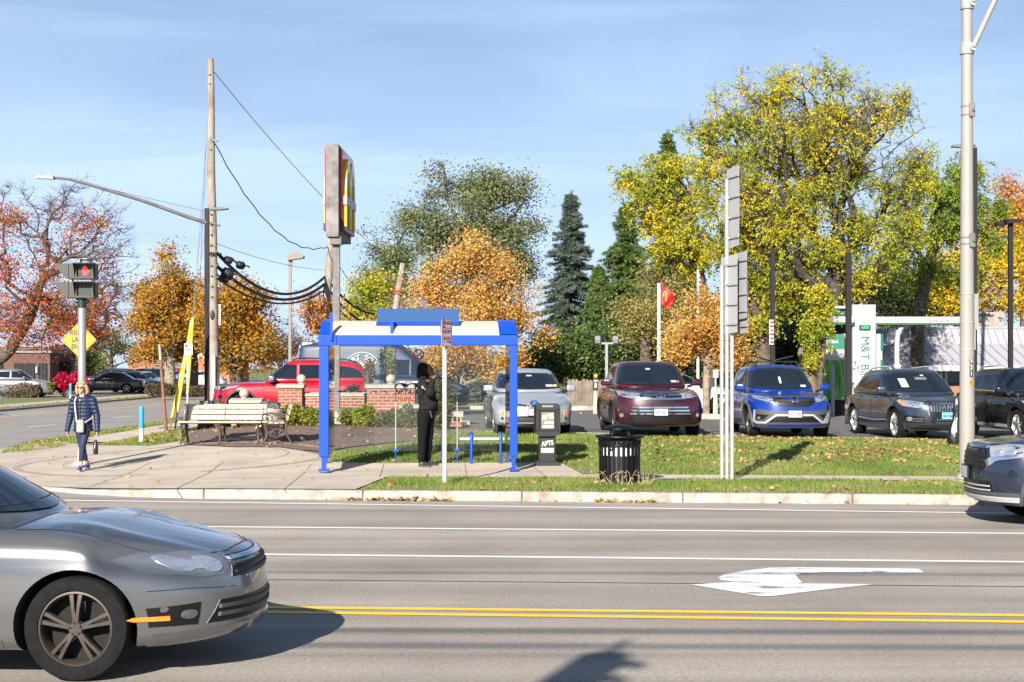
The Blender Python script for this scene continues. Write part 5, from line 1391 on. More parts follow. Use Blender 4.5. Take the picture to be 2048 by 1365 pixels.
# ---- bus shelter: width 3.55 m, depth 1.45 m, local x along the road, y away from it --------------
def bus_shelter():
 dF=26.1
 z0=H(-1.7,26.1)+.02
 pl=Gz(648,943,z0);pr=Gz(1028,943,z0)
 x0=pl.x;W=(pr-pl).length;ang=math.atan2(pr.y-pl.y,pr.x-pl.x)
 t=thing('bus_shelter','blue framed glass bus shelter with cream barrel roof and a solar panel','bus shelter',tuple(pl),R(3.2))
 D_=1.75;zb=2.13;zt=2.30
 hs=F/pl.y
 def post(x,y,w,d,nm='post'):
  mb=MB();mb.box((x,y,.24+(zb-.24)/2),(w,d,zb-.24),bev=.012)
  mb.box((x,y,.12),(w*.5,d*.6,.24));mb.box((x,y,.012),(w*1.15,d*1.5,.024))
  for sx in(-.4,.4):mb.cyl((x+sx*w,y,.02),(x+sx*w,y,.05),.012,n=6)
  return mb.build(nm,M_BLUE,t)
 post(.0,0,.165,.10);post(W,.02,.13,.10);post(W-.015,D_-.1,.08,.10);post(-.07,D_-.1,.12,.10)
 mb=MB();mb.box((W/2,0,(zb+zt)/2),(W+.14,.09,zt-zb),bev=.01);mb.build('front_beam',M_BLUE,t)
 mb=MB();mb.box((W/2,D_-.1,(zb+zt)/2+.03),(W-.05,.06,zt-zb-.06),bev=.01);mb.build('rear_beam',M_BLUE,t)
 for x in(-.01,W+.0):
  mb=MB();mb.box((x,D_/2,(zb+zt)/2),(.08,D_-.1,zt-zb-.004));mb.build('side_beam',M_BLUE,t)
 for x in(-.10,.09):
  pass
 mb=MB();mb.box((.06,-.054,(zb+zt)/2),(.30,.02,zt-zb+.012),bev=.004)
 for x in(-.04,.0):mb.cyl((x,-.062,zb+.05),(x,-.075,zb+.05),.012,n=6);mb.cyl((x,-.062,zt-.05),(x,-.075,zt-.05),.012,n=6)
 mb.build('corner_sleeve',M_BLUE,t)
 def arc(s,rise,n=14):
  out=[]
  for i in range(n+1):
   u=i/n;y=-.03+(D_+.06)*u
   out.append((y,zt+rise*math.sin(PI*u)**.75))
  return out
 A=arc(0,.27);mb=MB();vs=[];fs=[]
 for x in(.09,W-.24):
  for(y,z)in A:vs.append((x,y,z))
 n=len(A)
 fs=[(i,i+1,n+i+1,n+i)for i in range(n-1)]
 mb.add(vs,fs);mb.add([(p[0],p[1],p[2]-.02)for p in vs],fs)
 mb.build('roof_panel',M_CREAM,t,smooth=50)
 for(xa,xb)in((-.07,.10),(W-.25,W+.06)):
  mb=MB();vs=[]
  for x in(xa,xb):
   for(y,z)in A:vs.append((x,y,z+.015))
  mb.add(vs,fs)
  for x in(xa,xb):
   k=len(mb.v);mb.add([(x,y,z+.015)for(y,z)in A]+[(x,y,z-.03)for(y,z)in A],[(i,i+1,n+i+1,n+i)for i in range(n-1)])
  xe=xa if xa<0 else xb
  mb.add([(xe+.001,y,z+.0)for(y,z)in A],[tuple(range(n))])
  mb.build('roof_end',M_BLUE,t)
 mb=MB();mb.box((.13,-.09,zt+.14),(.045,.035,.46),bev=.006);mb.box((.115,-.06,zt+.20),(.02,.05,.36));mb.build('sign_blade',M_BLUE,t)
 xa,xb=.88,W-.92
 s=t.location
 c=Vector(((xa+xb)/2,.42,zt+.33));rot=Matrix.Rotation(R(38),3,'X')
 mb=MB();mb.box(c,(xb-xa,.40,.03),rot);fr=mb.build('solar_panel',M_SOLAR,t)
 mb=MB()
 for i in range(1,12):
  x=xa+(xb-xa)*i/12;mb.box(c+rot@Vector((x-c.x,0,.0165)),(.006,.385,.002),rot)
 for v in(-.1,.0,.1):mb.box(c+rot@Vector((0,v,.0168)),(xb-xa-.03,.004,.002),rot)
 mb.build('cell_lines',mat('cell_line',(.045,.10,.22),.3),fr)
 mb=MB();e=c+rot@Vector((0,-.2,-.02));mb.box(e,(xb-xa+.02,.03,.075),rot);mb.build('panel_edge',M_BLUE,fr)
 e2=c+rot@Vector((0,.2,-.02));mb=MB();mb.box(e2,(xb-xa+.02,.03,.06),rot);mb.build('panel_edge',M_BLUE,fr)
 for x in(xa+.26,xb-.30):
  mb=MB();mb.bar((x,.02,zt),(x,.16,zt+.28),.05,.05);mb.build('panel_bracket',M_BLUE,t)
 zg0=.24;zg1=zb-.02
 panes=[('back_pane',.19,1.16),('back_pane',1.18,2.27),('back_pane',2.29,W-.2)]
 PN=[]
 for nm,a,b in panes:
  mb=MB();mb.box(((a+b)/2,D_-.03,(zg0+zg1)/2),(b-a,.010,zg1-zg0));PN.append(mb.build('glass_pane',M_PANE,t))
 for x in(.07,W-.05):
  mb=MB();mb.box((x,D_/2+.05,(zg0+zg1)/2),(.010,D_-.28,zg1-zg0));mb.build('glass_pane',M_PANE,t)
 for x in(1.17,2.28):
  mb=MB();mb.box((x,D_-.03,zg1/2+.12),(.016,.022,zg1-.2));mb.build('mullion',mat('mullion_aluminium',(.35,.36,.36),.4,.5),t)
  mb=MB();mb.box((x,D_-.05,zg0+.01),(.10,.06,.05),bev=.006);mb.cyl((x,D_-.05,0),(x,D_-.05,zg0),.012,n=8);mb.build('pane_clamp',M_BLUE,t)
 M_NAVY=mat('decal_navy',(.006,.014,.14),.5);M_WINE=mat('decal_wine',(.16,.01,.02),.5);M_GREY=mat('decal_grey',(.11,.10,.095),.6);M_DWH=mat('decal_white',(.75,.76,.78),.5)
 yb=D_-.042
 def X(px):return(px-CX)/F*(pl.y+D_)-pl.x+.095
 def Z(py):return CH-(py-HY)/F*(pl.y+D_)-pl.z
 lp=PN[1]
 text('decal_letters','NFTA-',M_NAVY,(X(789),yb,Z(785)),.125,.004,lp,bold=.02,align='LEFT',shear=.25)
 text('decal_letters','METRO',M_WINE,(X(829),yb,Z(785)),.125,.004,lp,bold=.02,align='LEFT',shear=.25)
 text('decal_letters','Serving the',M_WINE,(X(797),yb,Z(799)),.052,.003,lp,align='LEFT')
 def wave(x0,x1,z,hgt,m,par):
  mb=MB();n=20;up=[];lo=[]
  for i in range(n+1):
   u=i/n;x=x0+(x1-x0)*u
   up.append((x,z+hgt*(.5*math.sin(u*PI)**1.0+.12)))
   lo.append((x,z+hgt*(.95*abs(math.sin(u*PI*1.5))-.75+.2*math.sin(u*PI))))
  pts=up+lo[::-1]
  mb.prism(pts,lambda u,v,w:(u,yb+w,v),.004);return mb.build('wave_decal',m,par)
 wave(X(789),X(818),Z(772),.085,M_NAVY,lp);wave(X(811),X(846),Z(772),.085,M_GREY,lp);wave(X(829),X(860),Z(773),.085,M_NAVY,lp)
 wave(X(663),X(690),Z(784),.03,M_NAVY,PN[0]);wave(X(700),X(730),Z(784),.03,M_GREY,PN[0])
 for px in(740,760):wave(X(px),X(px+18),Z(785),.028,M_NAVY,PN[1 if X(px)>1.18 else 0])
 for px in(900,940,980):
  a=px;wave(X(a),X(a+26),Z(788),.035,M_DWH,PN[2]);wave(X(a+24),X(a+37),Z(788),.03,M_NAVY,PN[2])
 cx,cz=X(838),Z(709);mb=MB()
 mb.tube([(cx+.083*math.cos(2*PI*i/28),yb-.004,cz+.083*math.sin(2*PI*i/28))for i in range(28)],.013,6,closed=True,mi=0)
 a=.06;mb.bar((cx-a,yb-.004,cz+a),(cx+a,yb-.004,cz-a),.02,.008,mi=0)
 mb.bar((cx-.055,yb-.002,cz-.018),(cx+.05,yb-.002,cz-.018),.006,.018,mi=1)
 mb.tube([(cx+.02,yb-.002,cz+.005),(cx+.045,yb-.002,cz+.03),(cx+.02,yb-.002,cz+.045),(cx+.04,yb-.002,cz+.06)],.005,5,mi=1)
 mb.build('no_smoking_roundel',[mat('roundel_red',(.5,.04,.02),.5),M_BLKTX],lp)
 mb=MB();zr=.47
 mb.box(((2.34+W-.1)/2,D_-.28,zr),(W-.1-2.3,.11,.045),bev=.01);rail=mb.build('leaning_rail',mat('rail_grey',(.38,.40,.42),.5,.3),t)
 for px in(885,942,1000):
  x=X(px);mb=MB();yf=D_-.36
  mb.tube([(x,yf,0),(x,yf,.50),(x,yf+.015,.55),(x,yf+.06,.575),(x,yf+.10,.55),(x,yf+.11,.47)],.026,10);mb.cyl((x,yf,0),(x,yf,.015),.05,n=12)
  mb.build('rail_hoop',M_BLUE,t,smooth=50)
 return t,pl,X,Z,D_
SHELTER,SH_P,SHX,SHZ,SHD=bus_shelter()
# ---- litter bin -----------------
def litter_bin():
 b=Gz(1239,966,.14);r=42/F*b.y
 t=thing('litter_bin','black slatted metal litter bin with a domed lid on the kerb strip','litter bin',(b.x,b.y,.14));hgt=.72
 mb=MB()
 for i in range(26):
  a=2*PI*i/26;u=Vector((math.cos(a),math.sin(a),0));s=Vector((-u.y,u.x,0))
  M=Matrix((s,u,Vector((0,0,1)))).transposed()
  mb.box(u*(r-.01)+Vector((0,0,hgt/2-.03)),(.042,.008,hgt-.06),M)
 mb.build('slats',M_BLACK,t)
 for z,rr,w in((hgt,r+.035,.022),(hgt-.13,r+.005,.012),(.05,r,.012)):
  mb=MB();mb.tube([(rr*math.cos(2*PI*i/40),rr*math.sin(2*PI*i/40),z)for i in range(40)],w,8,closed=True);mb.build('hoop',M_BLACK,t,smooth=60)
 mb=MB()
 for i in range(16):
  a=2*PI*i/16
  pts=[((r)*math.cos(a+.11*math.cos(q)),r*math.sin(a+.11*math.cos(q)),hgt-.065+.045*math.sin(q))for q in[2*PI*j/10 for j in range(10)]]
  mb.tube(pts,.007,5,closed=True)
 mb.build('scroll_band',M_BLACK,t)
 mb=MB();mb.lathe([(r*.86,.03),(r*.88,hgt-.04),(r*.85,hgt-.04),(r*.83,.05),(0,.05)],32);mb.build('liner',mat('liner_black',(.012,.012,.013),.6),t,smooth=40)
 mb=MB();n=20;vs=[];rng=np.random.default_rng(2)
 for k,z in enumerate((hgt-.15,hgt-.20,hgt-.26,hgt-.29)):
  for i in range(40):
   a=2*PI*i/40;rr=r*.90+.006*math.sin(7*a+k)+.004*rng.normal();vs.append((rr*math.cos(a),rr*math.sin(a),z+.006*math.sin(5*a)))
 mb.add(vs,[(k*40+i,k*40+(i+1)%40,(k+1)*40+(i+1)%40,(k+1)*40+i)for k in range(3)for i in range(40)]);mb.build('bag_edge',mat('bag_white',(.62,.62,.65),.5),t,smooth=60)
 mb=MB()
 mb.lathe([(.0,hgt+.19),(.10,hgt+.185),(.19,hgt+.165),(.245,hgt+.135),(.25,hgt+.12),(.24,hgt+.115),(.0,hgt+.14)],32);mb.build('lid',M_BLACK,t,smooth=50)
 for i in range(4):
  a=PI/4+PI/2*i;mb=MB();mb.bar((.18*math.cos(a),.18*math.sin(a),hgt+.13),(.19*math.cos(a),.19*math.sin(a),hgt-.02),.035,.02);mb.build('lid_strut',M_BLACK,t)
 mb=MB();mb.lathe([(r+.04,hgt+.012),(r*.75,hgt+.02),(r*.72,hgt),(r+.03,hgt-.012)],36,close=True);mb.build('rim',M_BLACK,t,smooth=40)
 return t
litter_bin()
def weeds():
 rng=np.random.default_rng(4);b=Gz(1245,968,.14);A=[];B=[]
 for i in range(46):
  p=np.array((b.x+rng.uniform(-.36,.42),b.y-.38+rng.uniform(-.05,.12),.13));q=p+np.array((rng.normal()*.05,rng.normal()*.03,rng.uniform(.05,.22)))
  A+=[p,q];B+=[q,q+np.array((rng.normal()*.06,0,rng.uniform(-.02,.06)))]
 V,Fq=frusta(np.array(A),np.array(B),np.full(len(A),.004),np.full(len(A),.002),4)
 o=npmesh('dry_weeds',V,Fq,mat('straw',(.40,.31,.17),.9));o['kind']='stuff';tag(o,'dry stalks standing at the foot of the black litter bin','weeds')
weeds()
# ---- newspaper box ---------------
def newspaper_box():
 b=GH(1094,932);s=F/b.y
 t=thing('newspaper_box','black plastic free-paper box on a pedestal beside the bus shelter','newspaper box',tuple(b+Vector((0,0,.018))),R(2));M=mat('box_black_plastic',(.014,.0135,.014),rough=.45)
 mb=MB();w0=.215
 mb.prism([(-.235,0),(.235,0),(.235,.022),(.165,.065),(-.165,.065),(-.235,.022)],lambda u,v,w:(u,-.2+w,v),.40);mb.build('foot',M,t)
 mb=MB();mb.box((0,0,.29),(.29,.28,.46),bev=.012);ped=mb.build('pedestal',M,t)
 mb=MB();mb.prism([(-.15,.515),(.15,.515),(.215,.57),(.225,.60),(.225,1.01),(.215,1.06),(.19,1.085),(-.19,1.085),(-.215,1.06),(-.225,1.01),(-.225,.60),(-.215,.57)],lambda u,v,w:(u,-.21+w,v),.40)
 cab=mb.build('cabinet',M,t)
 mb=MB()
 for(a,b_,c,d)in((-.195,.195,.975,1.005),(-.195,.195,.615,.645),(-.195,-.165,.615,1.005),(.165,.195,.615,1.005)):mb.box(((a+b_)/2,-.217,(c+d)/2),(b_-a,.02,d-c))
 dr=mb.build('door',M,t)
 mb=MB();mb.box((0.0,-.209,.81),(.33,.004,.33));mb.build('window',mat('box_window',(.012,.012,.013),.08,coat=1),dr)
 MP=mat('poster_olive',(.16,.15,.11),.5);MC=mat('poster_cream',(.72,.69,.60),.5)
 mb=MB();mb.box((.0,-.213,.795),(.225,.004,.29));p1=mb.build('poster',MP,dr)
 text('poster_title','APTS',MC,(.0,-.216,.855),.115,.003,p1,bold=.035,roll=R(9),sx=.82)
 mb=MB();mb.box((.025,-.216,.755),(.16,.003,.035));mb.box((.01,-.216,.685),(.19,.003,.04));mb.build('poster_band',MC,p1)
 text('poster_small_print','APARTMENT',MP,(.025,-.2185,.755),.026,.001,p1,bold=.01)
 mb=MB();mb.box((0,-.1425,.33),(.24,.005,.31));p2=mb.build('poster',mat('poster_black',(.02,.02,.022),.45),ped)
 text('poster_title','APTS',M_WHTX,(.0,-.147,.385),.115,.003,p2,bold=.035,roll=R(9),sx=.82)
 mb=MB();mb.box((0,-.147,.265),(.225,.003,.08));mb.build('poster_band',M_WHTX,p2)
 text('poster_small_print','APARTMENT',M_BLKTX,(0,-.1495,.28),.026,.001,p2,sx=1.2);text('poster_small_print','SPOTLIGHT',M_BLKTX,(0,-.1495,.255),.034,.001,p2,bold=.012,sx=1.1)
 mb=MB();mb.box((0,-.212,1.045),(.2,.01,.035),bev=.004);mb.build('handle',mat('handle_grey',(.2,.2,.2),.4),cab)
 return t
newspaper_box()
# ---- NO STANDING sign ---------------
def bus_sign():
 b=Gz(889,968,.14);s=F/b.y
 zs=lambda py:CH-(py-HY)/s-.14
 t=thing('parking_sign','white and red no standing except buses sign on a steel post at the kerb','road sign',(b.x,b.y,.14),R(60))
 mb=MB();ca=Matrix.Rotation(R(-60),3,'Z');mb.prism([(-.035,.0),(-.03,-.03),(.03,-.03),(.035,.0),(.022,.0),(.018,-.018),(-.018,-.018),(-.022,.0)],lambda u,v,w:tuple(ca@Vector((u,v+.01,w))),zs(640));mb.build('post',M_STEEL,t)
 mb=MB();mb.box((.03,.0,.10),(.05,.02,.22));mb.build('post_stub',M_STEELD,t)
 cz=(zs(641)+zs(694))/2;hh=(zs(641)-zs(694));w=.152
 mb=MB();p=[]
 for(sx,sz,a0)in((1,1,0),(-1,1,90),(-1,-1,180),(1,-1,270)):
  for k in range(4):a=R(a0+30*k);p.append((sx*(w/2-.02)+.02*math.cos(a),cz+sz*(hh/2-.02)+.02*math.sin(a)))
 mb.prism(p,lambda u,v,q:(u,-.045+q,v),.004);pl=mb.build('sign_plate',M_SIGNW,t)
 mb=MB();y=-.0475
 for(a,b_,c,d)in((-.066,.066,cz+hh/2-.016,cz+hh/2-.010),(-.066,-.061,cz-hh/2+.012,cz+hh/2-.012),(.061,.066,cz-hh/2+.012,cz+hh/2-.012),(-.066,.066,cz-hh/2+.008,cz-hh/2+.014),(-.066,.066,cz+.085,cz+.09),(-.06,-.03,cz+.20,cz+.225),(-.06,-.03,cz+.095,cz+.12)):
  mb.box(((a+b_)/2,y,(c+d)/2),(b_-a,.003,d-c))
 zz=cz-hh/2+.075
 mb.box((.0+.008,y,zz),(.05,.003,.012));mb.prism([(.03,zz+.022),(.062,zz),(.03,zz-.022)],lambda u,v,q:(u,y-.0015+q,v),.003)
 mb.build('sign_border',M_REDTX,pl)
 text('sign_letters','NO',M_REDTX,(-.045,y,cz+.158),.05,.003,pl,bold=.02,sx=.6)
 text('sign_letters','STANDING',M_REDTX,(.018,y,cz+.155),.052,.003,pl,bold=.0,sx=.38)
 text('sign_letters','EXCEPT',M_REDTX,(0,y,cz+.03),.075,.003,pl,bold=.0,sx=.42);text('sign_letters','BUSES',M_REDTX,(0,y,cz-.075),.075,.003,pl,bold=.0,sx=.48)
 for o in[pl]+list(pl.children):
  for v in o.data.vertices:v.co.x*=2.0
 return t
bus_sign()
# ---- trio of signs seen from behind -----------------
def sign_backs():
 b=Gz(1454,960,.14);s=F/b.y
 X=lambda px:(px-1454)/s
 Z=lambda py:CH-(py-HY)/s-.14
 t=thing('road_sign','tall group of road signs seen from behind on three grey channel posts','road sign',(b.x,b.y,.14))
 for i,(px,top,yy,m)in enumerate(((1443,533,.0,0),(1452.5,360,-.03,1),(1462,527,-.06,2))):
  mb=MB();w=.030
  mb.prism([(-w,-.02),(-w*.7,-.055),(w*.7,-.055),(w,-.02),(w*.7,-.02),(w*.5,-.043),(-w*.5,-.043),(-w*.7,-.02)],lambda u,v,q,px=px,yy=yy:(X(px)+u,yy+v,q-.2),Z(top)+.2)
  mb.build('post',mat('post_galvanised',(.34,.33,.31),.5,.15,noise=.12,scale=6),t)
 def panel(pxa,pxb,ya,yb,d0,d1,tilt=10):
  mb=MB();a=Vector((X(pxa),d0,0));c=Vector((X(pxb),d1,0));dr=(c-a);n=Vector((-dr.y,dr.x,0)).normalized()*.004
  vs=[(p.x,p.y,z)for z,k in((Z(yb),0),(Z(ya),0))for p in(a,c)]
  zt=[Z(ya+5),Z(ya-5)]
  mb.add([(a.x,a.y,Z(yb+2)),(c.x,c.y,Z(yb-2)),(c.x,c.y,Z(ya-2)),(a.x,a.y,Z(ya+2)),(a.x+n.x,a.y+n.y,Z(yb+2)),(c.x+n.x,c.y+n.y,Z(yb-2)),(c.x+n.x,c.y+n.y,Z(ya-2)),(a.x+n.x,a.y+n.y,Z(ya+2))],[(0,1,2,3),(7,6,5,4),(0,4,5,1),(1,5,6,2),(2,6,7,3),(3,7,4,0)])
  o=mb.build('sign_panel',M_SIGNBK,t)
  for i in range(4):
   z=Z(ya+(yb-ya)*(.12+.76*i/3));mm=MB()
   mm.bar((a.x-.01,a.y-.02,z),(c.x-.01,c.y-.02,z),.02,.03)
   mm.build('sign_rail',M_STEEL,o)
  return o
 panel(1454,1470,338,497,.04,-.42);panel(1444,1468,513,668,.10,-.35);panel(1466,1484,508,640,.0,-.48);panel(1471,1487,545,668,.02,-.42)
 return t
sign_backs()
# ---- big street pole on the right -------------------
def street_pole():
 b=Gz(1934,962,.15);s=F/b.y
 Z=lambda py:CH-(py-HY)/s-.15
 t=thing('street_pole','tall light grey tapered steel pole numbered 5318 at the kerb','street pole',(b.x,b.y,.15))
 r0=15.5/s;r1=10.3/s
 mb=MB();mb.tube([(0,0,0),(0,0,Z(0)),(0,0,Z(0)+1.6)],[r0,r1,r1*.93],32);mb.build('pole_shaft',M_POLE,t,smooth=50)
 mb=MB();mb.lathe([(.27,-.06),(.26,.02),(.0,.03)],28);mb.build('concrete_base',M_CONCB,t,smooth=30)
 mb=MB();mb.lathe([(r0+.06,.03),(r0+.05,.07),(r0+.012,.12),(r0+.004,.12)],28);mb.build('foot',M_POLE,t,smooth=30)
 rr=lambda z:r0+(r1-r0)*z/Z(0)
 for py in(214,231,476,489,588,645,699):
  z=Z(py);mb=MB();mb.lathe([(rr(z)+.004,z-.012),(rr(z)+.006,z),(rr(z)+.004,z+.012)],28);mb.build('strap',M_STEELD if py<500 else M_STEEL,t,smooth=40)
 for py in(222,482):
  z=Z(py);mb=MB();mb.box((.05,-rr(z)-.012,z),(.09,.04,.22),bev=.01);mb.cyl((.06,-rr(z)-.03,z),(.06,-rr(z)-.07,z-.01),.018,n=8);mb.build('bracket',M_STEELD,t)
 for py in(8,98):
  z=Z(py);mb=MB();mb.lathe([(rr(z)+.02,z-.09),(rr(z)+.022,z-.085),(rr(z)+.022,z+.085),(rr(z)+.02,z+.09)],28);cl=mb.build('clamp',M_STEEL,t,smooth=40)
  mb=MB();mb.lathe([(.0,-.02),(.05,-.02),(.05,.02),(0,.02)],14,c=(.06,-rr(z)-.03,z),axis='y');mb.build('clamp_plate',M_STEEL,cl)
  mb=MB();mb.tube([(.06,-rr(z)-.03,z),(.55,-.1,z+1.05),(1.5,-.1,z+2.2)],.045,12);mb.build('mast_arm',M_POLE,t,smooth=40)
 mb=MB();mb.box((rr(2)+.04,.06,(Z(588)+Z(660))/2),(.11,.02,Z(588)-Z(660)),Matrix.Rotation(R(20),3,'Z'),bev=.006);mb.box((rr(2)+.01,.07,(Z(600)+Z(700))/2),(.06,.03,Z(600)-Z(700)));mb.build('strapped_sign',M_SIGNBK,t)
 MN=mat('number_black',(.01,.01,.01),.5)
 for i,ch in enumerate('5318'):
  py=(722,736,748,766)[i];z=Z(py);y=-rr(z)-.004
  mb=MB();mb.box((.032,y+.003,z),(.048,.01,.086));tg=mb.build('number_tag',MN if i<3 else M_YSIGN,t)
  text('number',ch,M_WHTX if i<3 else M_BLKTX,(.032,y-.004,z),.095,.003,tg,bold=.02,sx=.8)
 return t
street_pole()
# ---- black rubbish bag hung round something behind the pole
def rubbish_bag():
 b=GH(1913,892);s=F/b.y;rng=np.random.default_rng(12)
 t=MB();vs=[];n=28;K=12;h=95/s
 for k in range(K+1):
  u=k/K
  w=np.interp(u,[0,.05,.3,.45,.6,.9,1],[.19,.2,.175,.12,.075,.06,.02])
  for i in range(n):
   a=2*PI*i/n;rr=w*(1+.07*math.sin(5*a+2*u)+.05*math.sin(9*a-5*u)+.02*rng.normal())
   vs.append((b.x+rr*math.cos(a),b.y+rr*.8*math.sin(a),b.z+h*u))
 fs=[(k*n+i,k*n+(i+1)%n,(k+1)*n+(i+1)%n,(k+1)*n+i)for k in range(K)for i in range(n)]+[tuple(range(K*n,K*n+n))]
 t.add(vs,fs);o=t.build('rubbish_bag',mat('bag_black',(.009,.009,.010),.3,bump=.5,scale=10,bscale=14,noise=.1),origin=tuple(b),smooth=40)
 tag(o,'black plastic bag draped over a post behind the grey street pole','bag')
rubbish_bag()
# ---- pedestrian signal ---------------
def ped_signal():
 b=GH(164,932);s=F/b.y;Z=lambda py:CH-(py-HY)/s-b.z
 X=lambda px:(px-164)/s
 t=thing('pedestrian_signal','pedestrian signal showing a red hand on a steel pole at the corner','traffic signal',tuple(b))
 mb=MB();mb.tube([(0,0,0),(0,0,Z(610))],[.078,.07],24);mb.build('pole_shaft',mat('signal_aluminium',(.38,.375,.36),.35,.55,noise=.08),t,smooth=50)
 mb=MB();mb.lathe([(.20,0),(.19,.03),(.13,.09),(.085,.12),(.08,.30)],24);mb.build('foot',M_CONCB,t,smooth=40)
 G_=mat('signal_olive',(.034,.032,.025),.5);GD=mat('signal_green_black',(.012,.02,.016),.4)
 mb=MB();mb.cyl((0,0,Z(616)),(0,0,Z(598)),.085,n=16);mb.tube([(-.12,0,Z(603)),(.12,0,Z(603))],.045,10);mb.tube([(-.02,0,Z(527)),(-.02,0,Z(519)),(.16,0,Z(519)),(.16,0,Z(527))],.03,8);mb.build('mounting',GD,t,smooth=40)
 for(ya,yb,lit)in((527,560,True),(564,598,False)):
  za,zb_=Z(yb),Z(ya);zc=(za+zb_)/2;hh=zb_-za
  x0,x1=X(145),X(193);xc=(X(153)+X(193))/2;w=X(193)-X(153)
  mb=MB();mb.box((xc,.02,zc),(w,.24,hh*.96),bev=.01);hd=mb.build('signal_head',GD,t)
  mb=MB();y0,y1=-.102,-.26
  P=[(-w/2+.01,hh/2-.015),(w/2-.01,hh/2-.015),(w/2-.01,-hh/2+.015),(-w/2+.01,-hh/2+.015)]
  k=.035
  for(a,c)in((0,1),(1,2),(2,3),(3,0)):
   pa,pc=P[a],P[c];ia=(pa[0]*.8,pa[1]*.76);ic=(pc[0]*.8,pc[1]*.76)
   dep=.17 if a!=2 else .09
   mb.add([(xc+pa[0],y0,zc+pa[1]),(xc+pc[0],y0,zc+pc[1]),(xc+pc[0],y0-.05,zc+pc[1]),(xc+pa[0],y0-.05,zc+pa[1]),(xc+ia[0],y0-.05,zc+ia[1]),(xc+ic[0],y0-.05,zc+ic[1]),(xc+ic[0]*.9,y0+.02,zc+ic[1]*.9),(xc+ia[0]*.9,y0+.02,zc+ia[1]*.9)],[(0,1,2,3),(3,2,5,4),(4,5,6,7)])
  mb.box((xc,y0-.11,zc+hh/2-.012),(w*.98,.15,.014));
  for sg in(-1,1):mb.add([(xc+sg*(w/2-.01),y0,zc+hh/2-.01),(xc+sg*(w/2-.01),y0-.18,zc+hh/2-.01),(xc+sg*(w/2-.01),y0-.05,zc-hh/2+.03),(xc+sg*(w/2-.01),y0,zc-hh/2+.03)],[(0,1,2,3)])
  mb.build('visor',G_,hd)
  mb=MB();mb.box((xc,-.085,zc),(w*.74,.02,hh*.7));sc=mb.build('lens',mat('signal_lens_dark',(.008,.008,.014),.5),hd)
  if lit:
   MR=mat('red_hand_lit',(.6,.02,.02),.4,emit=(1.0,.03,.02),es=.8)
   hb=MB();q=.78
   def fr(u,v,ww):return(xc+u*q,-.0975-ww,zc+v*q)
   hb.prism([(-.045,-.10),(.045,-.10),(.055,-.02),(.05,.02),(-.05,.02),(-.055,-.03)],fr,.006)
   for(u,v,l,a)in((-.041,.012,.075,6),(-.015,.018,.10,2),(.012,.018,.095,-2),(.038,.01,.075,-8)):
    c_,s_=math.cos(R(a)),math.sin(R(a));w_=.010
    hb.prism([(u-w_,v),(u+w_,v),(u+w_-s_*l,v+c_*l),(u-s_*l,v+c_*l+.008),(u-w_-s_*l,v+c_*l)],fr,.006)
   hb.prism([(.045,-.05),(.055,-.02),(.10,.025),(.108,.012),(.075,-.05)],fr,.006)
   hb.build('hand_symbol',MR,sc)
  mb=MB();xs=X(153);mb.box((xs-.06,.02,zc),(.12,.26,hh*.94),bev=.01);sh=mb.build('signal_head',G_,t)
  mb=MB();mb.prism([(xs-.12,zc+hh/2-.01),(xs-.40,zc+hh/2-.02),(xs-.16,zc-hh/2+.01),(xs-.12,zc-hh/2+.01)],lambda u,v,ww:(u,-.12+ww,v),.012)
  mb.prism([(xs-.12,zc+hh/2-.01),(xs-.40,zc+hh/2-.02),(xs-.16,zc-hh/2+.01),(xs-.12,zc-hh/2+.01)],lambda u,v,ww:(u,.14+ww,v),.012)
  mb.box((xs-.26,.016,zc+hh/2-.014),(.27,.26,.012));mb.build('visor',G_,sh)
 return t
ped_signal()
# ---- diamond sign
def diamond_sign():
 d=40.0;p=Dp(158,HY,d);z0=H(p.x,p.y);s=F/d
 t=thing('warning_sign','yellow diamond right lane ends sign behind the signal pole','road sign',(p.x,p.y,z0))
 zc=CH-(680-HY)/s-z0;h=35.5/s
 mb=MB();mb.bar((0,.02,-.1),(0,.02,zc+h*.8),.05,.03);mb.build('post',M_STEEL,t)
 def dia(r,k=.05):
  out=[]
  for i in range(4):
   a=PI/2*i;u=Vector((math.cos(a),math.sin(a)));v=Vector((-u.y,u.x))
   for q in(-k,0,k):out.append(tuple(u*(r-abs(q)*1.0-(k*.2 if q==0 else 0))+v*q*1.0))
  return out
 mb=MB();mb.prism([(u,zc+v)for u,v in dia(h)],lambda u,v,w:(u,-.012+w,v),.006);pl=mb.build('sign_plate',M_YSIGN,t)
 mb=MB();a=dia(h*.95,.04);b=dia(h*.915,.04);n=len(a);y=-.0145
 mb.add([(u,y,zc+v)for u,v in a]+[(u,y,zc+v)for u,v in b],[(i,(i+1)%n,n+(i+1)%n,n+i)for i in range(n)]);mb.build('sign_border',M_BLKTX,pl)
 for s_,dz in(('RIGHT',.19),('LANE',.0),('ENDS',-.19)):text('sign_letters',s_,M_BLKTX,(0,-.0145,zc+dz-.0),.19,.004,pl,bold=.03,sx=.86)
diamond_sign()
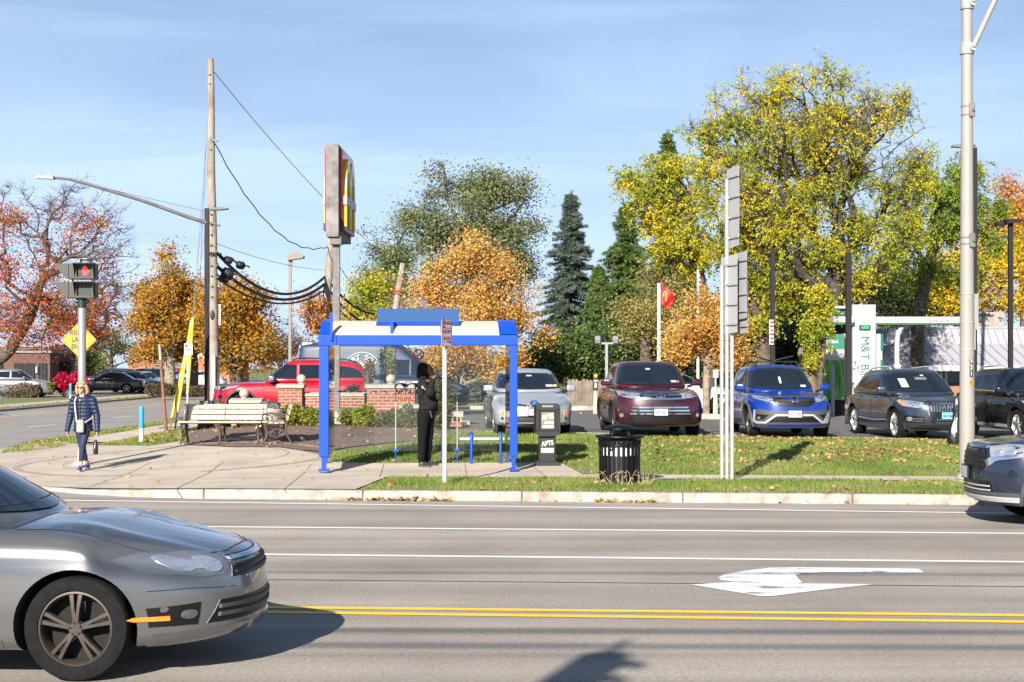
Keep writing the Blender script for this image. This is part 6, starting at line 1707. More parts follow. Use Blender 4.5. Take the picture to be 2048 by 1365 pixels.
# ---- bollards
def bollard(px,py,top,label,d=None,w=.055,low=.4,tilt=0):
 b=GH(px,py)if d is None else Dp(px,HY,d)
 if d is not None:b.z=.13
 s=F/b.y;h=(py-top)/s if d is None else CH-(top-HY)/s-b.z
 t=thing('bollard',label,'bollard',tuple(b),group='blue topped marker posts')
 mb=MB();mb.cyl((0,0,-.05),(0,0,h*low),w*.98,n=20);mb.build('lower_sleeve',mat('bollard_white',(.5,.5,.49),.45),t,smooth=40)
 mb=MB();mb.lathe([(w,h*low),(w,h-w),(w*.9,h-w*.45),(w*.55,h-w*.1),(0,h)],20);mb.build('blue_cover',mat('bollard_blue',(.03,.24,.55),.35),t,smooth=50)
bollard(283,887,812,'white marker post with a light blue cap in the corner grass');bollard(141,790,767,'thin blue marker post on the far verge before the red bush',d=84,w=.07,low=.3)
# ---- guy wires with yellow guards, small sign post, rusty post
def tubeobj(name,pts,r,m,label,cat,group=None,n=8):
 mb=MB();mb.tube(pts,r,n);o=mb.build(name,m,origin=tuple(pts[0]),smooth=50);tag(o,label,cat,group);return o
P_TOP=Dp(421,250,44.0)
for i,(bx,by,ma,mb_,lab)in enumerate(((338,849,(346,823),(379,672),'guy wire with a yellow guard, leaning most and anchored nearest the bollard'),(349,849,(357,814),(383,642),'guy wire with a yellow guard anchored between two others'),(370,851,(374,782),(386,637),'steepest guy wire with a yellow guard, beside the small white sign'))):
 d=41.5;a=Dp(bx,by,d);a.z=H(a.x,a.y)
 up=P_TOP+Vector((0,0,(-2.2,-.3,1.2)[i]))
 t=thing('guy_wire',lab,'guy wire',tuple(a),group='guy wires of the utility pole')
 k0=(by-ma[1])/(by-250);L_=up-a
 def at(py):return a+(Dp(mb_[0],mb_[1],d+.6)-a)*((by-py)/(by-mb_[1]))
 q0=at(ma[1]);q1=at(mb_[1])
 mb=MB();mb.tube([Vector((0,0,-.05)),q0-a],.022,6);mb.build('anchor_rod',mat('rusty_rod',(.16,.11,.08),.8,noise=.4,scale=20),t,smooth=50)
 mb=MB();mb.tube([q0-a,q1-a],.042,10);mb.build('yellow_guard',M_YPLAST,t,smooth=50)
 mb=MB();mb.tube([q1-a,up-a],.007,5);mb.build('wire',M_STEELD,t)
def small_sign():
 d=41.0;b=Dp(375,850,d);b.z=H(b.x,b.y);s=F/d;Z=lambda py:CH-(py-HY)/s-b.z
 t=thing('parking_sign','small white sign with red lettering on a post by the guy wires','road sign',tuple(b))
 mb=MB();mb.bar((0,0,-.1),(0,0,Z(690)),.045,.03);mb.build('post',M_STEEL,t)
 mb=MB();mb.box((.03,-.025,Z(699)),(.23,.005,Z(688)-Z(711)),bev=.002);p=mb.build('sign_plate',M_SIGNW,t)
 mb=MB();mb.box((-.03,-.029,Z(692)),(.08,.003,.07));mb.build('sign_block',M_REDTX,p)
 mb=MB();mb.box((.035,-.029,Z(700)),(.15,.003,.03));mb.build('print_line',M_REDTX,p)
small_sign()
pb=Dp(333,850,41.0);pb.z=H(pb.x,pb.y);pt=Dp(319,690,41.0)
t=thing('leaning_post','thin rusty brown post leaning left with a pale tip beside the side street','post',tuple(pb))
mb=MB();q=(pt-pb);mb.tube([(0,0,-.1),q*.83],[.05,.042],10);mb.build('rusty_shaft',mat('rust_brown',(.17,.08,.045),.85,noise=.3,scale=8),t,smooth=50)
mb=MB();mb.tube([q*.83,q],[.04,.036],10);mb.build('pale_tip',M_STEEL,t,smooth=50)
# ---- utility pole
def utility_pole():
 d=44.5;b=Dp(429,850,d);b.z=H(b.x,b.y);tp=Dp(420.5,118,d+.3);q=tp-b
 t=thing('utility_pole','tall weathered wooden utility pole behind the dark lamp post','utility pole',tuple(b))
 mb=MB();n=12;mb.tube([q*(i/n)+Vector((.012*math.sin(i*1.3),0,0))for i in range(n+1)],[.165-.065*i/n for i in range(n+1)],16);mb.build('pole_shaft',M_WOODP,t,smooth=50)
 mb=MB()
 for f in(.955,.93,.78,.75):mb.bar(q*f+Vector((.0,-.12,0)),q*f+Vector((.0,-.15,0)),.05,.04)
 for i in range(9):f=.35+.028*i;mb.bar(q*f+Vector((-.02,-.15,0)),q*f+Vector((.02,-.19,-.01)),.05,.03)
 mb.bar(q*.777+Vector((.0,-.12,0)),q*.772+Vector((.22,-.14,0)),.06,.05);mb.build('hardware',M_STEELD,t)
 mb=MB();mb.box(q*.30+Vector((.20,-.02,0)),(.05,.05,.62));mb.build('white_conduit',M_SIGNW,t)
 mb=MB();mb.tube([Vector((.03,-.19,0)),q*.19+Vector((.04,-.19,0))],.06,8);mb.build('cable_cover',mat('conduit_pale',(.5,.47,.42),.7),t,smooth=50)
 for f,off in((.36,0),(.5,.1)):
  pass
 mb=MB()
 for f in(.30,):mb.ball(q*f+Vector((0,-.16,0)),.1,10,8,(.6,.3,1.6))
 mb.build('pole_plug',M_BLKTX,t)
 for(px,py,py2)in((412,255,248),(413,397,390)):
  pass
 return t,b,q
UP,UPB,UPQ=utility_pole()
def up_at(py,dx=.0):
 f=(850-py)/(850-118.0);return UPB+UPQ*f+Vector((dx,-.1,0))
 # ---- dark lamp post with long arm
def lamp_post():
 d=43.0;b=Dp(414,842,d);b.z=H(b.x,b.y);s=F/d
 t=thing('street_lamp','dark square lamp post with a long arm reaching left over the side street','street lamp',tuple(b))
 Z=lambda py:CH-(py-HY)/s-b.z
 X=lambda px:(px-414)/s
 mb=MB();mb.box((0,0,(Z(810)+Z(417))/2),(.125,.125,Z(417)-Z(810)));mb.build('post',M_DARKP,t)
 mb=MB();bm=bmesh.new();bmesh.ops.create_cube(bm,size=1);bmesh.ops.subdivide_edges(bm,edges=bm.edges[:],cuts=4,use_grid_fill=True)
 rng=np.random.default_rng(5)
 for v in bm.verts:
  k=1-.18*(v.co.z+.5);v.co=Vector((v.co.x*.44*k,v.co.y*.44*k,(v.co.z+.5)*(Z(804)+.1)-.08))+Vector(rng.normal(size=3)*.012)
 bm.verts.index_update();mb.add([v.co for v in bm.verts],[[v.index for v in f.verts]for f in bm.faces]);bm.free();mb.build('stone_footing',M_ROCK,t)
 def arm(pts,r):m_=MB();m_.tube(pts,r,10);return m_
 pts=[(0,0,Z(446)),(X(380),-.2,Z(436)),(X(300),-.7,Z(408)),(X(200),-1.2,Z(379)),(X(168),-1.4,Z(371)),(X(140),-1.5,Z(369))]
 a=arm(pts,[.06,.055,.05,.045,.04,.035]).build('long_arm',M_STEELD,t,smooth=50)
 mb=MB();mb.tube([(0,0,Z(424)),(X(250),-.95,Z(390)),(X(176),-1.36,Z(373))],.008,5);mb.bar((X(250),-.95,Z(390)),(X(250),-.95,Z(397)),.015,.015);mb.build('stay_rod',M_STEELD,t)
 mb=MB();mb.prism([(X(141),Z(372)),(X(140),Z(366)),(X(112),Z(366)),(X(107),Z(368)),(X(107),Z(370.5)),(X(120),Z(371))],lambda u,v,w:(u,-1.62+w,v),.26);h=mb.build('lamp_head',M_STEEL,t)
 mb=MB();mb.cyl((X(130),-1.5,Z(366)),(X(130),-1.5,Z(360)),.04,n=10);mb.build('light_sensor',M_SIGNW,h)
 mb=MB();mb.tube([(0,0,Z(424)),(X(420),-.02,Z(420)),(X(432),-.02,Z(418))],.04,8);mb.prism([(X(428),Z(416)),(X(440),Z(415.5)),(X(456),Z(417)),(X(456),Z(419)),(X(440),Z(421)),(X(428),Z(421))],lambda u,v,w:(u,-.14+w,v),.26);mb.build('short_lamp_head',M_STEELD,t)
 mb=MB();mb.tube([(X(404),-.05,Z(443)),(X(432),.05,Z(449)),(X(440),.05,Z(452))],.035,8);mb.build('arm_stub',M_STEELD,t)
lamp_post()
# ---- wires and splices
def cat_(a,b,sag,n=24,wob=0.0):
 a,b=Vector(a),Vector(b);return[a.lerp(b,i/n)+Vector((0,0,-sag*4*(i/n)*(1-i/n)+wob*math.sin(i*2.1)))for i in range(n+1)]
M_CABLE=mat('cable_black',(.012,.012,.013),.6)
LP1=dict(d=60.0)
def leaning_pole(pxb,pyb,pxt,pyt,d,r0,r1,label,extra=None,z=None):
 b=Dp(pxb,pyb,d);tp=Dp(pxt,pyt,d);dirv=(tp-b);k=(b.z-.4)/dirv.z;b2=b-dirv*k
 t=thing('utility_pole',label,'utility pole',tuple(b2));q=tp-b2
 mb=MB();mb.tube([q*(i/8)for i in range(9)],[r0+(r1-r0)*i/8 for i in range(9)],14);mb.build('pole_shaft',M_WOODP,t,smooth=50)
 return t,b2,q
lp1,b1,q1=leaning_pole(653,600,664,470,58,.20,.14,'leaning wooden pole half hidden by the tall advertising sign')
lp2,b2,q2=leaning_pole(790,626,806,527,66,.20,.13,'leaning broken wooden pole above the shelter roof with orange ties')
mb=MB();f=.80
for k in(.78,.80):mb.tube([q2*k+Vector((.2*math.cos(a),.2*math.sin(a),.03*math.sin(2*a)))for a in[2*PI*i/14 for i in range(14)]],.03,5,closed=True)
mb.build('orange_ties',mat('orange_tie',(.55,.08,.02),.6),lp2)
mb=MB();mb.box(q2*.62+Vector((-.25,-.3,0)),(.5,.3,.22));mb.bar(q2*.5+Vector((-.25,-.3,0)),q2*.62+Vector((-.25,-.3,0)),.06);mb.build('floodlight',M_DARKP,lp2)
W='overhead wires and cables'
def wire(a,b,sag,r,label,wob=0.0):return tubeobj('overhead_cable',cat_(a,b,sag,wob=wob),r,M_CABLE,label,'cable',W,6)
wire(up_at(145,.12),Dp(800,540,66),.35,.011,'thin top wire running from the utility pole down past the red sign')
wire(up_at(288,.12),Dp(657,493,58),1.1,.018,'twisted service wire sagging from the utility pole to the leaning pole',.03)
k1=wire(up_at(505,.12),Dp(651,553,58),1.55-.6,.05,'thick black cable, uppermost of the three with splice cases')
k2=wire(up_at(532,.12),Dp(650,568,58),.80,.055,'thick black cable in the middle of the three with splice cases')
k3=wire(up_at(556,.12),Dp(646,583,58),.62,.035,'black cable, lowest of the three with splice cases')
wire(Dp(655,560,58),Dp(748,628,66),.3,.05,'thick black cable, uppermost of those going down behind the shelter');wire(Dp(655,575,58),Dp(745,650,66),.3,.05,'thick black cable in the middle of those behind the shelter');wire(Dp(655,588,58),Dp(735,655,66),.3,.035,'cable, lowest of those going down behind the shelter')
wire(Dp(657,495,58),Dp(760,600,66),.5,.014,'thin wire from the leaning pole down to the broken pole')
wire(up_at(488,.12),Dp(652,541,58),.15,.008,'hair thin wire just above the three thick cables')
t_=wire(Dp(412,290,44),Dp(400,560,44),.0,.006,'thin straight wire dropping on the left side of the utility pole')
def splice(px,py,sc,lab):
 p=Dp(px,py,45.2);mb=MB();k=1/66.0
 mb.lathe([(.0,-.17),(.09,-.165),(.135,-.11),(.15,0),(.135,.11),(.09,.165),(0,.17)],16,axis='x');
 for x in(-.09,0,.09):mb.lathe([(.15,x-.015),(.165,x),(.15,x+.015)],16,axis='x')
 mb.tube([(-.17,0,.03),(-.3,0,.12),(-.34,0,.2)],.03,6);mb.tube([(.17,0,.02),(.28,0,.04),(.36,0,-.0)],.03,6)
 mb.v=[(v[0]*sc,v[1]*sc,v[2]*sc)for v in mb.v]
 o=mb.build('cable_splice',M_CABLE,smooth=40);o.location=p;o.rotation_euler=(0,R(14),0);tag(o,lab,'cable splice','splice cases beside the utility pole')
splice(456,521,.8,'black splice case highest and nearest the utility pole');splice(481,531,.8,'black splice case farthest to the right of the utility pole');splice(455,547,1.1,'largest black splice case on the middle cable');splice(448,558,.9,'lowest black splice case hanging at the utility pole')
# ---- tall advertising sign
def pylon_sign():
 d=38.6;b=Dp(686,866,d);b.z=H(b.x,b.y)+.02;s=F/d
 X=lambda px:(px-686)/s
 Z=lambda py:CH-(py-HY)/s-b.z
 b.x=Dp(672,HY,d).x;X=lambda px:(px-672)/s
 t=thing('pylon_sign','tall edge-on red and yellow advertising sign on a square steel column','advertising sign',tuple(b))
 mb=MB();mb.box((.07,.1,.13),(.66,.66,.36),bev=.02);mb.build('concrete_base',M_CONCB,t)
 mb=MB();mb.box((.02,.1,.34),(.40,.40,.05));mb.box((.0,.1,(Z(480)+.3)/2),(.175,.18,Z(480)-.3));mb.build('column',M_STEELD,t)
 mb=MB();mb.box((0,.05,(Z(490)+Z(474))/2),(.30,.34,Z(474)-Z(490)),bev=.01);mb.build('column_head',M_STEELD,t)
 rot=Matrix.Rotation(R(-1.2),3,'Z')
 zc=(Z(291)+Z(475))/2;hh=Z(291)-Z(475);wd=25/s;dp=2.5
 MS=mat('cabinet_weathered',(.13,.125,.122),.7,noise=.6,scale=3.0,detail=8)
 mb=MB();mb.box(rot@Vector((-.07,dp/2-.2,zc)),(wd,dp,hh),rot,bev=.006);cab=mb.build('cabinet',MS,t)
 for sg in(1,-1):
  z0,z1=Z(440 if sg>0 else 442),Z(296)
  mb=MB();mb.box(rot@Vector((-.07+sg*(wd/2+.035),dp/2-.1,(z0+z1)/2)),(.07,dp-.25,z1-z0),rot,bev=.02);fp=mb.build('sign_face',mat('sign_face_red',(.55,.012,.015),.3,coat=.5),t)
  MY=mat('emblem_yellow',(.72,.47,.01),.3,coat=.5);mb=MB()
  xo=-.07+sg*(wd/2+.07)
  def arch(y0,y1,zb,ztp,w):
   n=18;out=[];inn=[]
   for i in range(n+1):
    u=i/n;a=PI*u;ym=(y0+y1)/2;ry=(y1-y0)/2
    out.append((ym-ry*math.cos(a),zb+(ztp-zb)*math.sin(a)**.55));inn.append((ym-(ry-w)*math.cos(a),zb+(ztp-w*1.3-zb)*math.sin(a)**.55))
   pts=out+inn[::-1]
   mb.prism(pts,lambda u,v,w_:tuple(rot@Vector((xo+sg*w_,u,v))),.09 if sg>0 else .03)
  yb=Z(452);yt=Z(312)
  arch(.15,1.12,yb,yt,.26);arch(1.0,1.98,yb,yt,.26);mb.build('arch_emblem',MY,fp)
  mb=MB();mb.box(rot@Vector((xo+sg*(.055 if sg>0 else .025),1.05,Z(400))),(.11 if sg>0 else .05,1.9,.22),rot,bev=.01);nm=mb.build('name_band',M_SIGNW,fp)
  mb=MB();mb.box(rot@Vector((xo-sg*.02,dp/2-.1,Z(452))),(.14,dp-.5,.22),rot,bev=.02);mb.build('lower_face',mat('sign_plum',(.10,.02,.05),.3),t)
pylon_sign()
# ---- parking lot lamp left
def lot_lamp():
 d=56;b=Dp(580,HY,d);b.z=.4;s=F/d;Z=lambda py:CH-(py-HY)/s-b.z
 t=thing('parking_lot_lamp','bronze lamp with one tilted box head rising beyond the red SUV','lamp',tuple(b));M=mat('bronze_paint',(.17,.145,.12),.55)
 mb=MB();mb.box((0,0,Z(525)/2),(.11,.11,Z(525)));mb.build('post',M,t)
 mb=MB();mb.box((0,0,Z(526)),(.16,.16,.22));mb.bar((.0,0,Z(522)),(.1,0,Z(518)),.08,.08);r=Matrix.Rotation(R(-14),3,'Y')@Matrix.Rotation(R(0),3,'X')
 mb.prism([(-.24,-.14),(.32,-.06),(.34,.02),(.28,.06),(.1,.17),(-.08,.15),(-.26,.02)],lambda u,v,w:(.19+u,-.22+w,Z(514)+v),.44);mb.build('lamp_head',M,t)
 mb=MB();mb.box((.22,-.0,Z(519)+.02),(.5,.36,.02),Matrix.Rotation(R(-8),3,'Y'));mb.build('lens',mat('lamp_glass_pale',(.6,.58,.5),.2),t)
lot_lamp()
# ---- benches
def bench(L_,label,loc,rz,planks_back=3,legs=(0,.5,1),deep=.5,arms=(),group='benches at the planting bed'):
 t=thing('park_bench',label,'bench',loc,rz,group=group)
 mb=MB()
 for i in range(4):mb.box((0,-.02-.115*i+.12,.43+.006*(i-1)**2),(L_,.10,.04),bev=.008)
 mb.build('seat',M_BENCH,t)
 mb=MB()
 for i in range(planks_back):
  z=.53+.115*i;mb.box((0,.22+.035*i,z),(L_,.035,.10),Matrix.Rotation(R(-16),3,'X'),bev=.006)
 mb.build('backrest',M_BENCH,t)
 for f in legs:
  x=-L_/2+.04+(L_-.08)*f;mb=MB()
  mb.tube([(x,-.30,0),(x,-.22,.12),(x,-.20,.25),(x,-.24,.36),(x,-.27,.415)],.022,8)
  mb.tube([(x,.30,0),(x,.22,.15),(x,.17,.30),(x,.19,.42),(x,.24,.60),(x,.31,.82)],.022,8)
  mb.tube([(x,-.27,.405),(x,-.1,.40),(x,.19,.41)],.018,6)
  mb.tube([(x,-.19,.22),(x,-.05,.30),(x,.06,.30),(x,.18,.24)],.014,6);mb.tube([(x,-.19,.20),(x,-.02,.13),(x,.2,.20)],.012,6)
  for c in((-.08,.2),(.08,.2)):mb.tube([(x,c[0]+.05*math.cos(a),c[1]+.05*math.sin(a))for a in[2*PI*i/10 for i in range(10)]],.009,5,closed=True)
  mb.build('leg',M_IRON,t,smooth=50)
  if f in arms:
   mb=MB();mb.tube([(x,-.27,.42),(x,-.30,.56),(x,-.26,.62),(x,-.1,.63),(x,.1,.60),(x,.24,.62)],.02,8)
   for c in((-.17,.52,.07),(-.03,.53,.07),(.11,.52,.065)):mb.tube([(x,c[0]+c[2]*math.cos(a),c[1]+c[2]*math.sin(a))for a in[2*PI*i/12 for i in range(12)]],.010,5,closed=True)
   mb.build('armrest',M_IRON,t,smooth=50)
 return t
def on(px,py,dz=.02):p=GH(px,py);return(p.x,p.y,p.z+dz)
p=GH(445,889);bench(168/F*p.y,'long cream plank bench facing the street at the bed',(p.x,p.y,p.z+.02),R(-3),legs=(0.02,.5,.98))
p=GH(543,889);bench(1.5,'short cream plank bench standing end-on beside the stone planter',(p.x+.03,p.y+.45,p.z+.02),R(-80),legs=(0,1),arms=(0,1))
def planter():
 p=GH(531,884);p=Vector((p.x,p.y+.25,p.z+.02));s=F/p.y
 t=thing('litter_urn','round pale concrete urn with a white bag rim between two benches','urn',tuple(p))
 mb=MB();mb.lathe([(.22,0),(.24,.03),(.26,.3),(.30,.55),(.33,.60),(.33,.66),(.29,.67),(.26,.60),(0,.58)],28);mb.build('urn_body',mat('urn_concrete',(.36,.33,.29),.9,noise=.15,scale=20),t,smooth=40)
 rng=np.random.default_rng(3);mb=MB();vs=[];n=24
 for k,(r,z)in enumerate(((.30,.68),(.26,.76),(.14,.80),(.03,.79))):
  for i in range(n):a=2*PI*i/n;vs.append((r*math.cos(a)*(1+.12*rng.normal()),r*math.sin(a),z+.03*rng.normal()))
 mb.add(vs,[(k*n+i,k*n+(i+1)%n,(k+1)*n+(i+1)%n,(k+1)*n+i)for k in range(3)for i in range(n)]);mb.build('bag_liner',M_PANEC,t,smooth=60)
planter()
# ---- brick walls
def brickmat(name):
 m=bpy.data.materials.new(name);nt,N,L=nodes_of(m);b=N['Principled BSDF']
 tc=N.new('ShaderNodeTexCoord');br=N.new('ShaderNodeTexBrick');br.inputs['Scale'].default_value=1.0
 br.inputs['Brick Width'].default_value=.22;br.inputs['Row Height'].default_value=.083;br.inputs['Mortar Size'].default_value=.008;br.inputs['Mortar Smooth'].default_value=.2;br.inputs['Bias'].default_value=-.2
 br.inputs['Color1'].default_value=(.21,.058,.036,1);br.inputs['Color2'].default_value=(.29,.10,.062,1);br.inputs['Mortar'].default_value=(.36,.31,.26,1)
 sp=N.new('ShaderNodeSeparateXYZ');L.new(tc.outputs['Object'],sp.inputs[0]);ad=N.new('ShaderNodeMath');ad.operation='ADD';L.new(sp.outputs[0],ad.inputs[0]);L.new(sp.outputs[1],ad.inputs[1])
 cb=N.new('ShaderNodeCombineXYZ');L.new(ad.outputs[0],cb.inputs[0]);L.new(sp.outputs[2],cb.inputs[1]);L.new(cb.outputs[0],br.inputs['Vector'])
 nz=N.new('ShaderNodeTexNoise');nz.inputs['Scale'].default_value=5;L.new(tc.outputs['Object'],nz.inputs['Vector']);mr=N.new('ShaderNodeMapRange');mr.inputs['To Min'].default_value=.75;mr.inputs['To Max'].default_value=1.25;L.new(nz.outputs['Fac'],mr.inputs['Value'])
 mx=N.new('ShaderNodeMix');mx.data_type='RGBA';mx.blend_type='MULTIPLY';mx.inputs['Factor'].default_value=1;L.new(br.outputs['Color'],mx.inputs['A'])
 cc=N.new('ShaderNodeCombineColor');[L.new(mr.outputs[0],cc.inputs[i])for i in range(3)];L.new(cc.outputs[0],mx.inputs['B']);L.new(mx.outputs['Result'],b.inputs['Base Color']);b.inputs['Roughness'].default_value=.9
 bp=N.new('ShaderNodeBump');bp.inputs['Strength'].default_value=.5;bp.inputs['Distance'].default_value=.01;bp.invert=True;L.new(br.outputs['Fac'],bp.inputs['Height']);L.new(bp.outputs['Normal'],b.inputs['Normal'])
 return m
M_BRICK=brickmat('red_brick')
def wall_piece(name,label,pxa,pxb,ptop,capt,d,th=.45,ball=None,slant=0.0,group=None,dz=0.0,over=.05,capslope=0):
 a=Dp(pxa,HY,d);b=Dp(pxb,HY,d+slant);c=(a+b)/2;c.z=H(c.x,c.y)-.02+dz;s=F/c.y
 t=thing(name,label,'brick wall',tuple(c),math.atan2(b.y-a.y,b.x-a.x),group=group);L_=(Vector((b.x,b.y))-Vector((a.x,a.y))).length
 zt=CH-(ptop-HY)/s-c.z;ct=capt/s
 mb=MB();mb.box((0,th/2,(zt-ct)/2),(L_,th,zt-ct));mb.build('brickwork',M_BRICK,t)
 mb=MB();mb.prism([(-over,zt-ct),(th+over,zt-ct),(th+over,zt-ct*.35),(th/2,zt),(-over,zt-ct*.35)],lambda u,v,w:(-L_/2-over+w,u,v),L_+2*over);mb.build('coping',M_STONE,t)
 if ball is not None:
  x=(ball-(pxa+pxb)/2)/s;r=9.6/s;mb=MB();mb.ball((x,th/2,zt+r*.95),r,24,16);mb.lathe([(r*.62,0),(r*.62,.05)],16,c=(x,th/2,zt-.03));mb.build('ball_finial',M_STONE,t,smooth=60)
 return t
WG='low brick walls with stone caps and ball finials'
wall_piece('brick_wall','low brick pier with ball finial, nearest the long bench',462,520,797,10,38.6,.6,ball=484,group=WG)
wall_piece('brick_wall','tall brick pier with ball finial left of the shelter post',556,604,768,8,40.4,.55,ball=600,group=WG)
wall_piece('brick_wall','lower brick wall section between the two tall piers',606,731,785,8,40.6,.4,group=WG,over=.03)
wall_piece('brick_wall','upper brick wall behind the dark lettering on the glass',734,830,768,9,39.4,.5,ball=780,slant=0,group=WG)
wall_piece('brick_wall','lower brick wall section behind the man in black',800,868,809,10,38.4,.4,group=WG,over=.02)
wall_piece('brick_wall','small brick end pier seen through the right pane of the shelter',902,924,823,12,37.3,.4,group=WG,over=.03)
wall_piece('brick_wall','stepped stone capped wall end beside the pier nearest the car park',925,937,842,8,37.0,.3,group=WG,over=.03)
wall_piece('brick_wall','low brick link with a stone cap beside the pier near the bench',522,556,815,7,39.6,.35,group=WG,over=.02)
mb=MB();p=Dp(898,818,36.8);mb.box((0,0,0),(.13,.06,.09),Matrix.Rotation(R(10),3,'Y'),bev=.01);mb.cyl((0,0,-.04),(0,0,-(p.z-H(p.x,p.y))),.012,n=8);o=mb.build('flood_light',M_STEEL);o.location=p;tag(o,'small grey floodlight on a stake above the end brick pier','flood light')
# ------------------ beyond the car park
LOTZ=lambda x:0.41-0.0125*(min(16,max(-12,x))+0.5)
M_WHPANEL=mat('white_cladding',(.37,.37,.39),rough=.4)
M_MTG=mat('bank_green',(.005,.12,.075),rough=.35,coat=.3)
def fence():
 d=54;a=Dp(1135,HY,d);b=Dp(1400,HY,d+2);n=60
 t=thing('wooden_fence','weathered wooden board fence beyond the car park','fence',(a.x,a.y,.42));dv=Vector((b.x-a.x,b.y-a.y,0));s=F/d;rng=np.random.default_rng(1)
 mb=MB();h=(828-772)/s
 L_=dv.length;ux=dv/L_;k=int(L_/.14)
 for i in range(k):
  c=ux*(L_*(i+.5)/k);hh=h*(1+.03*rng.normal());M=Matrix.Rotation(math.atan2(ux.y,ux.x),3,'Z')
  mb.box(c+Vector((0,0,hh/2)),(L_/k*.93,.02,hh),M);mb.prism([(-.06,0),(.06,0),(0,.05)],lambda u,v,w,c=c,hh=hh:(c.x+u,c.y-.01+w,hh+v),.02)
 mb.build('boards',mat('fence_wood',(.2,.165,.13),.95,noise=.35,scale=2.5),t)
 mb=MB();
 for z in(.25*h,.8*h):mb.bar(Vector((0,.04,z)),dv+Vector((0,.04,z)),.05,.09)
 mb.build('rails',mat('fence_rail',(.2,.16,.12),.95),t)
fence()
def back_kerb():
 a=Dp(940,HY,53);b=Dp(1225,HY,53);mb=MB();mb.bar((a.x,53,.47),(b.x,53,.47),.2,.16);o=mb.build('back_kerb',M_KERB);o['kind']='structure'
 a=Dp(1395,HY,46);b=Dp(1480,HY,46);mb=MB();mb.bar((a.x,46,.42),(b.x,45,.42),.2,.16);o=mb.build('back_kerb',M_KERB);o['kind']='structure'
 quad_strip('back_lawn',[(-4,53.1),(8,53.1)],[(-4,62),(8,62)],M_FARG,.5)
back_kerb()
def pole_box(px,d,r,ptop,m,label,name,cat,z=None,square=True,group=None):
 b=Dp(px,HY,d);b.z=LOTZ(b.x)if z is None else z;s=F/d;Z=lambda py:CH-(py-HY)/s-b.z
 t=thing(name,label,cat,tuple(b),group=group);mb=MB()
 if square:mb.box((0,0,Z(ptop)/2),(2*r,2*r,Z(ptop)))
 else:mb.tube([(0,0,0),(0,0,Z(ptop))],[r,r*.75],14)
 mb.build('post',m,t,smooth=None if square else 50);return t,Z,s
t,Z,s=pole_box(1213,56,.05,686,mat('lamp_grey',(.22,.22,.24),.5),'grey lamp with two small heads on a crossbar before the spruces','parking_lot_lamp','lamp')
mb=MB();mb.bar((-.36,0,Z(687)),(.36,0,Z(687)),.07,.07);mb.build('crossbar',MATS['lamp_grey'],t)
for sg in(-1,1):mb=MB();mb.box((sg*.33,-.05,Z(680)),(.2,.26,.2),Matrix.Rotation(R(25),3,'X'),bev=.02);mb.build('lamp_head',MATS['lamp_grey'],t)
t,Z,s=pole_box(1191,50,.075,783,mat('bollard_cream',(.62,.50,.28),.6),'small black order sign with a yellow disc on a cream bollard','drive_through_sign','sign',square=False)
mb=MB();mb.box((0,-.02,(Z(746)+Z(781))/2),(.17,.09,Z(746)-Z(781)),bev=.01);sg_=mb.build('sign_case',M_BLKTX,t)
mb=MB();mb.lathe([(0,0),(.055,0),(.055,-.008),(0,-.008)],18,c=(0,-.067,Z(752)),axis='y');mb.build('yellow_disc',M_YSIGN,sg_)
mb=MB();mb.box((0,-.067,Z(762)),(.12,.006,.05));mb.box((0,-.067,Z(771)),(.07,.006,.16));mb.build('panel_print',M_SIGNW,sg_)
mb=MB();mb.box((0,-.071,Z(769)),(.035,.004,.07));mb.build('panel_mark',mat('mark_orange',(.6,.16,.03),.5),sg_)
def flag(px,ptop,d,label,us,fpoly,r=.075):
 t,Z,s=pole_box(px,d,r,ptop,mat('flagpole_white',(.60,.60,.60),.4),label,'flagpole','flagpole',square=False)
 X=lambda p:(p-px)/s
 nx,nz=14,14
 (ax,az),(bx,bz),(cx_,cz),(dx,dz)=[(X(p),Z(q))for p,q in fpoly]
 vs=[];
 for j in range(nz+1):
  for i in range(nx+1):
   u,v=i/nx,j/nz
   x=(ax*(1-u)+bx*u)*(1-v)+(dx*(1-u)+cx_*u)*v;z=(az*(1-u)+bz*u)*(1-v)+(dz*(1-u)+cz*u)*v
   vs.append((x,.07*math.sin(u*7+v*3)*u+.03*math.sin(v*9)*u-.02,z))
 fs=[(j*(nx+1)+i,j*(nx+1)+i+1,(j+1)*(nx+1)+i+1,(j+1)*(nx+1)+i)for j in range(nz)for i in range(nx)]
 mb=MB()
 for f,(j,i)in zip(fs,[(j,i)for j in range(nz)for i in range(nx)]):
  mb.f.append(list(f));mb.m.append((0 if(j//2)%2==0 else 1)if us else 0)
 mb.v=vs
 if us:
  for k,(j,i)in enumerate([(j,i)for j in range(nz)for i in range(nx)]):
   if i<5 and j<7:mb.m[k]=2
 fl=mb.build('flag_cloth',[mat('flag_red',(.42,.008,.012),.6),mat('flag_white',(.6,.6,.6),.6),mat('flag_navy',(.02,.03,.12),.6)],t,smooth=60)
 return t,fl,vs,nx,Z,X
t,fl,vs,nx,Z,X=flag(1318,567,52,'white flagpole with a red flag bearing a yellow arch',False,[(1322,568),(1352,594),(1336,620),(1322,606)])
mb=MB()
pts=[vs[j*15+i]for(j,i)in((8,3),(5,3),(3,4),(3,5),(5,6),(8,7),(10,7))]
mb.tube([(p[0],p[1]-.02,p[2])for p in pts],.02,6);mb.build('arch_emblem',mat('emblem_gold',(.6,.4,.02),.5),fl,smooth=50)
t,fl,vs,nx,Z,X=flag(1396,540,58,'distant flagpole with a limp striped flag among the trees',True,[(1394,544),(1402,546),(1401,576),(1395,574)],.06)
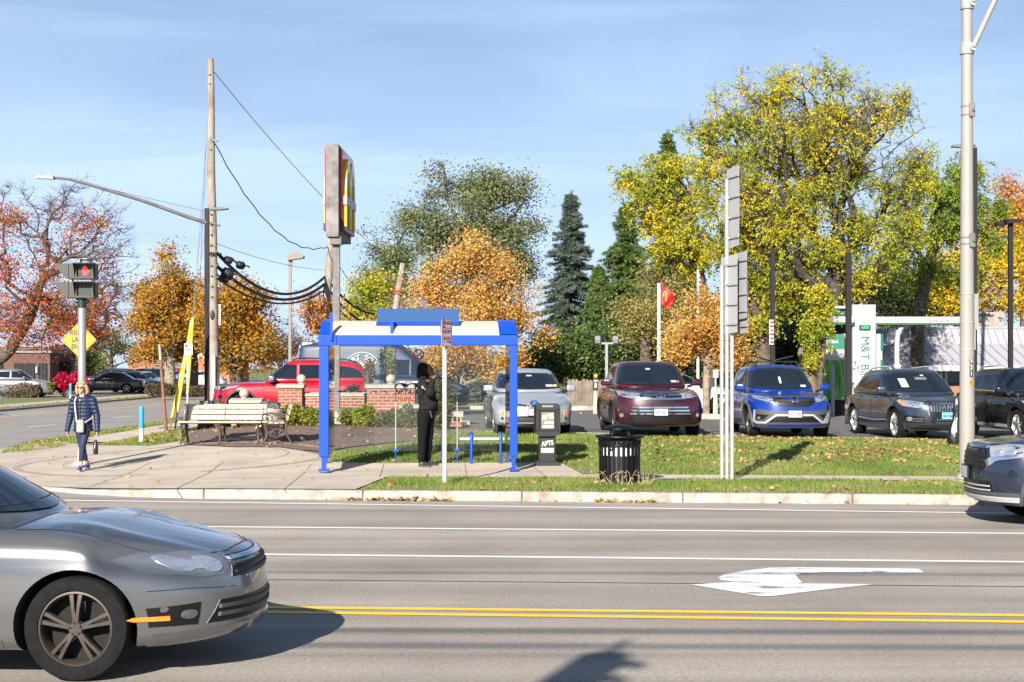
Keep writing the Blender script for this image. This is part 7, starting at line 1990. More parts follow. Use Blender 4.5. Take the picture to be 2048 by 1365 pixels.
t,Z,s=pole_box(1431,47,.08,775,MATS['bollard_cream'],'cream bollard with a small grey sign beside the thin trunk','bollard','bollard',square=False)
mb=MB();mb.bar((0,0,Z(778)),(0,0,Z(755)),.05,.05);mb.box((0,-.03,Z(748)),(.17,.02,.26),bev=.004);mb.build('sign_plate',M_SIGNBK,t)
t,Z,s=pole_box(1545,42,.06,497,M_DARKP,'black pole carrying a white notice with red lettering','sign_pole','pole')
mb=MB();mb.box((-.03,-.08,(Z(640)+Z(690))/2),(.18,.012,Z(640)-Z(690)),Matrix.Rotation(R(25),3,'Z'),bev=.003);sp=mb.build('sign_plate',M_SIGNW,t)
for i in range(6):
 q=Matrix.Rotation(R(25),3,'Z');mb=MB();mb.box(Vector((-.03,-.08,Z(645+8*i)))+q@Vector((0,-.008,0)),((.12,.13,.07,.13,.10,.12)[i],.003,.045),q);mb.build('print_line',M_REDTX,sp)
t,Z,s=pole_box(1697,43,.075,505,M_DARKP,'black square pole standing in front of the bank machine','lamp_pole','pole')
t,Z,s=pole_box(2021,46,.065,447,M_DARKP,'black parking lamp with flat heads at the right end of the car park','parking_lot_lamp','lamp')
mb=MB();mb.box((.03,-.05,Z(443)),(.46,.5,.10),bev=.01);mb.build('lamp_head',M_DARKP,t);mb=MB();mb.box((-.24,.2,Z(447)),(.3,.4,.10),bev=.01);mb.build('lamp_head',M_DARKP,t);mb=MB();mb.box((.03,-.05,Z(443)-.055),(.38,.4,.012));mb.build('lens',M_SIGNW,t)
t,Z,s=pole_box(1950,52,.06,296,M_DARKP,'dark lamp post hidden behind the grey street pole with its head at left','street_lamp','street lamp')
mb=MB();mb.tube([(0,0,Z(292)),(-.3,-.1,Z(290)),(-.5,-.1,Z(291))],.05,8);mb.prism([(-.85,-.03),(-.8,.05),(-.45,.08),(-.4,-.05)],lambda u,v,w:(u,-.22+w,Z(294)+v),.25);mb.build('lamp_head',M_STEELD,t)
# ---- bank machine kiosk
def kiosk():
 d=51.0;c=Dp(1725,HY,d);z0=LOTZ(c.x);s=F/d;X=lambda p:(p-1725)/s;Z=lambda py:CH-(py-HY)/s-z0
 t=thing('cash_machine_kiosk','white and green drive-up bank machine kiosk with a tall ATM pylon','cash machine',(c.x,c.y,z0))
 def bx(nm,pa,pb,ya,yb,y0,y1,m,par=t,bev=.01):
  mb=MB();mb.box(((X(pa)+X(pb))/2,(y0+y1)/2,(Z(ya)+Z(yb))/2),(X(pb)-X(pa),y1-y0,Z(ya)-Z(yb)),bev=bev);return mb.build(nm,m,par)
 py=bx('pylon',1704,1750,610,830,-.1,.5,M_WHPANEL)
 bx('pylon_groove',1719,1727,612,830,-.104,-.09,mat('groove_grey',(.42,.43,.48),.5),py,0)
 at=bx('atm_light',1717,1739,651,661,-.14,-.09,M_BLKTX,py,.004)
 text('atm_letters','ATM',mat('atm_green_lit',(.02,.6,.12),.4,emit=(.03,.9,.15),es=.45),(X(1728),-.145,Z(656)),.125,.01,at,bold=.01)
 text('bank_letters','M&T Bank',M_MTG,(X(1728),-.105,Z(724)),.41,.01,py,roll=R(-90),sx=1.0)
 bx('side_panel',1750,1767,668,760,.15,.5,M_WHPANEL,t);sp=bx('green_edge',1763,1768,668,700,.1,.5,M_MTG,t,.002);bx('green_edge',1763,1768,720,740,.1,.5,M_MTG,t,.002)
 rot=Matrix.Rotation(R(-14),3,'Z');
 x0,x1=X(1645),X(1686);w=x1-x0;cx=(x0+x1)/2
 def face(nm,za,zb,m,off=0,pr=t):
  mb=MB();mb.box(Vector((cx,-.12,(za+zb)/2))+rot@Vector((0,-off,0)),(w/math.cos(R(14)),.30,za-zb),rot);return mb.build(nm,m,pr)
 g1=face('green_header',Z(669),Z(699),M_MTG);face('gold_band',Z(699),Z(701.5),mat('gold_band',(.5,.25,.02),.4));face('white_band',Z(701.5),Z(720),M_WHPANEL)
 mg=bpy.data.materials.new('leaf_photo_print');nt,N,L=nodes_of(mg);tc=N.new('ShaderNodeTexCoord');mp=N.new('ShaderNodeMapping');mp.inputs['Scale'].default_value=(3.5,1,.8);nz=N.new('ShaderNodeTexNoise');nz.inputs['Scale'].default_value=2.2;nz.inputs['Detail'].default_value=3
 L.new(tc.outputs['Object'],mp.inputs[0]);L.new(mp.outputs[0],nz.inputs['Vector']);rp=N.new('ShaderNodeValToRGB');e=rp.color_ramp.elements;e[0].position=.35;e[0].color=(.01,.09,.02,1);e[1].position=.7;e[1].color=(.25,.33,.10,1);k=e.new(.52);k.color=(.07,.26,.03,1)
 L.new(nz.outputs['Fac'],rp.inputs[0]);L.new(rp.outputs[0],N['Principled BSDF'].inputs['Base Color']);N['Principled BSDF'].inputs['Roughness'].default_value=.35
 face('leaf_print',Z(720),Z(800),mg)
 text('bank_letters','M&T Bank',M_WHTX,Vector((cx,-.12,Z(684)))+rot@Vector((-.08,-.156,0)),.17,.006,g1,M=rot@Matrix(((1,0,0),(0,0,-1),(0,1,0))),bold=.008,sx=.7)
 bx('white_jamb',1686,1700,668,792,-.05,.4,M_WHPANEL);bx('plinth',1650,1755,795,830,-.05,.5,M_DARKP)
 mb=MB();mb.tube([(X(1656),-.75,0),(X(1656),-.75,Z(728))],.06,12);mb.build('guard_post',mat('guard_steel',(.25,.26,.3),.5,.3),t,smooth=50)
 bx('canopy',1664,1705,634,646,-.3,1.8,M_WHPANEL);bx('canopy_underside',1664,1705,646,650,-.25,1.75,M_MTG,bev=.002);bx('dark_recess',1664,1704,651,668,.45,1.7,M_DARKP,bev=.002)
 bx('pylon_cap',1664,1705,616,632,.35,1.2,mat('cap_green',(.004,.06,.04),.4));bx('cap_edge',1664,1705,612,617,.2,1.3,M_WHPANEL)
 cb=bx('clearance_bar',1750,1935,634,647,-.05,.5,M_WHPANEL);bx('bar_underside',1752,1933,647,650.5,-.03,.48,mat('underside_green',(.02,.075,.02),.5),cb,.002)
 text('bar_letters',"Clearance 10' 0\"",mat('bar_grey',(.13,.13,.16),.5),(X(1890),-.055,Z(641)),.17,.006,cb);text('bar_letters',"Clearance 10' 0\"",mat('bar_pale',(.3,.31,.36),.5),(X(1806),-.055,Z(640)),.085,.006,cb)
 for(pa,dd)in((1797,.2),):
  mb=MB();pts=[(X(1797),dd,Z(830)),(X(1797),dd,Z(690)),(X(1799),dd,Z(668)),(X(1806),dd,Z(655)),(X(1820),dd,Z(648)),(X(1840),dd,Z(645))]
  mb.tube(pts,[.085,.085,.085,.08,.07,.06],14);mb.box((X(1797),dd,Z(733)),(.22,.22,.16),bev=.02);mb.build('curved_support',M_WHPANEL,t,smooth=50)
 bx('menu_case',1628,1640,738,775,-.3,-.1,M_DARKP)
kiosk()
# ---- low building with metal mansard roof
def seam_metal(name,col,n=(1,0)):
 return mat(name,col,rough=.45,metal=.25,noise=.05,scale=2)
def metal_building():
 d=60;c=Dp(1900,HY,d);z0=.3;s=F/d;X=lambda p:(p-1900)/s;Z=lambda py:CH-(py-HY)/s-z0
 t=thing('restaurant_building','low building with a pale standing-seam metal mansard roof behind the cars','building',(c.x,c.y,z0))
 x0,x1,x2=X(1752),X(1788),14.0
 mb=MB();mb.box(((X(1770)+x2)/2,5.5,Z(737)/2),(x2-X(1770),9,Z(737)));mb.build('wall',mat('wall_brown_brick',(.30,.12,.07),.9,noise=.3,scale=6),t)
 mb=MB();mb.box(((X(1770)+x2)/2,.5,Z(737)),(x2-X(1770)+.6,1.2,.24),bev=.02);mb.build('eave',mat('eave_grey',(.36,.36,.39),.5),t)
 for(a,b)in((1905,1935),(1955,2040),(1850,1895)):
  mb=MB();mb.box(((X(a)+X(b))/2,.97,Z(757)),(X(b)-X(a),.1,Z(745)-Z(772)),bev=.01);w=mb.build('window',M_GLASS,t)
  mb=MB()
  for q in(a,b):mb.box((X(q),.93,Z(757)),(.1,.12,Z(743)-Z(774)))
  mb.build('window_frame',M_WHPANEL,w)
 R1=mat('roof_metal_upper',(.40,.39,.42),.42,.2);R2=mat('roof_metal_lower',(.30,.29,.33),.45,.2)
 def slope(nm,za,zb_,ya,yb,xl0,xl1,m,diag,step):
  mb=MB();mb.add([(xl0,ya,za),(x2,ya,za),(x2,yb,zb_),(xl1,yb,zb_)],[(0,1,2,3)]);mb.add([(xl0,ya,za),(xl1,yb,zb_),(xl1,yb+6,zb_),(xl0,ya+6,za)],[(0,1,2,3)])
  o=mb.build(nm,m,t);sm=MB();n=int((x2-xl0)/step)
  for i in range(n):
   xa=xl0+step*i;xb=xa+diag
   if xb<xl1:
    f=1.0
   a=Vector((xa,ya,za));b=Vector((min(xb,x2),yb,zb_));
   if b.x<xl1:continue
   sm.bar(a+Vector((0,-.015,.01)),b+Vector((0,-.015,.01)),.03,.035)
  for i in range(14):
   y=ya+.43*i;sm.bar(Vector((xl0-.01,y,za)),Vector((xl1-.01,y+(yb-ya),zb_)),.03,.03)
  sm.build('roof_seams',mat('roof_seam_dark',(.17,.165,.19),.5),o)  # seam ribs in a darker grey than the roof sheets
  return o
 slope('lower_roof',Z(733),Z(689),.0,1.0,X(1752),X(1790),R2,-.62,.42);slope('upper_roof',Z(688),Z(655),1.02,1.5,X(1790),X(1806),R1,-.06,.30)
 mb=MB();mb.box(((X(1788)+x2)/2,1.0,Z(688.5)),(x2-X(1788),.06,.05));mb.box(((X(1806)+x2)/2,1.5,Z(654)),(x2-X(1806),.12,.09));mb.build('flashing',mat('flash_dark',(.25,.25,.28),.5),t)
 mb=MB();mb.box(((X(1806)+x2)/2,5,Z(655)-.05),(x2-X(1806),7,.06));mb.build('flat_roof',M_STEELD,t)
 MU=mat('unit_beige',(.26,.22,.19),.6);u=thing('rooftop_unit','beige rooftop air conditioner standing on the metal roof','air conditioner',(c.x,c.y,z0))
 mb=MB();mb.box(((X(1957)+X(2039))/2,2.6,(Z(624)+Z(650))/2),(X(2039)-X(1957),1.6,Z(624)-Z(650)+.1),bev=.02);cs=mb.build('casing',MU,u)
 for p in(1981,2013):mb=MB();mb.box((X(p),1.797,Z(637)),(.02,.01,.5));mb.build('casing_joint',mat('joint_brown',(.15,.12,.1),.7),cs)
 text('unit_letters','YORK',mat('unit_navy',(.03,.03,.08),.5),(X(1999),1.79,Z(628)),.17,.006,cs,bold=.015);mb=MB();mb.box((X(1990.5),1.792,Z(628)),(.09,.006,.1));mb.build('unit_logo',mat('unit_blue',(.03,.12,.5),.4),cs)
 for p,q in((1967,628),(1998,645),(2031,645)):mb=MB();mb.box((X(p),1.792,Z(q)),(.1,.006,.12 if q<640 else .06));mb.build('unit_label',M_SIGNW,cs)
 return t
metal_building()
# ---- left: brown office building and brick wall beyond
def office():
 d=118;c=Dp(0,HY,d);s=F/d;X=lambda p:(p-0)/s;Z=lambda py:CH-(py-HY)/s-.1
 t=thing('office_building','brown brick building with a grey stepped cornice and dark windows at the left','building',(c.x,c.y,.1));x1=X(100);x0=-14
 MBk=mat('brown_brick',(.10,.05,.042),.9,noise=.25,scale=3)
 mb=MB();mb.box(((x0+x1)/2,7,Z(706)/2),(x1-x0,14,Z(706)));mb.build('wall',MBk,t)
 mc=mat('cornice_grey',(.20,.195,.20),.7)
 for i,(ya,yb,o)in enumerate(((706,699,.15),(699,695,.35),(695,689,.55))):
  mb=MB();mb.box(((x0+x1)/2,7,(Z(ya)+Z(yb))/2),(x1-x0+2*o,14+2*o,Z(yb)-Z(ya)));mb.build('cornice',mc,t)
 mg=mat('office_glass',(.02,.015,.01),.05,coat=1)
 for(a,b)in((30,69),(79,93),(-60,5)):
  mb=MB();mb.box(((X(a)+X(b))/2,.02,(Z(727)+Z(762))/2),(X(b)-X(a),.2,Z(727)-Z(762)));w=mb.build('window',mg,t)
  fr=MB();n=max(2,int((b-a)/5))
  for i in range(n+1):fr.box((X(a)+(X(b)-X(a))*i/n,-.1,(Z(727)+Z(762))/2),(.07,.06,Z(727)-Z(762)))
  fr.build('window_frame',M_DARKP,w)
 mb=MB();mb.box((X(75),-.15,Z(740)),(.15,.3,.5));mb.build('wall_lamp',M_SIGNBK,t)
 mb=MB();mb.box((X(112),4,Z(760)/2+.5),(.9,3,2.6));mb.build('dark_annexe',M_DARKP,t)
office()
def far_wall():
 d=150;a=Dp(255,HY,d);b=Dp(470,HY,d);s=F/d
 t=thing('brick_building','long low red brick building with a pale coping beyond the far car park','building',(a.x,d,.1));L_=b.x-a.x;zt=CH+(733-740.5)/s*1.0+.0;zt=CH-(741-HY)/s+1.2-.1
 mb=MB();mb.box((L_/2,4,zt/2),(L_,8,zt));mb.build('wall',mat('far_red_brick',(.36,.14,.08),.9,noise=.15,scale=1),t)
 mb=MB();mb.box((L_/2,4,zt+.1),(L_+.3,8.3,.22));mb.build('coping',mat('far_coping',(.4,.37,.36),.8),t)
 mb=MB();mb.box((L_*.46,-.05,zt*.48),(4.2,.2,zt*.95));mb.build('gate',mat('gate_grey',(.15,.13,.12),.8),t)
far_wall()
def far_house():
 d=175;a=Dp(318,HY,d);s=F/d
 t=thing('far_building','pale far building glimpsed between the golden trees','building',(a.x,d,.1));L_=130/s
 mb=MB();mb.box((L_/2,4,3.2),(L_,8,6.4));mb.build('wall',mat('far_pale',(.42,.45,.5),.8),t)
 for i in range(7):mb=MB();mb.box((L_*(i+.5)/7,-.03,4.6),(.7,.15,1.6));mb.build('window',M_GLASS,t)
 mb=MB();mb.box((L_/2,4,6.5),(L_+.6,8.6,.3));mb.build('roof',M_STEELD,t)
far_house()
FG='cars parked across the side street'
def pxcar(label,col,px,base,ang,suv,**k):
 d=F*(CH-.12)/(base-HY);far_car(label,col,px,d,ang,suv,group=FG,**k)
pxcar('black sedan parked broadside beside the red bush',(.008,.008,.01),218,787,186,False,metal=.2)
pxcar('pale silver SUV facing right behind the clipped hedge',(.22,.22,.23),28,795,8,True,metal=.5)
pxcar('dark grey car parked behind the black sedan, only its roof showing',(.03,.03,.035),222,780,190,True)
for i,(px,col,suv,lab)in enumerate(((272,(.006,.006,.01),False,'black car nose right next to the black sedan tail'),(290,(.42,.41,.39),False,'silver car second in the angled row'),(308,(.03,.035,.05),True,'dark SUV in the middle of the angled row'),(330,(.50,.51,.52),True,'pale SUV behind the thin rusty post'),(350,(.30,.31,.33),False,'grey sedan behind the golden tree trunk'))):
 pxcar(lab,col,px,785-i*3,-38,suv)
pxcar('white sedan partly behind the yellow guards',(.48,.48,.48),336+20,771,-30,False,metal=0)
pxcar('red SUV between the yellow guards and the far brick building',(.40,.015,.012),362,772,-20,True)
pxcar('white car farthest right in the angled row before the brick building',(.48,.48,.49),404,774,-20,False,metal=0)
d=57;far_car('blue car entering along the side street at the frame edge',(.02,.05,.12),1024+(-21.9)*F/57,57,84,True,name='driving_car',z=0.0)
far_car('white car parked beyond the maroon SUV, only its bonnet showing',(.42,.42,.43),1347,51,3,False,name='parked_sedan',metal=0,z=.33)
def white_van():
 d=52;p=Dp(640,HY,d);t=thing('parked_van','white high-roofed van half hidden behind the red SUV roof','van',(p.x,p.y,.42));M=mat('van_white',(.5,.51,.52),.35,coat=.6)
 V,Fc=rounded_block(2.0,1.9,2.0,.22,6,6,6);mb=MB();V=V+np.array((.35,0,.35));mb.add(V,Fc);mb.build('body',M,t,smooth=45)
 mb=MB();mb.box((.35,-.96,1.5),(1.3,.02,.5),bev=.005);mb.build('side_window',M_GLASS,t)
 for x in(-.3,1.0):
  mb=MB();mb.lathe([(.2,-.1),(.33,-.1),(.35,-.05),(.35,.05),(.33,.1),(.2,.1)],24,(x,-.82,.35),'y',close=True);mb.build('wheel',M_TYRE,t,smooth=40)
white_van()
# ------------------ trees, hedges, shrubs
L_RED=leafmat('leaf_red_maple',[(.30,.03,.02),(.44,.065,.025),(.50,.13,.03),(.54,.22,.04),(.54,.33,.06)])
L_GOLD=leafmat('leaf_gold',[(0.126,0.119,0.021),(0.266,0.182,0.028),(0.462,0.238,0.028),(0.588,0.294,0.035),(0.56,0.182,0.028)])
L_ORANGE=leafmat('leaf_orange',[(.38,.18,.045),(.54,.28,.065),(.62,.37,.09),(.64,.44,.14),(.58,.42,.06)])
L_RUST=leafmat('leaf_rust',[(0.28,0.112,0.042),(0.532,0.21,0.056),(0.63,0.308,0.084),(0.672,0.462,0.07)])
L_OLIVE=leafmat('leaf_olive',[(0.0562,0.075,0.025),(0.1,0.125,0.0375),(0.15,0.169,0.0562),(0.213,0.219,0.0875)])
L_GREY=leafmat('leaf_grey_green',[(0.101,0.135,0.0591),(0.169,0.211,0.0844),(0.236,0.262,0.118),(0.338,0.338,0.169)])
L_LOCUST=leafmat('leaf_locust',[(0.118,0.185,0.0202),(0.235,0.302,0.0336),(0.42,0.42,0.0336),(0.638,0.504,0.0336),(0.773,0.504,0.042)])
L_LOCG=leafmat('leaf_locust_green',[(0.0672,0.134,0.0202),(0.151,0.235,0.0302),(0.302,0.353,0.037),(0.504,0.47,0.042)])
L_YELLOW=leafmat('leaf_yellow',[(0.336,0.308,0.028),(0.56,0.42,0.0252),(0.728,0.504,0.028),(0.7,0.378,0.028)])
L_TAN=leafmat('leaf_tan',[(.12,.14,.04),(.26,.24,.07),(.40,.33,.11),(.50,.40,.17)])
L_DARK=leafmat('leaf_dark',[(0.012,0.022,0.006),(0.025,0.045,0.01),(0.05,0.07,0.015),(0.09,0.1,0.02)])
L_BLUE=leafmat('needle_blue',[(.035,.055,.04),(.065,.095,.07),(.11,.14,.11),(.17,.20,.165)],.12)
L_SPR=leafmat('needle_green',[(0.0287,0.0575,0.0144),(0.0575,0.101,0.0215),(0.108,0.151,0.0359),(0.172,0.201,0.0575)],.12)
L_CRIM=leafmat('leaf_crimson',[(0.26,0.004,0.03),(0.42,0.006,0.045),(0.52,0.012,0.06),(0.55,0.03,0.06)],.3)
L_BOX=leafmat('leaf_box',[(0.05,0.1,0.015),(0.112,0.175,0.0225),(0.213,0.25,0.0375),(0.4,0.325,0.05),(0.425,0.15,0.0625)])
L_HEDGE=leafmat('leaf_bare_hedge',[(0.1,0.07,0.045),(0.17,0.12,0.08),(0.2,0.16,0.1),(0.1,0.11,0.04)])
L_FRESH=leafmat('leaf_fresh',[(0.112,0.182,0.028),(0.224,0.28,0.042),(0.378,0.364,0.07),(0.49,0.35,0.084)])
BG='trees beyond the car park'
tree('maple_tree','half bare red and orange maple at the left edge with many fine twigs',[(60,560,90,110),(20,470,60,70),(140,470,80,70),(40,640,110,70),(150,590,80,70),(100,650,110,50),(90,700,70,25,0,.4)],92,[(-45,800),(-20,735),(20,700),(55,640),(85,560)],.36,L_RED,n_att=520,per=27,lsize=0.157,spread=.5,bf=.35,seed=3,tip=.012,bare=[(170,480,95,110),(60,430,80,65),(200,560,75,90),(140,400,50,45),(10,400,40,40)],nbare=430,twig=M_TWIG)
tree('maple_tree','smaller red maple low behind the yellow diamond sign',[(200,640,60,40),(140,660,60,35)],100,[(150,778),(160,700),(170,660)],.2,L_RED,n_att=110,per=18,lsize=0.211,spread=.5,seed=31,tip=.02,bare=[(215,600,50,60)],nbare=60)
tree('gold_tree','golden tree with a pale forked trunk beside the thin rusty post',[(318,580,55,60),(310,650,50,45),(345,620,45,60),(300,700,40,22),(365,600,40,55)],92,[(341,786),(340,750),(338,720),(335,680)],.34,L_GOLD,n_att=330,per=46,lsize=0.203,spread=.45,seed=4,bark=M_BARKL,tip=.016,bf=.5)
tree('gold_tree','golden tree with a dark trunk between the guys and the lamp post',[(385,600,40,55),(395,660,45,45),(375,700,45,30)],96,[(388,786),(387,740),(386,700)],.3,L_GOLD,n_att=230,per=42,lsize=0.203,spread=.45,seed=5,tip=.016,bf=.5)
tree('gold_tree','broad amber tree behind the bonnet of the red SUV',[(490,640,60,60),(450,640,50,70),(525,680,38,50),(480,700,75,40),(455,590,30,40)],84,[(472,770),(472,730),(475,700)],.36,L_GOLD,n_att=380,per=52,lsize=0.187,spread=.42,seed=6,tip=.016,bf=.5)
tree('rust_tree','thin reddish half bare tree behind the bronze lamp',[(590,690,35,28),(560,680,30,40)],100,[(560,770),(562,720),(565,700)],.14,leafmat('leaf_plum',[(0.12,0.06,0.04),(0.2,0.09,0.06),(0.24,0.15,0.07)]),n_att=120,per=16,lsize=0.172,spread=.4,seed=7,tip=.014,bare=[(560,660,40,60)],nbare=90)
tree('brown_tree','thin olive-brown tree left of the golden trees',[(225,690,38,40),(200,715,35,28),(250,700,25,40)],118,[(222,765),(222,735),(223,700)],.18,L_OLIVE,n_att=150,per=24,lsize=0.172,spread=.4,seed=8,tip=.014,bare=[(225,670,30,40)],nbare=60)
tree('yellow_tree','small yellow-green tree between the diamond sign and the brown tree',[(185,725,25,25),(205,735,25,20)],128,[(190,768),(190,745),(190,730)],.12,L_LOCUST,n_att=60,per=38,lsize=0.187,spread=.5,seed=9)
tree('rust_tree','small orange tree above the dark annexe at the left',[(118,725,22,22),(135,745,25,18)],135,[(122,768),(122,750),(122,735)],.12,L_RUST,n_att=60,per=35,lsize=0.195,spread=.5,seed=10)
tree('orange_tree','small orange tree with sparse leaves rising behind the left end of the shelter',[(645,610,35,40),(640,650,32,28)],58,[(650,790),(650,700),(648,650)],.14,L_RUST,n_att=130,per=21,lsize=0.125,spread=.3,seed=11,tip=.010,bare=[(625,660,40,50)],nbare=50)
tree('birch_tree','tall airy grey-green tree, its crown leaning over the orange tree',[(915,430,85,75),(860,450,50,60),(1000,430,70,70),(1040,480,45,55),(1000,380,60,45),(930,510,90,60),(880,370,40,30,0,.4),(1020,540,60,50)],78,[(955,800),(950,650),(945,540),(940,470)],.42,L_GREY,n_att=620,per=46,lsize=0.156,spread=.42,seed=12,tip=.012,bf=.5,bare=[(870,370,40,40)],nbare=50,group=BG)
tree('birch_tree','narrow grey-green tree above the yellow tree, left of the tall airy one',[(775,510,50,55),(760,560,42,45),(820,480,30,50),(790,600,40,30)],84,[(770,800),(772,650),(775,560)],.28,L_GREY,n_att=210,per=42,lsize=0.156,spread=.42,seed=13,tip=.012,group=BG)
tree('yellow_tree','bright yellow-green tree behind the broken leaning pole',[(745,600,45,45),(725,630,35,30),(770,620,30,30)],76,[(745,800),(745,700),(745,640)],.2,L_LOCUST,n_att=170,per=49,lsize=0.148,spread=.38,seed=14,group=BG)
tree('maple_tree','bare twiggy brown tree behind the solar panel',[(800,640,40,30)],72,[(800,800),(800,700),(800,650)],.14,L_TAN,n_att=60,per=10,lsize=0.125,spread=.35,seed=15,bare=[(805,600,45,60)],nbare=140,twig=M_TWIGR,bark=M_TWIGR,group=BG)
tree('orange_tree','wide bright orange tree rising behind the bus shelter',[(945,560,80,60),(940,500,45,40),(880,610,60,40),(1010,620,75,45),(950,640,95,45),(1050,650,40,35),(870,560,35,30)],60,[(975,800),(965,720),(955,650),(945,580)],.22,L_ORANGE,n_att=520,per=52,lsize=0.117,spread=.32,seed=16,tip=.008,bf=.55,bark=M_BARKL,twig=M_TWIGR,bare=[(985,540,50,70)],nbare=120,group=BG)
tree('orange_tree','low orange branches seen through the right pane of the shelter',[(930,715,50,30),(1000,725,50,25),(885,710,30,30)],58,[(925,800),(925,770),(926,740)],.12,L_ORANGE,n_att=170,per=52,lsize=0.117,spread=.3,seed=17,bark=M_BARKL,group=BG)
spruce('blue_spruce','silvery blue spruce, its pointed top above the maroon and silver cars',1142,384,175,92,L_BLUE,seed=2,droop=.30,dens=2.2,group=BG,spray=.36,aspect=.2)
spruce('green_spruce','dark green spruce with drooping boughs behind the blue one',1250,408,165,100,L_SPR,seed=3,droop=.55,dens=1.7,group=BG,spray=.42,aspect=.2,sparse=.1)
spruce('green_spruce','tallest dark spruce, its tip beside the locust crown',1335,262,180,110,L_SPR,seed=4,droop=.5,dens=1.7,group=BG,spray=.42,aspect=.2,sparse=.08)
spruce('green_spruce','low bushy green spruce beside the lamp with two heads',1198,530,150,57,L_SPR,seed=5,droop=.5,dens=2.2,group=BG,spray=.34,aspect=.2)
tree('tan_tree','olive-tan tree behind the red flag',[(1310,620,60,50),(1290,670,50,40),(1345,570,55,45),(1350,650,50,50),(1275,630,30,30)],63,[(1290,800),(1290,720),(1292,640)],.22,L_TAN,n_att=360,per=52,lsize=0.109,spread=.34,seed=18,group=BG)
tree('locust_tree','yellow-green locust left of the flagpoles, below the tall spruce',[(1300,350,55,45),(1290,400,50,40),(1350,410,60,60),(1340,480,60,50),(1390,470,50,80),(1370,340,50,40)],62,[(1420,800),(1415,650),(1395,540),(1370,460)],.25,L_LOCUST,n_att=360,per=56,lsize=0.117,spread=.36,seed=19,compound=True,droop=.2,group=BG)
tree('orange_tree','small orange tree with a pale trunk by the cream bollard',[(1400,640,55,45),(1385,690,60,35),(1440,680,60,40),(1470,690,40,35),(1420,610,35,30)],50,[(1413,812),(1413,760),(1415,725),(1418,690)],.12,L_ORANGE,n_att=300,per=52,lsize=0.101,spread=.27,seed=20,bark=M_BARKL,twig=M_TWIGR,tip=.007,group=BG)
tree('locust_tree','great yellow locust with wide open limbs, the tallest tree by the bank machine',[(1590,260,120,85),(1480,270,90,70),(1720,280,110,80),(1600,180,110,50),(1760,230,60,50),(1430,230,50,40),(1560,380,140,70),(1700,400,130,70),(1800,350,60,60),(1560,480,120,60),(1700,500,110,60),(1650,140,26,32,0,.5),(1500,170,28,32,0,.5),(1400,260,40,35),(1830,400,45,60),(1760,470,90,60),(1640,560,110,45),(1480,440,70,50),(1460,350,70,60),(1790,210,40,30,0,.8)],53,[(1622,800),(1618,740),(1640,680),(1660,620),(1668,560),(1680,510)],.40,L_LOCUST,n_att=1500,per=78,lsize=0.0897,spread=.40,seed=21,bf=.38,compound=True,droop=.25,tip=.010,bark=M_BARKD,bare=[(1600,280,150,110),(1720,300,130,90)],nbare=330,leafy=.85)
tree('locust_tree','locust with a leaning grey trunk behind the black sign pole',[(1560,560,70,55),(1480,520,60,60),(1510,610,50,60),(1530,450,80,60)],55,[(1520,800),(1530,735),(1525,680),(1500,620),(1480,560)],.34,L_LOCUST,n_att=300,per=56,lsize=0.117,spread=.38,seed=22,compound=True,droop=.3,bark=M_BARK,group=BG)
tree('locust_tree','drooping yellow-green sprays hanging down over the stump beside the bank machine',[(1636,630,24,36),(1630,690,14,40),(1645,590,26,26)],47,[(1640,800),(1645,720),(1650,660)],.09,L_LOCUST,n_att=110,per=70,lsize=0.101,spread=.22,seed=23,compound=True,droop=.7,group=BG)
tree('locust_tree','green locust behind the grey street pole',[(1890,360,60,60),(1860,440,70,55),(1920,430,60,70),(1960,370,45,40),(1830,520,60,45),(1900,530,60,50),(1980,450,35,60)],60,[(1835,800),(1835,650),(1850,560),(1870,480)],.26,L_LOCG,n_att=430,per=60,lsize=0.117,spread=.38,seed=24,compound=True,droop=.35,group=BG)
tree('yellow_tree','bright yellow tree at the right beyond the metal roof',[(1950,560,70,55),(1990,510,60,55),(2040,550,50,75),(1900,590,55,35),(2000,600,60,30),(1920,540,40,40)],72,[(1970,800),(1972,680),(1975,600)],.26,L_YELLOW,n_att=330,per=60,lsize=0.148,spread=.42,seed=25,group=BG)
tree('orange_tree','amber tree at the right edge behind the black lamp',[(2040,400,45,45),(2020,450,50,45),(2060,470,50,80)],86,[(2050,800),(2050,600),(2045,500)],.3,L_RUST,n_att=260,per=46,lsize=0.156,spread=.45,seed=26,group=BG)
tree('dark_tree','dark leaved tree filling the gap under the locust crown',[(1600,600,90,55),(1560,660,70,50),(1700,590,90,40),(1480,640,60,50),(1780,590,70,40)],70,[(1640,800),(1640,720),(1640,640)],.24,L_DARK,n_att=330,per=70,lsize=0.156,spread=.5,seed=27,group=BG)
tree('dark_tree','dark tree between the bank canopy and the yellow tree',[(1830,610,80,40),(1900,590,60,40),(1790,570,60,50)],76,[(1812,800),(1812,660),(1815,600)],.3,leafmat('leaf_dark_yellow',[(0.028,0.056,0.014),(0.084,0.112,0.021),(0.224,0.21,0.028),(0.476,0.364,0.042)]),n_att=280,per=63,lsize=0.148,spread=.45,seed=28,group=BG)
tree('dark_tree','dark understorey tree low behind the spruces and the maroon car',[(1260,720,70,40),(1320,720,60,50),(1200,730,50,30)],74,[(1270,800),(1270,760),(1270,730)],.2,L_DARK,n_att=260,per=63,lsize=0.156,spread=.45,seed=29,group=BG)
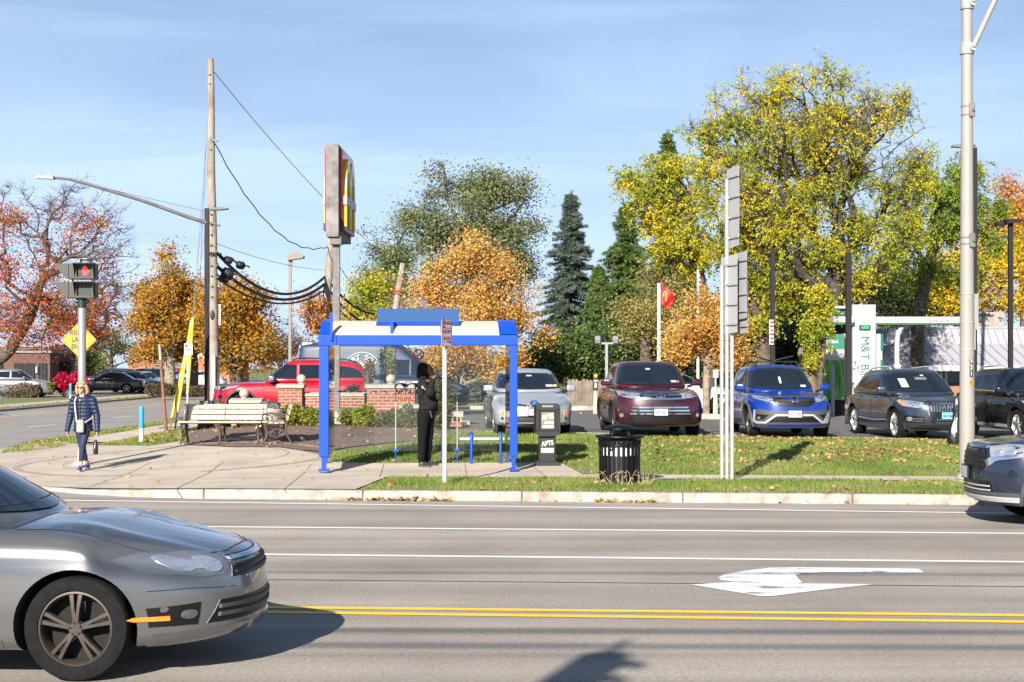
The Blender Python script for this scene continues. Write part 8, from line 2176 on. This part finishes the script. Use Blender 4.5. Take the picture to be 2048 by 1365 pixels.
tree('dark_tree','dark umber trees beyond the shelter panes',[(880,750,70,35),(960,750,60,35),(1050,740,50,40),(800,740,50,30)],72,[(920,800),(920,775),(920,755)],.2,leafmat('leaf_umber',[(0.02,0.025,0.01),(0.05,0.055,0.02),(0.1,0.09,0.035),(0.18,0.14,0.06)]),n_att=260,per=60,lsize=0.14,spread=.42,seed=30,group=BG)  # dark umber tones in the leaf colours
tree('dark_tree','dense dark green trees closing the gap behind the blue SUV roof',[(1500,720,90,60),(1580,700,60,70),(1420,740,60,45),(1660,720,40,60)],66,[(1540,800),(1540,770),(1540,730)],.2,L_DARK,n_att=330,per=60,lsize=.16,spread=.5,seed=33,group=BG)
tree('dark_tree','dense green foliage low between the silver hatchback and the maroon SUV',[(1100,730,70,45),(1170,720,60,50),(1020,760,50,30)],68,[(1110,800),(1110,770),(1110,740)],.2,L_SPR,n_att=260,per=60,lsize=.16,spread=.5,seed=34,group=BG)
def stump():
 b=Dp(1612,HY,47.5);b.z=.33;t=thing('tree_stump','thick lichen covered broken tree stump beside the bank machine','tree stump',tuple(b));s=F/47.5;Z=lambda py:CH-(py-HY)/s-.33
 mb=MB();X=lambda p:(p-1612)/s
 mb.tube([(X(1622),0,-.05),(X(1620),0,Z(780)),(X(1616),0,Z(730)),(X(1617),0,Z(700)),(X(1622),0,Z(680)),(X(1628),.02,Z(664))],[.34,.29,.27,.24,.15,.04],18)
 mb.ball((X(1604),-.12,Z(706)),.17,14,10,(1,.8,1.3));mb.build('trunk',mat('stump_bark',(.09,.07,.045),.95,scale=4,bump=.9,bscale=14,col2=(.17,.14,.07)),t,smooth=60)
stump()
def hedge(name,label,pxa,pxb,ptop,pbot,d,leaves,n,seed,lsize=.10,th=.9,group=None,stem=40):
 rng=np.random.default_rng(seed);a=Dp(pxa,HY,d);b=Dp(pxb,HY,d);s=F/d;z0=CH-(pbot-HY)/s;h=(pbot-ptop)/s
 t=thing(name,label,'hedge',((a.x+b.x)/2,d,z0),group=group);w=b.x-a.x
 k=n;P=np.stack([rng.uniform(-w/2,w/2,k),rng.uniform(-th/2,th/2,k),h*rng.uniform(.12,1,k)**.8],1)
 P[:,2]*=1+.06*np.sin(P[:,0]*2.3+seed)+.05*np.sin(P[:,0]*5.1)
 V,Fq=leaf_quads(P,lsize,rng,.5,0,.5);npmesh('foliage',V,Fq,leaves,t)
 A=np.stack([rng.uniform(-w/2,w/2,stem),rng.uniform(-th/3,th/3,stem),np.zeros(stem)],1);B=A+np.stack([rng.normal(size=stem)*.2,rng.normal(size=stem)*.1,np.full(stem,h*.8)],1)
 V,Fq=frusta(A,B,np.full(stem,.025),np.full(stem,.012),5);npmesh('stems',V,Fq,M_TWIGR,t)
 return t
hedge('clipped_hedge','clipped half bare brown hedge before the silver SUV',0,82,768,796,88,L_HEDGE,5200,1,.13);hedge('clipped_hedge','short green end of the hedge beside the red bush',84,106,768,790,88.5,L_BOX,1500,2,.13)
hedge('clipped_hedge','clipped brown-green hedge under the pale forked trunk',296,345,769,794,86,leafmat('leaf_hedge_mix',[(0.07,0.06,0.02),(0.12,0.1,0.045),(0.18,0.13,0.08),(0.1,0.12,0.03)]),3600,3,.13);hedge('clipped_hedge','low green hedge between the guys and the lamp post',352,412,773,794,88,leafmat('leaf_hedge_mix',[]),3600,4,.13)
shrub('burning_bush','rounded crimson bush behind the signal pole',128,766,24,22,90,L_CRIM,3600,.15,3,lumps=11,base_z=.13);shrub('burning_bush','crimson bush half hidden by the signal pole',158,765,22,22,91,L_CRIM,2800,.15,4,lumps=9,base_z=.13)
SB='low shrubs along the brick wall'
for i,(px,py,rx,ry,d,m,lab)in enumerate(((440,829,20,15,37.4,L_BOX,'yellow-green shrub at the foot of the lamp post stone'),(490,830,34,10,37.8,L_BOX,'low shrub behind the back of the long bench'),(545,829,30,12,37.6,L_BOX,'low yellow-green shrub behind the urn'),(590,840,32,22,37.2,L_BOX,'green and yellow shrub under the tall brick pier'),(622,842,20,22,37.0,L_BOX,'shrub just left of the wide shelter post'),(640,848,16,18,36.8,L_BOX,'shrub behind the wide shelter post'),(706,838,22,20,37.6,L_BOX,'shrub right of the sign column'),(733,843,20,22,37.0,L_FRESH,'bright green shrub before the tall wall'),(770,848,26,26,36.6,leafmat('leaf_shrub_dull',[(0.05,0.07,0.02),(0.09,0.11,0.03),(0.15,0.14,0.05),(0.2,0.15,0.07)]),'dull green shrub with bare stems behind the pane joint'),(822,848,20,26,36.4,MATS['leaf_shrub_dull'],'shrub with reddish stems behind the man'),(885,838,18,30,36.0,MATS['leaf_shrub_dull'],'upright shrub behind the sign post'),(1000-112,790,22,32,38.5,MATS['leaf_shrub_dull'],'tall dark shrub behind the wine coloured lettering'))):
 shrub('garden_shrub',lab,px,py-ry*.15,rx*1.6,ry*1.45,d,m,3200,.075,40+i,group=SB)
shrub('climbing_shrub','thin leafy climber standing in front of the dark blue van',772,728,26,48,41.5,L_FRESH,620,.075,60,lumps=12,stems=12);shrub('climbing_shrub','sparse reddish shrub in front of the red SUV tail',738,740,18,36,41.8,leafmat('leaf_redgreen',[(0.1,0.13,0.02),(0.2,0.2,0.03),(0.32,0.1,0.03),(0.36,0.05,0.03)]),420,.07,61,lumps=9,stems=10)
shrub('rose_bush','low dark rose bush peeping over the wall beside the sign column',707,776,20,10,41.6,leafmat('leaf_rose',[(0.03,0.04,0.015),(0.06,0.06,0.02),(0.14,0.04,0.02)]),260,.07,62,lumps=6)
shrub('garden_shrub','small bluish shrub seen over the end pier through glass',960,780,40,18,55,leafmat('leaf_bluish',[(0.04,0.06,0.04),(0.08,0.12,0.08),(0.13,0.17,0.12)]),900,.11,63,group=SB)
for f in(silver_hatch,maroon_suv,blue_suv,slate_suv,black_suv,red_suv,blue_van,silver_sedan,driving_suv):f()
# ------------------ people
def fused(name,prims,m,parent,voxel=.012,sm=4,fac=.5):
 """one continuous skin grown round overlapping limbs"""
 mb=MB()
 for p in prims:
  if p[0]=='c':
   _,pts,rad=p
   mb.tube(pts,rad,14)
   for q,r in zip(pts,rad):mb.ball(q,r*1.0,14,10)
  else:
   _,c,s,rot=p
   k=len(mb.v);mb.ball((0,0,0),1,18,12,s)
   if rot is not None:mb.v[k:]=[tuple(rot@Vector(v))for v in mb.v[k:]]
   mb.v[k:]=[(v[0]+c[0],v[1]+c[1],v[2]+c[2])for v in mb.v[k:]]
 o=mb.build('raw',m)
 r=o.modifiers.new('skin','REMESH');r.mode='VOXEL';r.voxel_size=voxel;r.adaptivity=0
 s=o.modifiers.new('relax','SMOOTH');s.factor=fac;s.iterations=sm
 me=evaluated_mesh(o);kill(o);me.name=name
 me.polygons.foreach_set('use_smooth',[True]*len(me.polygons));me.materials.clear();me.materials.append(m)
 return link(name,me,parent)
def rotm(ax,d):return Matrix.Rotation(R(d),3,ax)
def hand(wr,dirv,palm,sz=1.0,curl=.35,thumb=1):
 """palm and five fingers hanging from a wrist; dirv = along the hand, palm = direction the palm faces"""
 d=Vector(dirv).normalized();n=Vector(palm);n=(n-d*n.dot(d)).normalized();s=d.cross(n);w=Vector(wr);out=[]
 k=w+d*.05*sz
 M=Matrix((s,n,d)).transposed()
 out.append(('e',tuple(k),(.038*sz,.016*sz,.052*sz),M))
 for i,(o,l)in enumerate(((-.027,.066),(-.009,.076),(.009,.072),(.026,.056))):
  a=w+d*.088*sz+s*o*sz;b=a+(d*math.cos(curl)+n*math.sin(curl))*l*.5*sz;c=b+(d*math.cos(curl*2.6)+n*math.sin(curl*2.6))*l*.5*sz
  out.append(('c',[tuple(a),tuple(b),tuple(c)],[.0095*sz,.0088*sz,.0075*sz]))
 a=w+d*.025*sz-s*thumb*.03*sz;b=a+(d*.6-s*thumb*.7+n*.3)*.04*sz;c=b+(d*.85-s*thumb*.1+n*.5)*.032*sz
 out.append(('c',[tuple(a),tuple(b),tuple(c)],[.0125*sz,.011*sz,.0085*sz]))
 return out
def woman():
 b=GH(164,944);t=thing('person','woman in a navy quilted jacket walking across the corner plaza','person',tuple(b+Vector((0,0,.018))),R(-4))
 SK=mat('skin_fair',(.50,.27,.19),.5,spec=.3);NV=mat('jacket_navy',(.009,.020,.055),.5,spec=.35);LG=mat('leggings_navy',(.008,.015,.055),.75);HR=mat('hair_blonde',(.30,.215,.12),.5,noise=.3,scale=60);SH=mat('shoe_blue',(.03,.06,.16),.6)
 B=[]
 fx,fy=.02,-.16;rx,ry=-.02,.22
 hipF,hipR=(.085,0,.80),(-.06,.02,.80);kF,kR=(.055,-.12,.46),(-.025,.06,.45);aF,aR=(.025,-.13,.10),(-.0,.24,.14)
 B+=[('c',[hipF,kF,aF],[.075,.05,.034]),('c',[hipR,kR,aR],[.075,.05,.034]),('e',(.02,.01,.86),(.145,.10,.12),None),('e',(.02,.01,1.10),(.14,.09,.2),None),('c',[(.015,.0,1.28),(.005,-.015,1.40)],[.055,.05])]
 sR,eR,wR=(-.155,.0,1.27),(-.215,.02,.98),(-.25,-.05,.735);sL,eL,wL=(.195,.0,1.27),(.262,.03,.99),(.292,-.03,.73)
 B+=[('c',[sR,eR,wR],[.05,.04,.028]),('c',[sL,eL,wL],[.05,.04,.028])]
 B+=hand(wR,(.05,-.1,-1),(1,.2,0),.92,.3,1);B+=hand(wL,(.0,-.1,-1),(-1,.2,0),.92,.75,-1)
 B+=[('e',(.0,-.01,1.495),(.068,.088,.098),None),('e',(.0,-.035,1.435),(.052,.062,.062),None),('e',(.0,-.108,1.475),(.013,.017,.022),None),('e',(0,-.092,1.405),(.022,.02,.018),None),('e',(.072,.0,1.47),(.012,.02,.03),None),('e',(-.072,.0,1.47),(.012,.02,.03),None),('e',(.035,-.082,1.458),(.022,.02,.022),None),('e',(-.035,-.082,1.458),(.022,.02,.022),None)]
 for a in(aF,aR):B.append(('e',(a[0],a[1]-.06,.045),(.035,.09,.03),None))
 fused('body',B,SK,t,.008,3)
 mb=MB();mb.ball((0,-.094,1.425),1,12,6,(.022,.008,.006));mb.build('mouth',mat('lips',(.42,.12,.11),.4),t,smooth=60)
 fused('leggings',[('c',[hipF,kF,(.03,-.128,.19)],[.092,.060,.042]),('c',[hipR,kR,(-.005,.2,.20)],[.092,.060,.042]),('e',(.015,.01,.84),(.155,.115,.13),None),('c',[(.06,-.05,.62),(.055,-.115,.47)],[.075,.058])],LG,t,.012,4)
 J=[]
 for i in range(9):
  z=.735+.066*i;u=i/8
  w=.195-.028*math.sin(PI*min(1,u*1.25))if u<.8 else .195-.03*(u-.8)/.2
  J.append(('e',(.022-.004*u,.01,z),(w,.135-.015*u,.052),None))
 J+=[('e',(.02,.01,1.0),(.165,.115,.30),None),('e',(.02,.005,1.275),(.165,.10,.06),None)]
 for s_,e_,w_ in((sR,eR,wR),(sL,eL,wL)):
  s0,e0,w0=Vector(s_),Vector(e_),Vector(w_)
  for i in range(9):
   f=i/8;p=s0.lerp(e0,f*2)if f<.5 else e0.lerp(w0,f*2-1)
   r=.078-.026*f;J.append(('e',tuple(p),(r,r,.046),None))
  J.append(('c',[s_,e_,w_],[.064,.056,.045]))
 fused('jacket',J,NV,t,.010,2,.4)
 fused('hood',[('c',[(.115*math.cos(a)+.01,.02+.085*math.sin(a),1.325+.035*math.sin(a))for a in[R(-70+320*i/14)for i in range(15)]],[.036]*15)],NV,t,.012,3)
 mb=MB();mb.bar((.012,-.132,.72),(.010,-.118,1.27),.008,.008);mb.build('zip',M_DARKP,t)
 mb=MB();mb.box((.01,-.128,1.265),(.012,.01,.03));mb.build('zip_pull',M_SIGNW,t)
 HA=[('e',(.0,.018,1.515),(.088,.092,.085),None),('e',(.035,-.045,1.575),(.06,.05,.028),rotm('Y',15)),('e',(-.045,-.035,1.57),(.05,.05,.03),rotm('Y',-20)),('e',(.0,.06,1.45),(.085,.055,.10),None)]
 for sg in(1,-1):HA+=[('c',[(sg*.07,-.03,1.56),(sg*.092,-.01,1.49),(sg*.098,.0,1.42),(sg*.082,-.005,1.375)],[.026,.03,.032,.018]),('c',[(sg*.085,.03,1.50),(sg*.105,.03,1.42),(sg*.10,.03,1.37)],[.03,.03,.016])]
 fused('hair',HA,HR,t,.009,1,.4)
 mb=MB()
 for sg in(1,-1):mb.ball((sg*.032,-.100,1.492),1,14,8,(.028,.009,.020))
 mb.bar((-.015,-.105,1.498),(.015,-.105,1.498),.006)
 for sg in(1,-1):mb.bar((sg*.058,-.092,1.497),(sg*.078,.0,1.492),.006)
 mb.build('sunglasses',mat('shades_brown',(.02,.008,.006),.1,coat=1),t,smooth=60)
 for(a,rot,yaw)in((aF,0,8),(aR,0,-20)):
  M_=rotm('Z',yaw);c=Vector((a[0],a[1]-.055,0));z=.0 if a is aF else .02
  sh=fused('shoe',[('e',tuple(c+Vector((0,.0,.042+z))),(.042,.115,.036),M_),('e',tuple(c+M_@Vector((0,.055,.075+z))),(.036,.05,.045),M_),('e',tuple(c+M_@Vector((0,-.075,.034+z))),(.040,.045,.028),M_)],SH,t,.009,2)
  mb=MB();mb.prism([(.045*math.cos(q),.122*math.sin(q))for q in[2*PI*i/20 for i in range(20)]],lambda u,v,w:tuple(c+M_@Vector((u,v,0))+Vector((0,0,z+w))),.022);mb.build('sole',mat('sole_pale',(.55,.52,.55),.6),sh)
 rz=Matrix.Rotation(R(-4),3,'Z');O=t.location
 g=thing('shoulder_bag','small grey patterned bag with a pale strap worn across the navy jacket','bag',tuple(O),R(-4))
 mb=MB();mb.box((.035,-.185,.785),(.135,.05,.19),bev=.022);mb.build('pouch',mat('bag_pattern',(.50,.43,.40),.6,scale=38,col2=(.16,.12,.11),noise=.1,detail=2),g,smooth=50)
 mb=MB();mb.box((.035,-.172,.892),(.10,.014,.05),bev=.004);mb.build('white_phone',M_SIGNW,g)
 mb=MB();mb.tube([(-.085,-.06,1.32),(-.085,-.135,1.24),(-.065,-.155,1.08),(-.045,-.168,.95),(-.030,-.175,.87)],.014,6);mb.tube([(-.085,-.06,1.32),(-.03,.10,1.33),(.15,.14,1.1),(.2,-.02,.95),(.11,-.16,.87)],.012,6);mb.build('strap',mat('strap_pale',(.50,.40,.36),.7,noise=.3,scale=40),g)
 bt=thing('water_bottle','black water bottle hanging by a grey loop from the walking woman','bottle',tuple(O),R(-4));x,y=.272,-.06
 mb=MB();mb.lathe([(0,.30),(.038,.30),(.042,.31),(.042,.49),(.034,.515),(.026,.52)],20,c=(x,y,0));mb.build('flask',mat('flask_black',(.012,.012,.013),.4),bt,smooth=40)
 mb=MB();mb.lathe([(.0,.56),(.026,.555),(.028,.52),(.0,.515)],16,c=(x,y,0));mb.build('cap',M_BLKTX,bt,smooth=40)
 mb=MB();mb.tube([(x-.012,y,.55),(x+.012,y+.01,.62),(x+.022,y+.01,.675),(x+.030,y-.01,.655),(x+.014,y-.01,.55)],.006,6);mb.build('carry_loop',mat('loop_grey',(.25,.24,.26),.7),bt,smooth=50)
 mb=MB();mb.box((x-.004,y-.043,.44),(.012,.004,.07),rotm('Y',15));mb.build('flask_print',mat('print_grey',(.4,.4,.42),.5),bt)
woman()
def man():
 b=GH(850,935);t=thing('person','man in a black hooded sweatshirt drinking inside the bus shelter','person',tuple(b+Vector((0,0,.018))),R(0))
 SK=mat('skin_brown',(.24,.105,.06),.5,spec=.3);BK=mat('hoodie_black',(.012,.011,.011),.9,spec=.2);JN=mat('jeans_black',(.0055,.0055,.006),.9,spec=.15);SH=mat('shoe_black',(.008,.008,.009),.7)
 B=[]
 hN,hF=(-.02,-.085,.93),(.06,.085,.93);kN,kF=(-.045,-.09,.50),(.06,.09,.50);aN,aF=(-.06,-.09,.09),(.04,.10,.09)
 B+=[('c',[hN,kN,aN],[.085,.055,.036]),('c',[hF,kF,aF],[.085,.055,.036]),('e',(.03,0,1.02),(.12,.16,.16),None),('e',(.02,0,1.30),(.12,.17,.25),None),('c',[(-.01,0,1.48),(.0,0,1.60)],[.06,.055])]
 sN,eN,wN=(-.03,-.19,1.44),(.10,-.26,1.30),(.15,-.13,1.545);sF,eF,wF=(.03,.19,1.44),(.09,.26,1.16),(.19,.14,.97)
 B+=[('c',[sN,eN,wN],[.055,.045,.03]),('c',[sF,eF,wF],[.055,.045,.03])]
 B+=hand(wN,(.30,.35,.75),(.75,.25,-.25),.98,.85,1);B+=hand(wF,(.25,-.3,-.9),(.2,-1,0),.98,.5,1)
 hd=rotm('Y',-14)
 def h(p):return tuple(hd@Vector(p)+Vector((.032,0,1.69)))
 B+=[('e',h((0,0,.015)),(.098,.075,.105),hd),('e',h((.045,0,-.055)),(.062,.056,.058),hd),('e',h((.108,0,-.01)),(.022,.014,.022),hd),('e',h((.098,0,-.058)),(.014,.026,.010),hd),('e',h((.095,0,-.09)),(.02,.024,.018),hd),('e',h((.088,0,.035)),(.018,.05,.014),hd),('e',h((-.005,-.078,-.01)),(.02,.012,.032),hd),('e',h((-.005,.078,-.01)),(.02,.012,.032),hd)]
 for a,yw in((aN,35),(aF,0)):B.append(('e',(a[0]+.07,a[1],.045),(.09,.035,.03),None))
 fused('body',B,SK,t,.008,3)
 mb=MB()
 for sg in(1,-1):mb.ball(h((.092,sg*.03,.015)),.012,10,8)
 mb.build('eyes',mat('eye_dark',(.03,.02,.015),.2),t,smooth=60)
 fused('trousers',[('c',[hN,kN,(-.062,-.09,.13)],[.115,.080,.062]),('c',[hF,kF,(.04,.10,.13)],[.115,.080,.062]),('e',(.025,0,.95),(.145,.18,.12),None),('e',(-.06,-.09,.17),(.072,.072,.03),None),('e',(.04,.10,.16),(.072,.072,.03),None),('e',(-.055,-.09,.25),(.07,.07,.02),None)],JN,t,.012,3)
 Hd=[('e',(.035,0,1.20),(.165,.20,.26),None),('e',(.075,0,1.10),(.165,.19,.14),None),('e',(.0,0,1.40),(.135,.20,.12),None),('e',(.03,0,1.02),(.155,.19,.045),None),('c',[sN,eN,(.145,-.15,1.50)],[.095,.082,.055]),('c',[sF,eF,(.18,.15,1.0)],[.09,.075,.055]),('e',(.12,-.02,1.13),(.10,.15,.08),None),('e',(-.06,-.15,1.30),(.07,.07,.12),None)]
 fused('hoodie',Hd,BK,t,.012,3)
 fused('hood',[('e',(-.035,0,1.71),(.108,.108,.122),rotm('Y',-10)),('e',(-.035,0,1.60),(.115,.118,.13),rotm('Y',-25)),('c',[(.02,-.09,1.76),(.03,-.098,1.68),(.03,-.09,1.60),(.035,-.03,1.55),(.035,.03,1.55),(.03,.09,1.60),(.03,.098,1.68),(.02,.09,1.76),(.015,.04,1.80),(.015,-.04,1.80),(.02,-.09,1.76)],[.022]*11)],BK,t,.010,2)
 for i,ch in enumerate('U2U'):
  p=Vector((-.02+.045*i,-.285-.006*i,1.395-.022*i));text('sleeve_letters',ch,mat('print_white',(.6,.6,.58),.6),tuple(p+Vector((0,-.006,0))),.062,.012,t,roll=R(-26),bold=.02)
 mb=MB();mb.bar((.10,-.165,.985),(.135,-.18,.86),.03,.012);mb.build('belt_tail',mat('belt_grey',(.06,.06,.065),.6),t)
 for a,yw in((aN,-38),(aF,4)):
  M_=rotm('Z',yw);c=Vector((a[0]+.055,a[1],0))
  sh=fused('shoe',[('e',tuple(c+Vector((0,0,.045))),(.135,.046,.040),M_),('e',tuple(c+M_@Vector((-.06,0,.08))),(.06,.042,.05),M_),('e',tuple(c+M_@Vector((.085,0,.038))),(.05,.045,.032),M_)],SH,t,.010,2)
  mb=MB();mb.prism([(.142*math.cos(q),.05*math.sin(q))for q in[2*PI*i/20 for i in range(20)]],lambda u,v,w:tuple(c+M_@Vector((u,v,0))+Vector((0,0,w))),.024);mb.build('sole',mat('sole_dark',(.07,.06,.055),.7),sh)
 bt=thing('drink_bottle','clear plastic bottle tilted to the mouth of the man in black','bottle',tuple(t.location));q0=Vector((.152,0,1.645));d=Vector((.93,0,.10)).normalized()
 mb=MB();k=[(0,.013),(.03,.013),(.06,.03),(.09,.034),(.13,.031),(.17,.034),(.20,.032),(.205,.015)];mb.tube([q0+d*a for a,r in k],[r for a,r in k],18);mb.build('bottle_shell',glass_clear('bottle_plastic',(.9,.93,.96),.4),bt,smooth=40)
 mb=MB();mb.tube([q0+d*.095,q0+d*.17],[.0355,.0355],18);mb.build('bottle_label',mat('label_pale',(.35,.42,.55),.4),bt,smooth=40)
man()
# ------------------ unseen wires, and a hanging signal added for its shadow, behind the viewer
def sunshift(p,h):
 """where something at height h must hang for its shadow to land on ground point p"""
 k=h/math.tan(R(28));return Vector((p.x-math.sin(R(19))*k,p.y-math.cos(R(19))*k,h))
for(a,b,r,lab)in(((0,1258),(2048,1266),.030,'span wire over the road throwing the upper dark line on the near lane'),((0,1289),(2048,1296),.028,'span wire over the road throwing the lower dark line on the near lane'),((0,1143),(2048,1150),.022,'span wire over the road throwing the thin line on the turn lane')):
 p=sunshift(Gz(*a),7.0);q=sunshift(Gz(*b),7.0);d=(q-p).normalized();tubeobj('span_wire',[p-d*40,q+d*40],r,M_CABLE,lab,'cable','span wires over the road',6)
def hanging_signal():
 c=sunshift(Gz(1150,1352),6.0);t=thing('unseen_signal','unseen traffic signal added for the shadow it throws on the near lane','traffic signal',tuple(c),R(35));Y=mat('signal_yellow',(.5,.33,.02),.5)  # out of view; added to throw the shadow blob on the near lane
 mb=MB();mb.box((0,0,0),(.30,.22,.82),bev=.03);hd=mb.build('signal_head',Y,t)
 for i,m in enumerate((M_REDLENS,M_AMBER,mat('green_lens',(.02,.3,.15),.2))):
  z=.26-.26*i;mb=MB();mb.lathe([(0,0),(.10,0),(.10,-.01),(0,-.02)],16,c=(0,-.125,z),axis='y');ln=mb.build('lens',m,hd)
  mb=MB();vs=[];n=12
  for k in range(n+1):
   a=R(-20+220*k/n);vs+=[(.125*math.cos(a),-.12,z+.125*math.sin(a)),(.125*math.cos(a),-.34,z+.125*math.sin(a))]
  mb.add(vs,[(2*k,2*k+1,2*k+3,2*k+2)for k in range(n)]);mb.build('visor',Y,ln)
 mb=MB();mb.tube([(0,0,.4),(0,0,.7)],.03,8);mb.build('hanger',M_STEELD,t)
hanging_signal()
# ------------------ light, sky, camera
SUN_AZ=R(19);SUN_EL=R(28)
w=bpy.data.worlds.new('World');SC.world=w;w.use_nodes=True
nt=w.node_tree;N,L=nt.nodes,nt.links
sk=N.new('ShaderNodeTexSky');sk.sky_type='NISHITA';sk.sun_disc=False;sk.sun_elevation=SUN_EL;sk.sun_rotation=PI+SUN_AZ
sk.altitude=200;sk.air_density=1.0;sk.dust_density=.3;sk.ozone_density=3.0
tc=N.new('ShaderNodeTexCoord');mp=N.new('ShaderNodeMapping');mp.inputs['Scale'].default_value=(1.2,1.2,7.5);mp.inputs['Rotation'].default_value=(0.0,.16,0)
L.new(tc.outputs['Generated'],mp.inputs['Vector'])
sp=N.new('ShaderNodeSeparateXYZ');L.new(tc.outputs['Generated'],sp.inputs[0]);lz=N.new('ShaderNodeMath');lz.operation='MULTIPLY_ADD';lz.inputs[1].default_value=.80;lz.inputs[2].default_value=.16;L.new(sp.outputs[2],lz.inputs[0])
cbv=N.new('ShaderNodeCombineXYZ');L.new(sp.outputs[0],cbv.inputs[0]);L.new(sp.outputs[1],cbv.inputs[1]);L.new(lz.outputs[0],cbv.inputs[2]);vn=N.new('ShaderNodeVectorMath');vn.operation='NORMALIZE';L.new(cbv.outputs[0],vn.inputs[0]);L.new(vn.outputs[0],sk.inputs['Vector'])
nz=N.new('ShaderNodeTexNoise');nz.inputs['Scale'].default_value=1.7;nz.inputs['Detail'].default_value=7;nz.inputs['Roughness'].default_value=.55;nz.inputs['Distortion'].default_value=.6
L.new(mp.outputs[0],nz.inputs['Vector'])
mr=N.new('ShaderNodeMapRange');mr.inputs['From Min'].default_value=.45;mr.inputs['From Max'].default_value=.75;mr.inputs['To Max'].default_value=.42
L.new(nz.outputs['Fac'],mr.inputs['Value'])
ve=N.new('ShaderNodeMath');ve.operation='MULTIPLY_ADD';ve.inputs[1].default_value=-2.7;ve.inputs[2].default_value=.88;L.new(sp.outputs[2],ve.inputs[0])
vm=N.new('ShaderNodeMath');vm.operation='MAXIMUM';vm.inputs[1].default_value=0;L.new(ve.outputs[0],vm.inputs[0])
va=N.new('ShaderNodeMath');va.operation='ADD';va.use_clamp=True;L.new(vm.outputs[0],va.inputs[0]);L.new(mr.outputs['Result'],va.inputs[1])
mx=N.new('ShaderNodeMix');mx.data_type='RGBA';L.new(va.outputs[0],mx.inputs['Factor']);L.new(sk.outputs[0],mx.inputs['A']);mx.inputs['B'].default_value=(6.1,7.8,10.6,1)
L.new(mx.outputs['Result'],N['Background'].inputs['Color']);N['Background'].inputs['Strength'].default_value=.05
sd=bpy.data.lights.new('sun','SUN');sd.energy=4.8;sd.angle=R(.53);sd.color=(1.0,.93,.83)
so=bpy.data.objects.new('sun',sd);COL.objects.link(so)
sv=Vector((-math.sin(SUN_AZ)*math.cos(SUN_EL),-math.cos(SUN_AZ)*math.cos(SUN_EL),math.sin(SUN_EL)))
so.rotation_euler=sv.to_track_quat('Z','Y').to_euler();so.location=(0,-20,40)
vs_=SC.view_settings;vs_.view_transform='Standard';vs_.look='None';vs_.exposure=1.32;vs_.gamma=1.0;vs_.use_curve_mapping=False
cm=bpy.data.cameras.new('camera');cm.sensor_width=36;cm.lens=36*F/2048;cm.shift_y=(HY-682.5)/2048;cm.clip_end=5000;cm.clip_start=.1
co=bpy.data.objects.new('camera',cm);COL.objects.link(co);co.location=(0,0,CH);co.rotation_euler=(R(90),0,0);SC.camera=co
SC.cycles.max_bounces=8;SC.cycles.transparent_max_bounces=16;SC.cycles.use_adaptive_sampling=True
SC.cycles.use_denoising=True
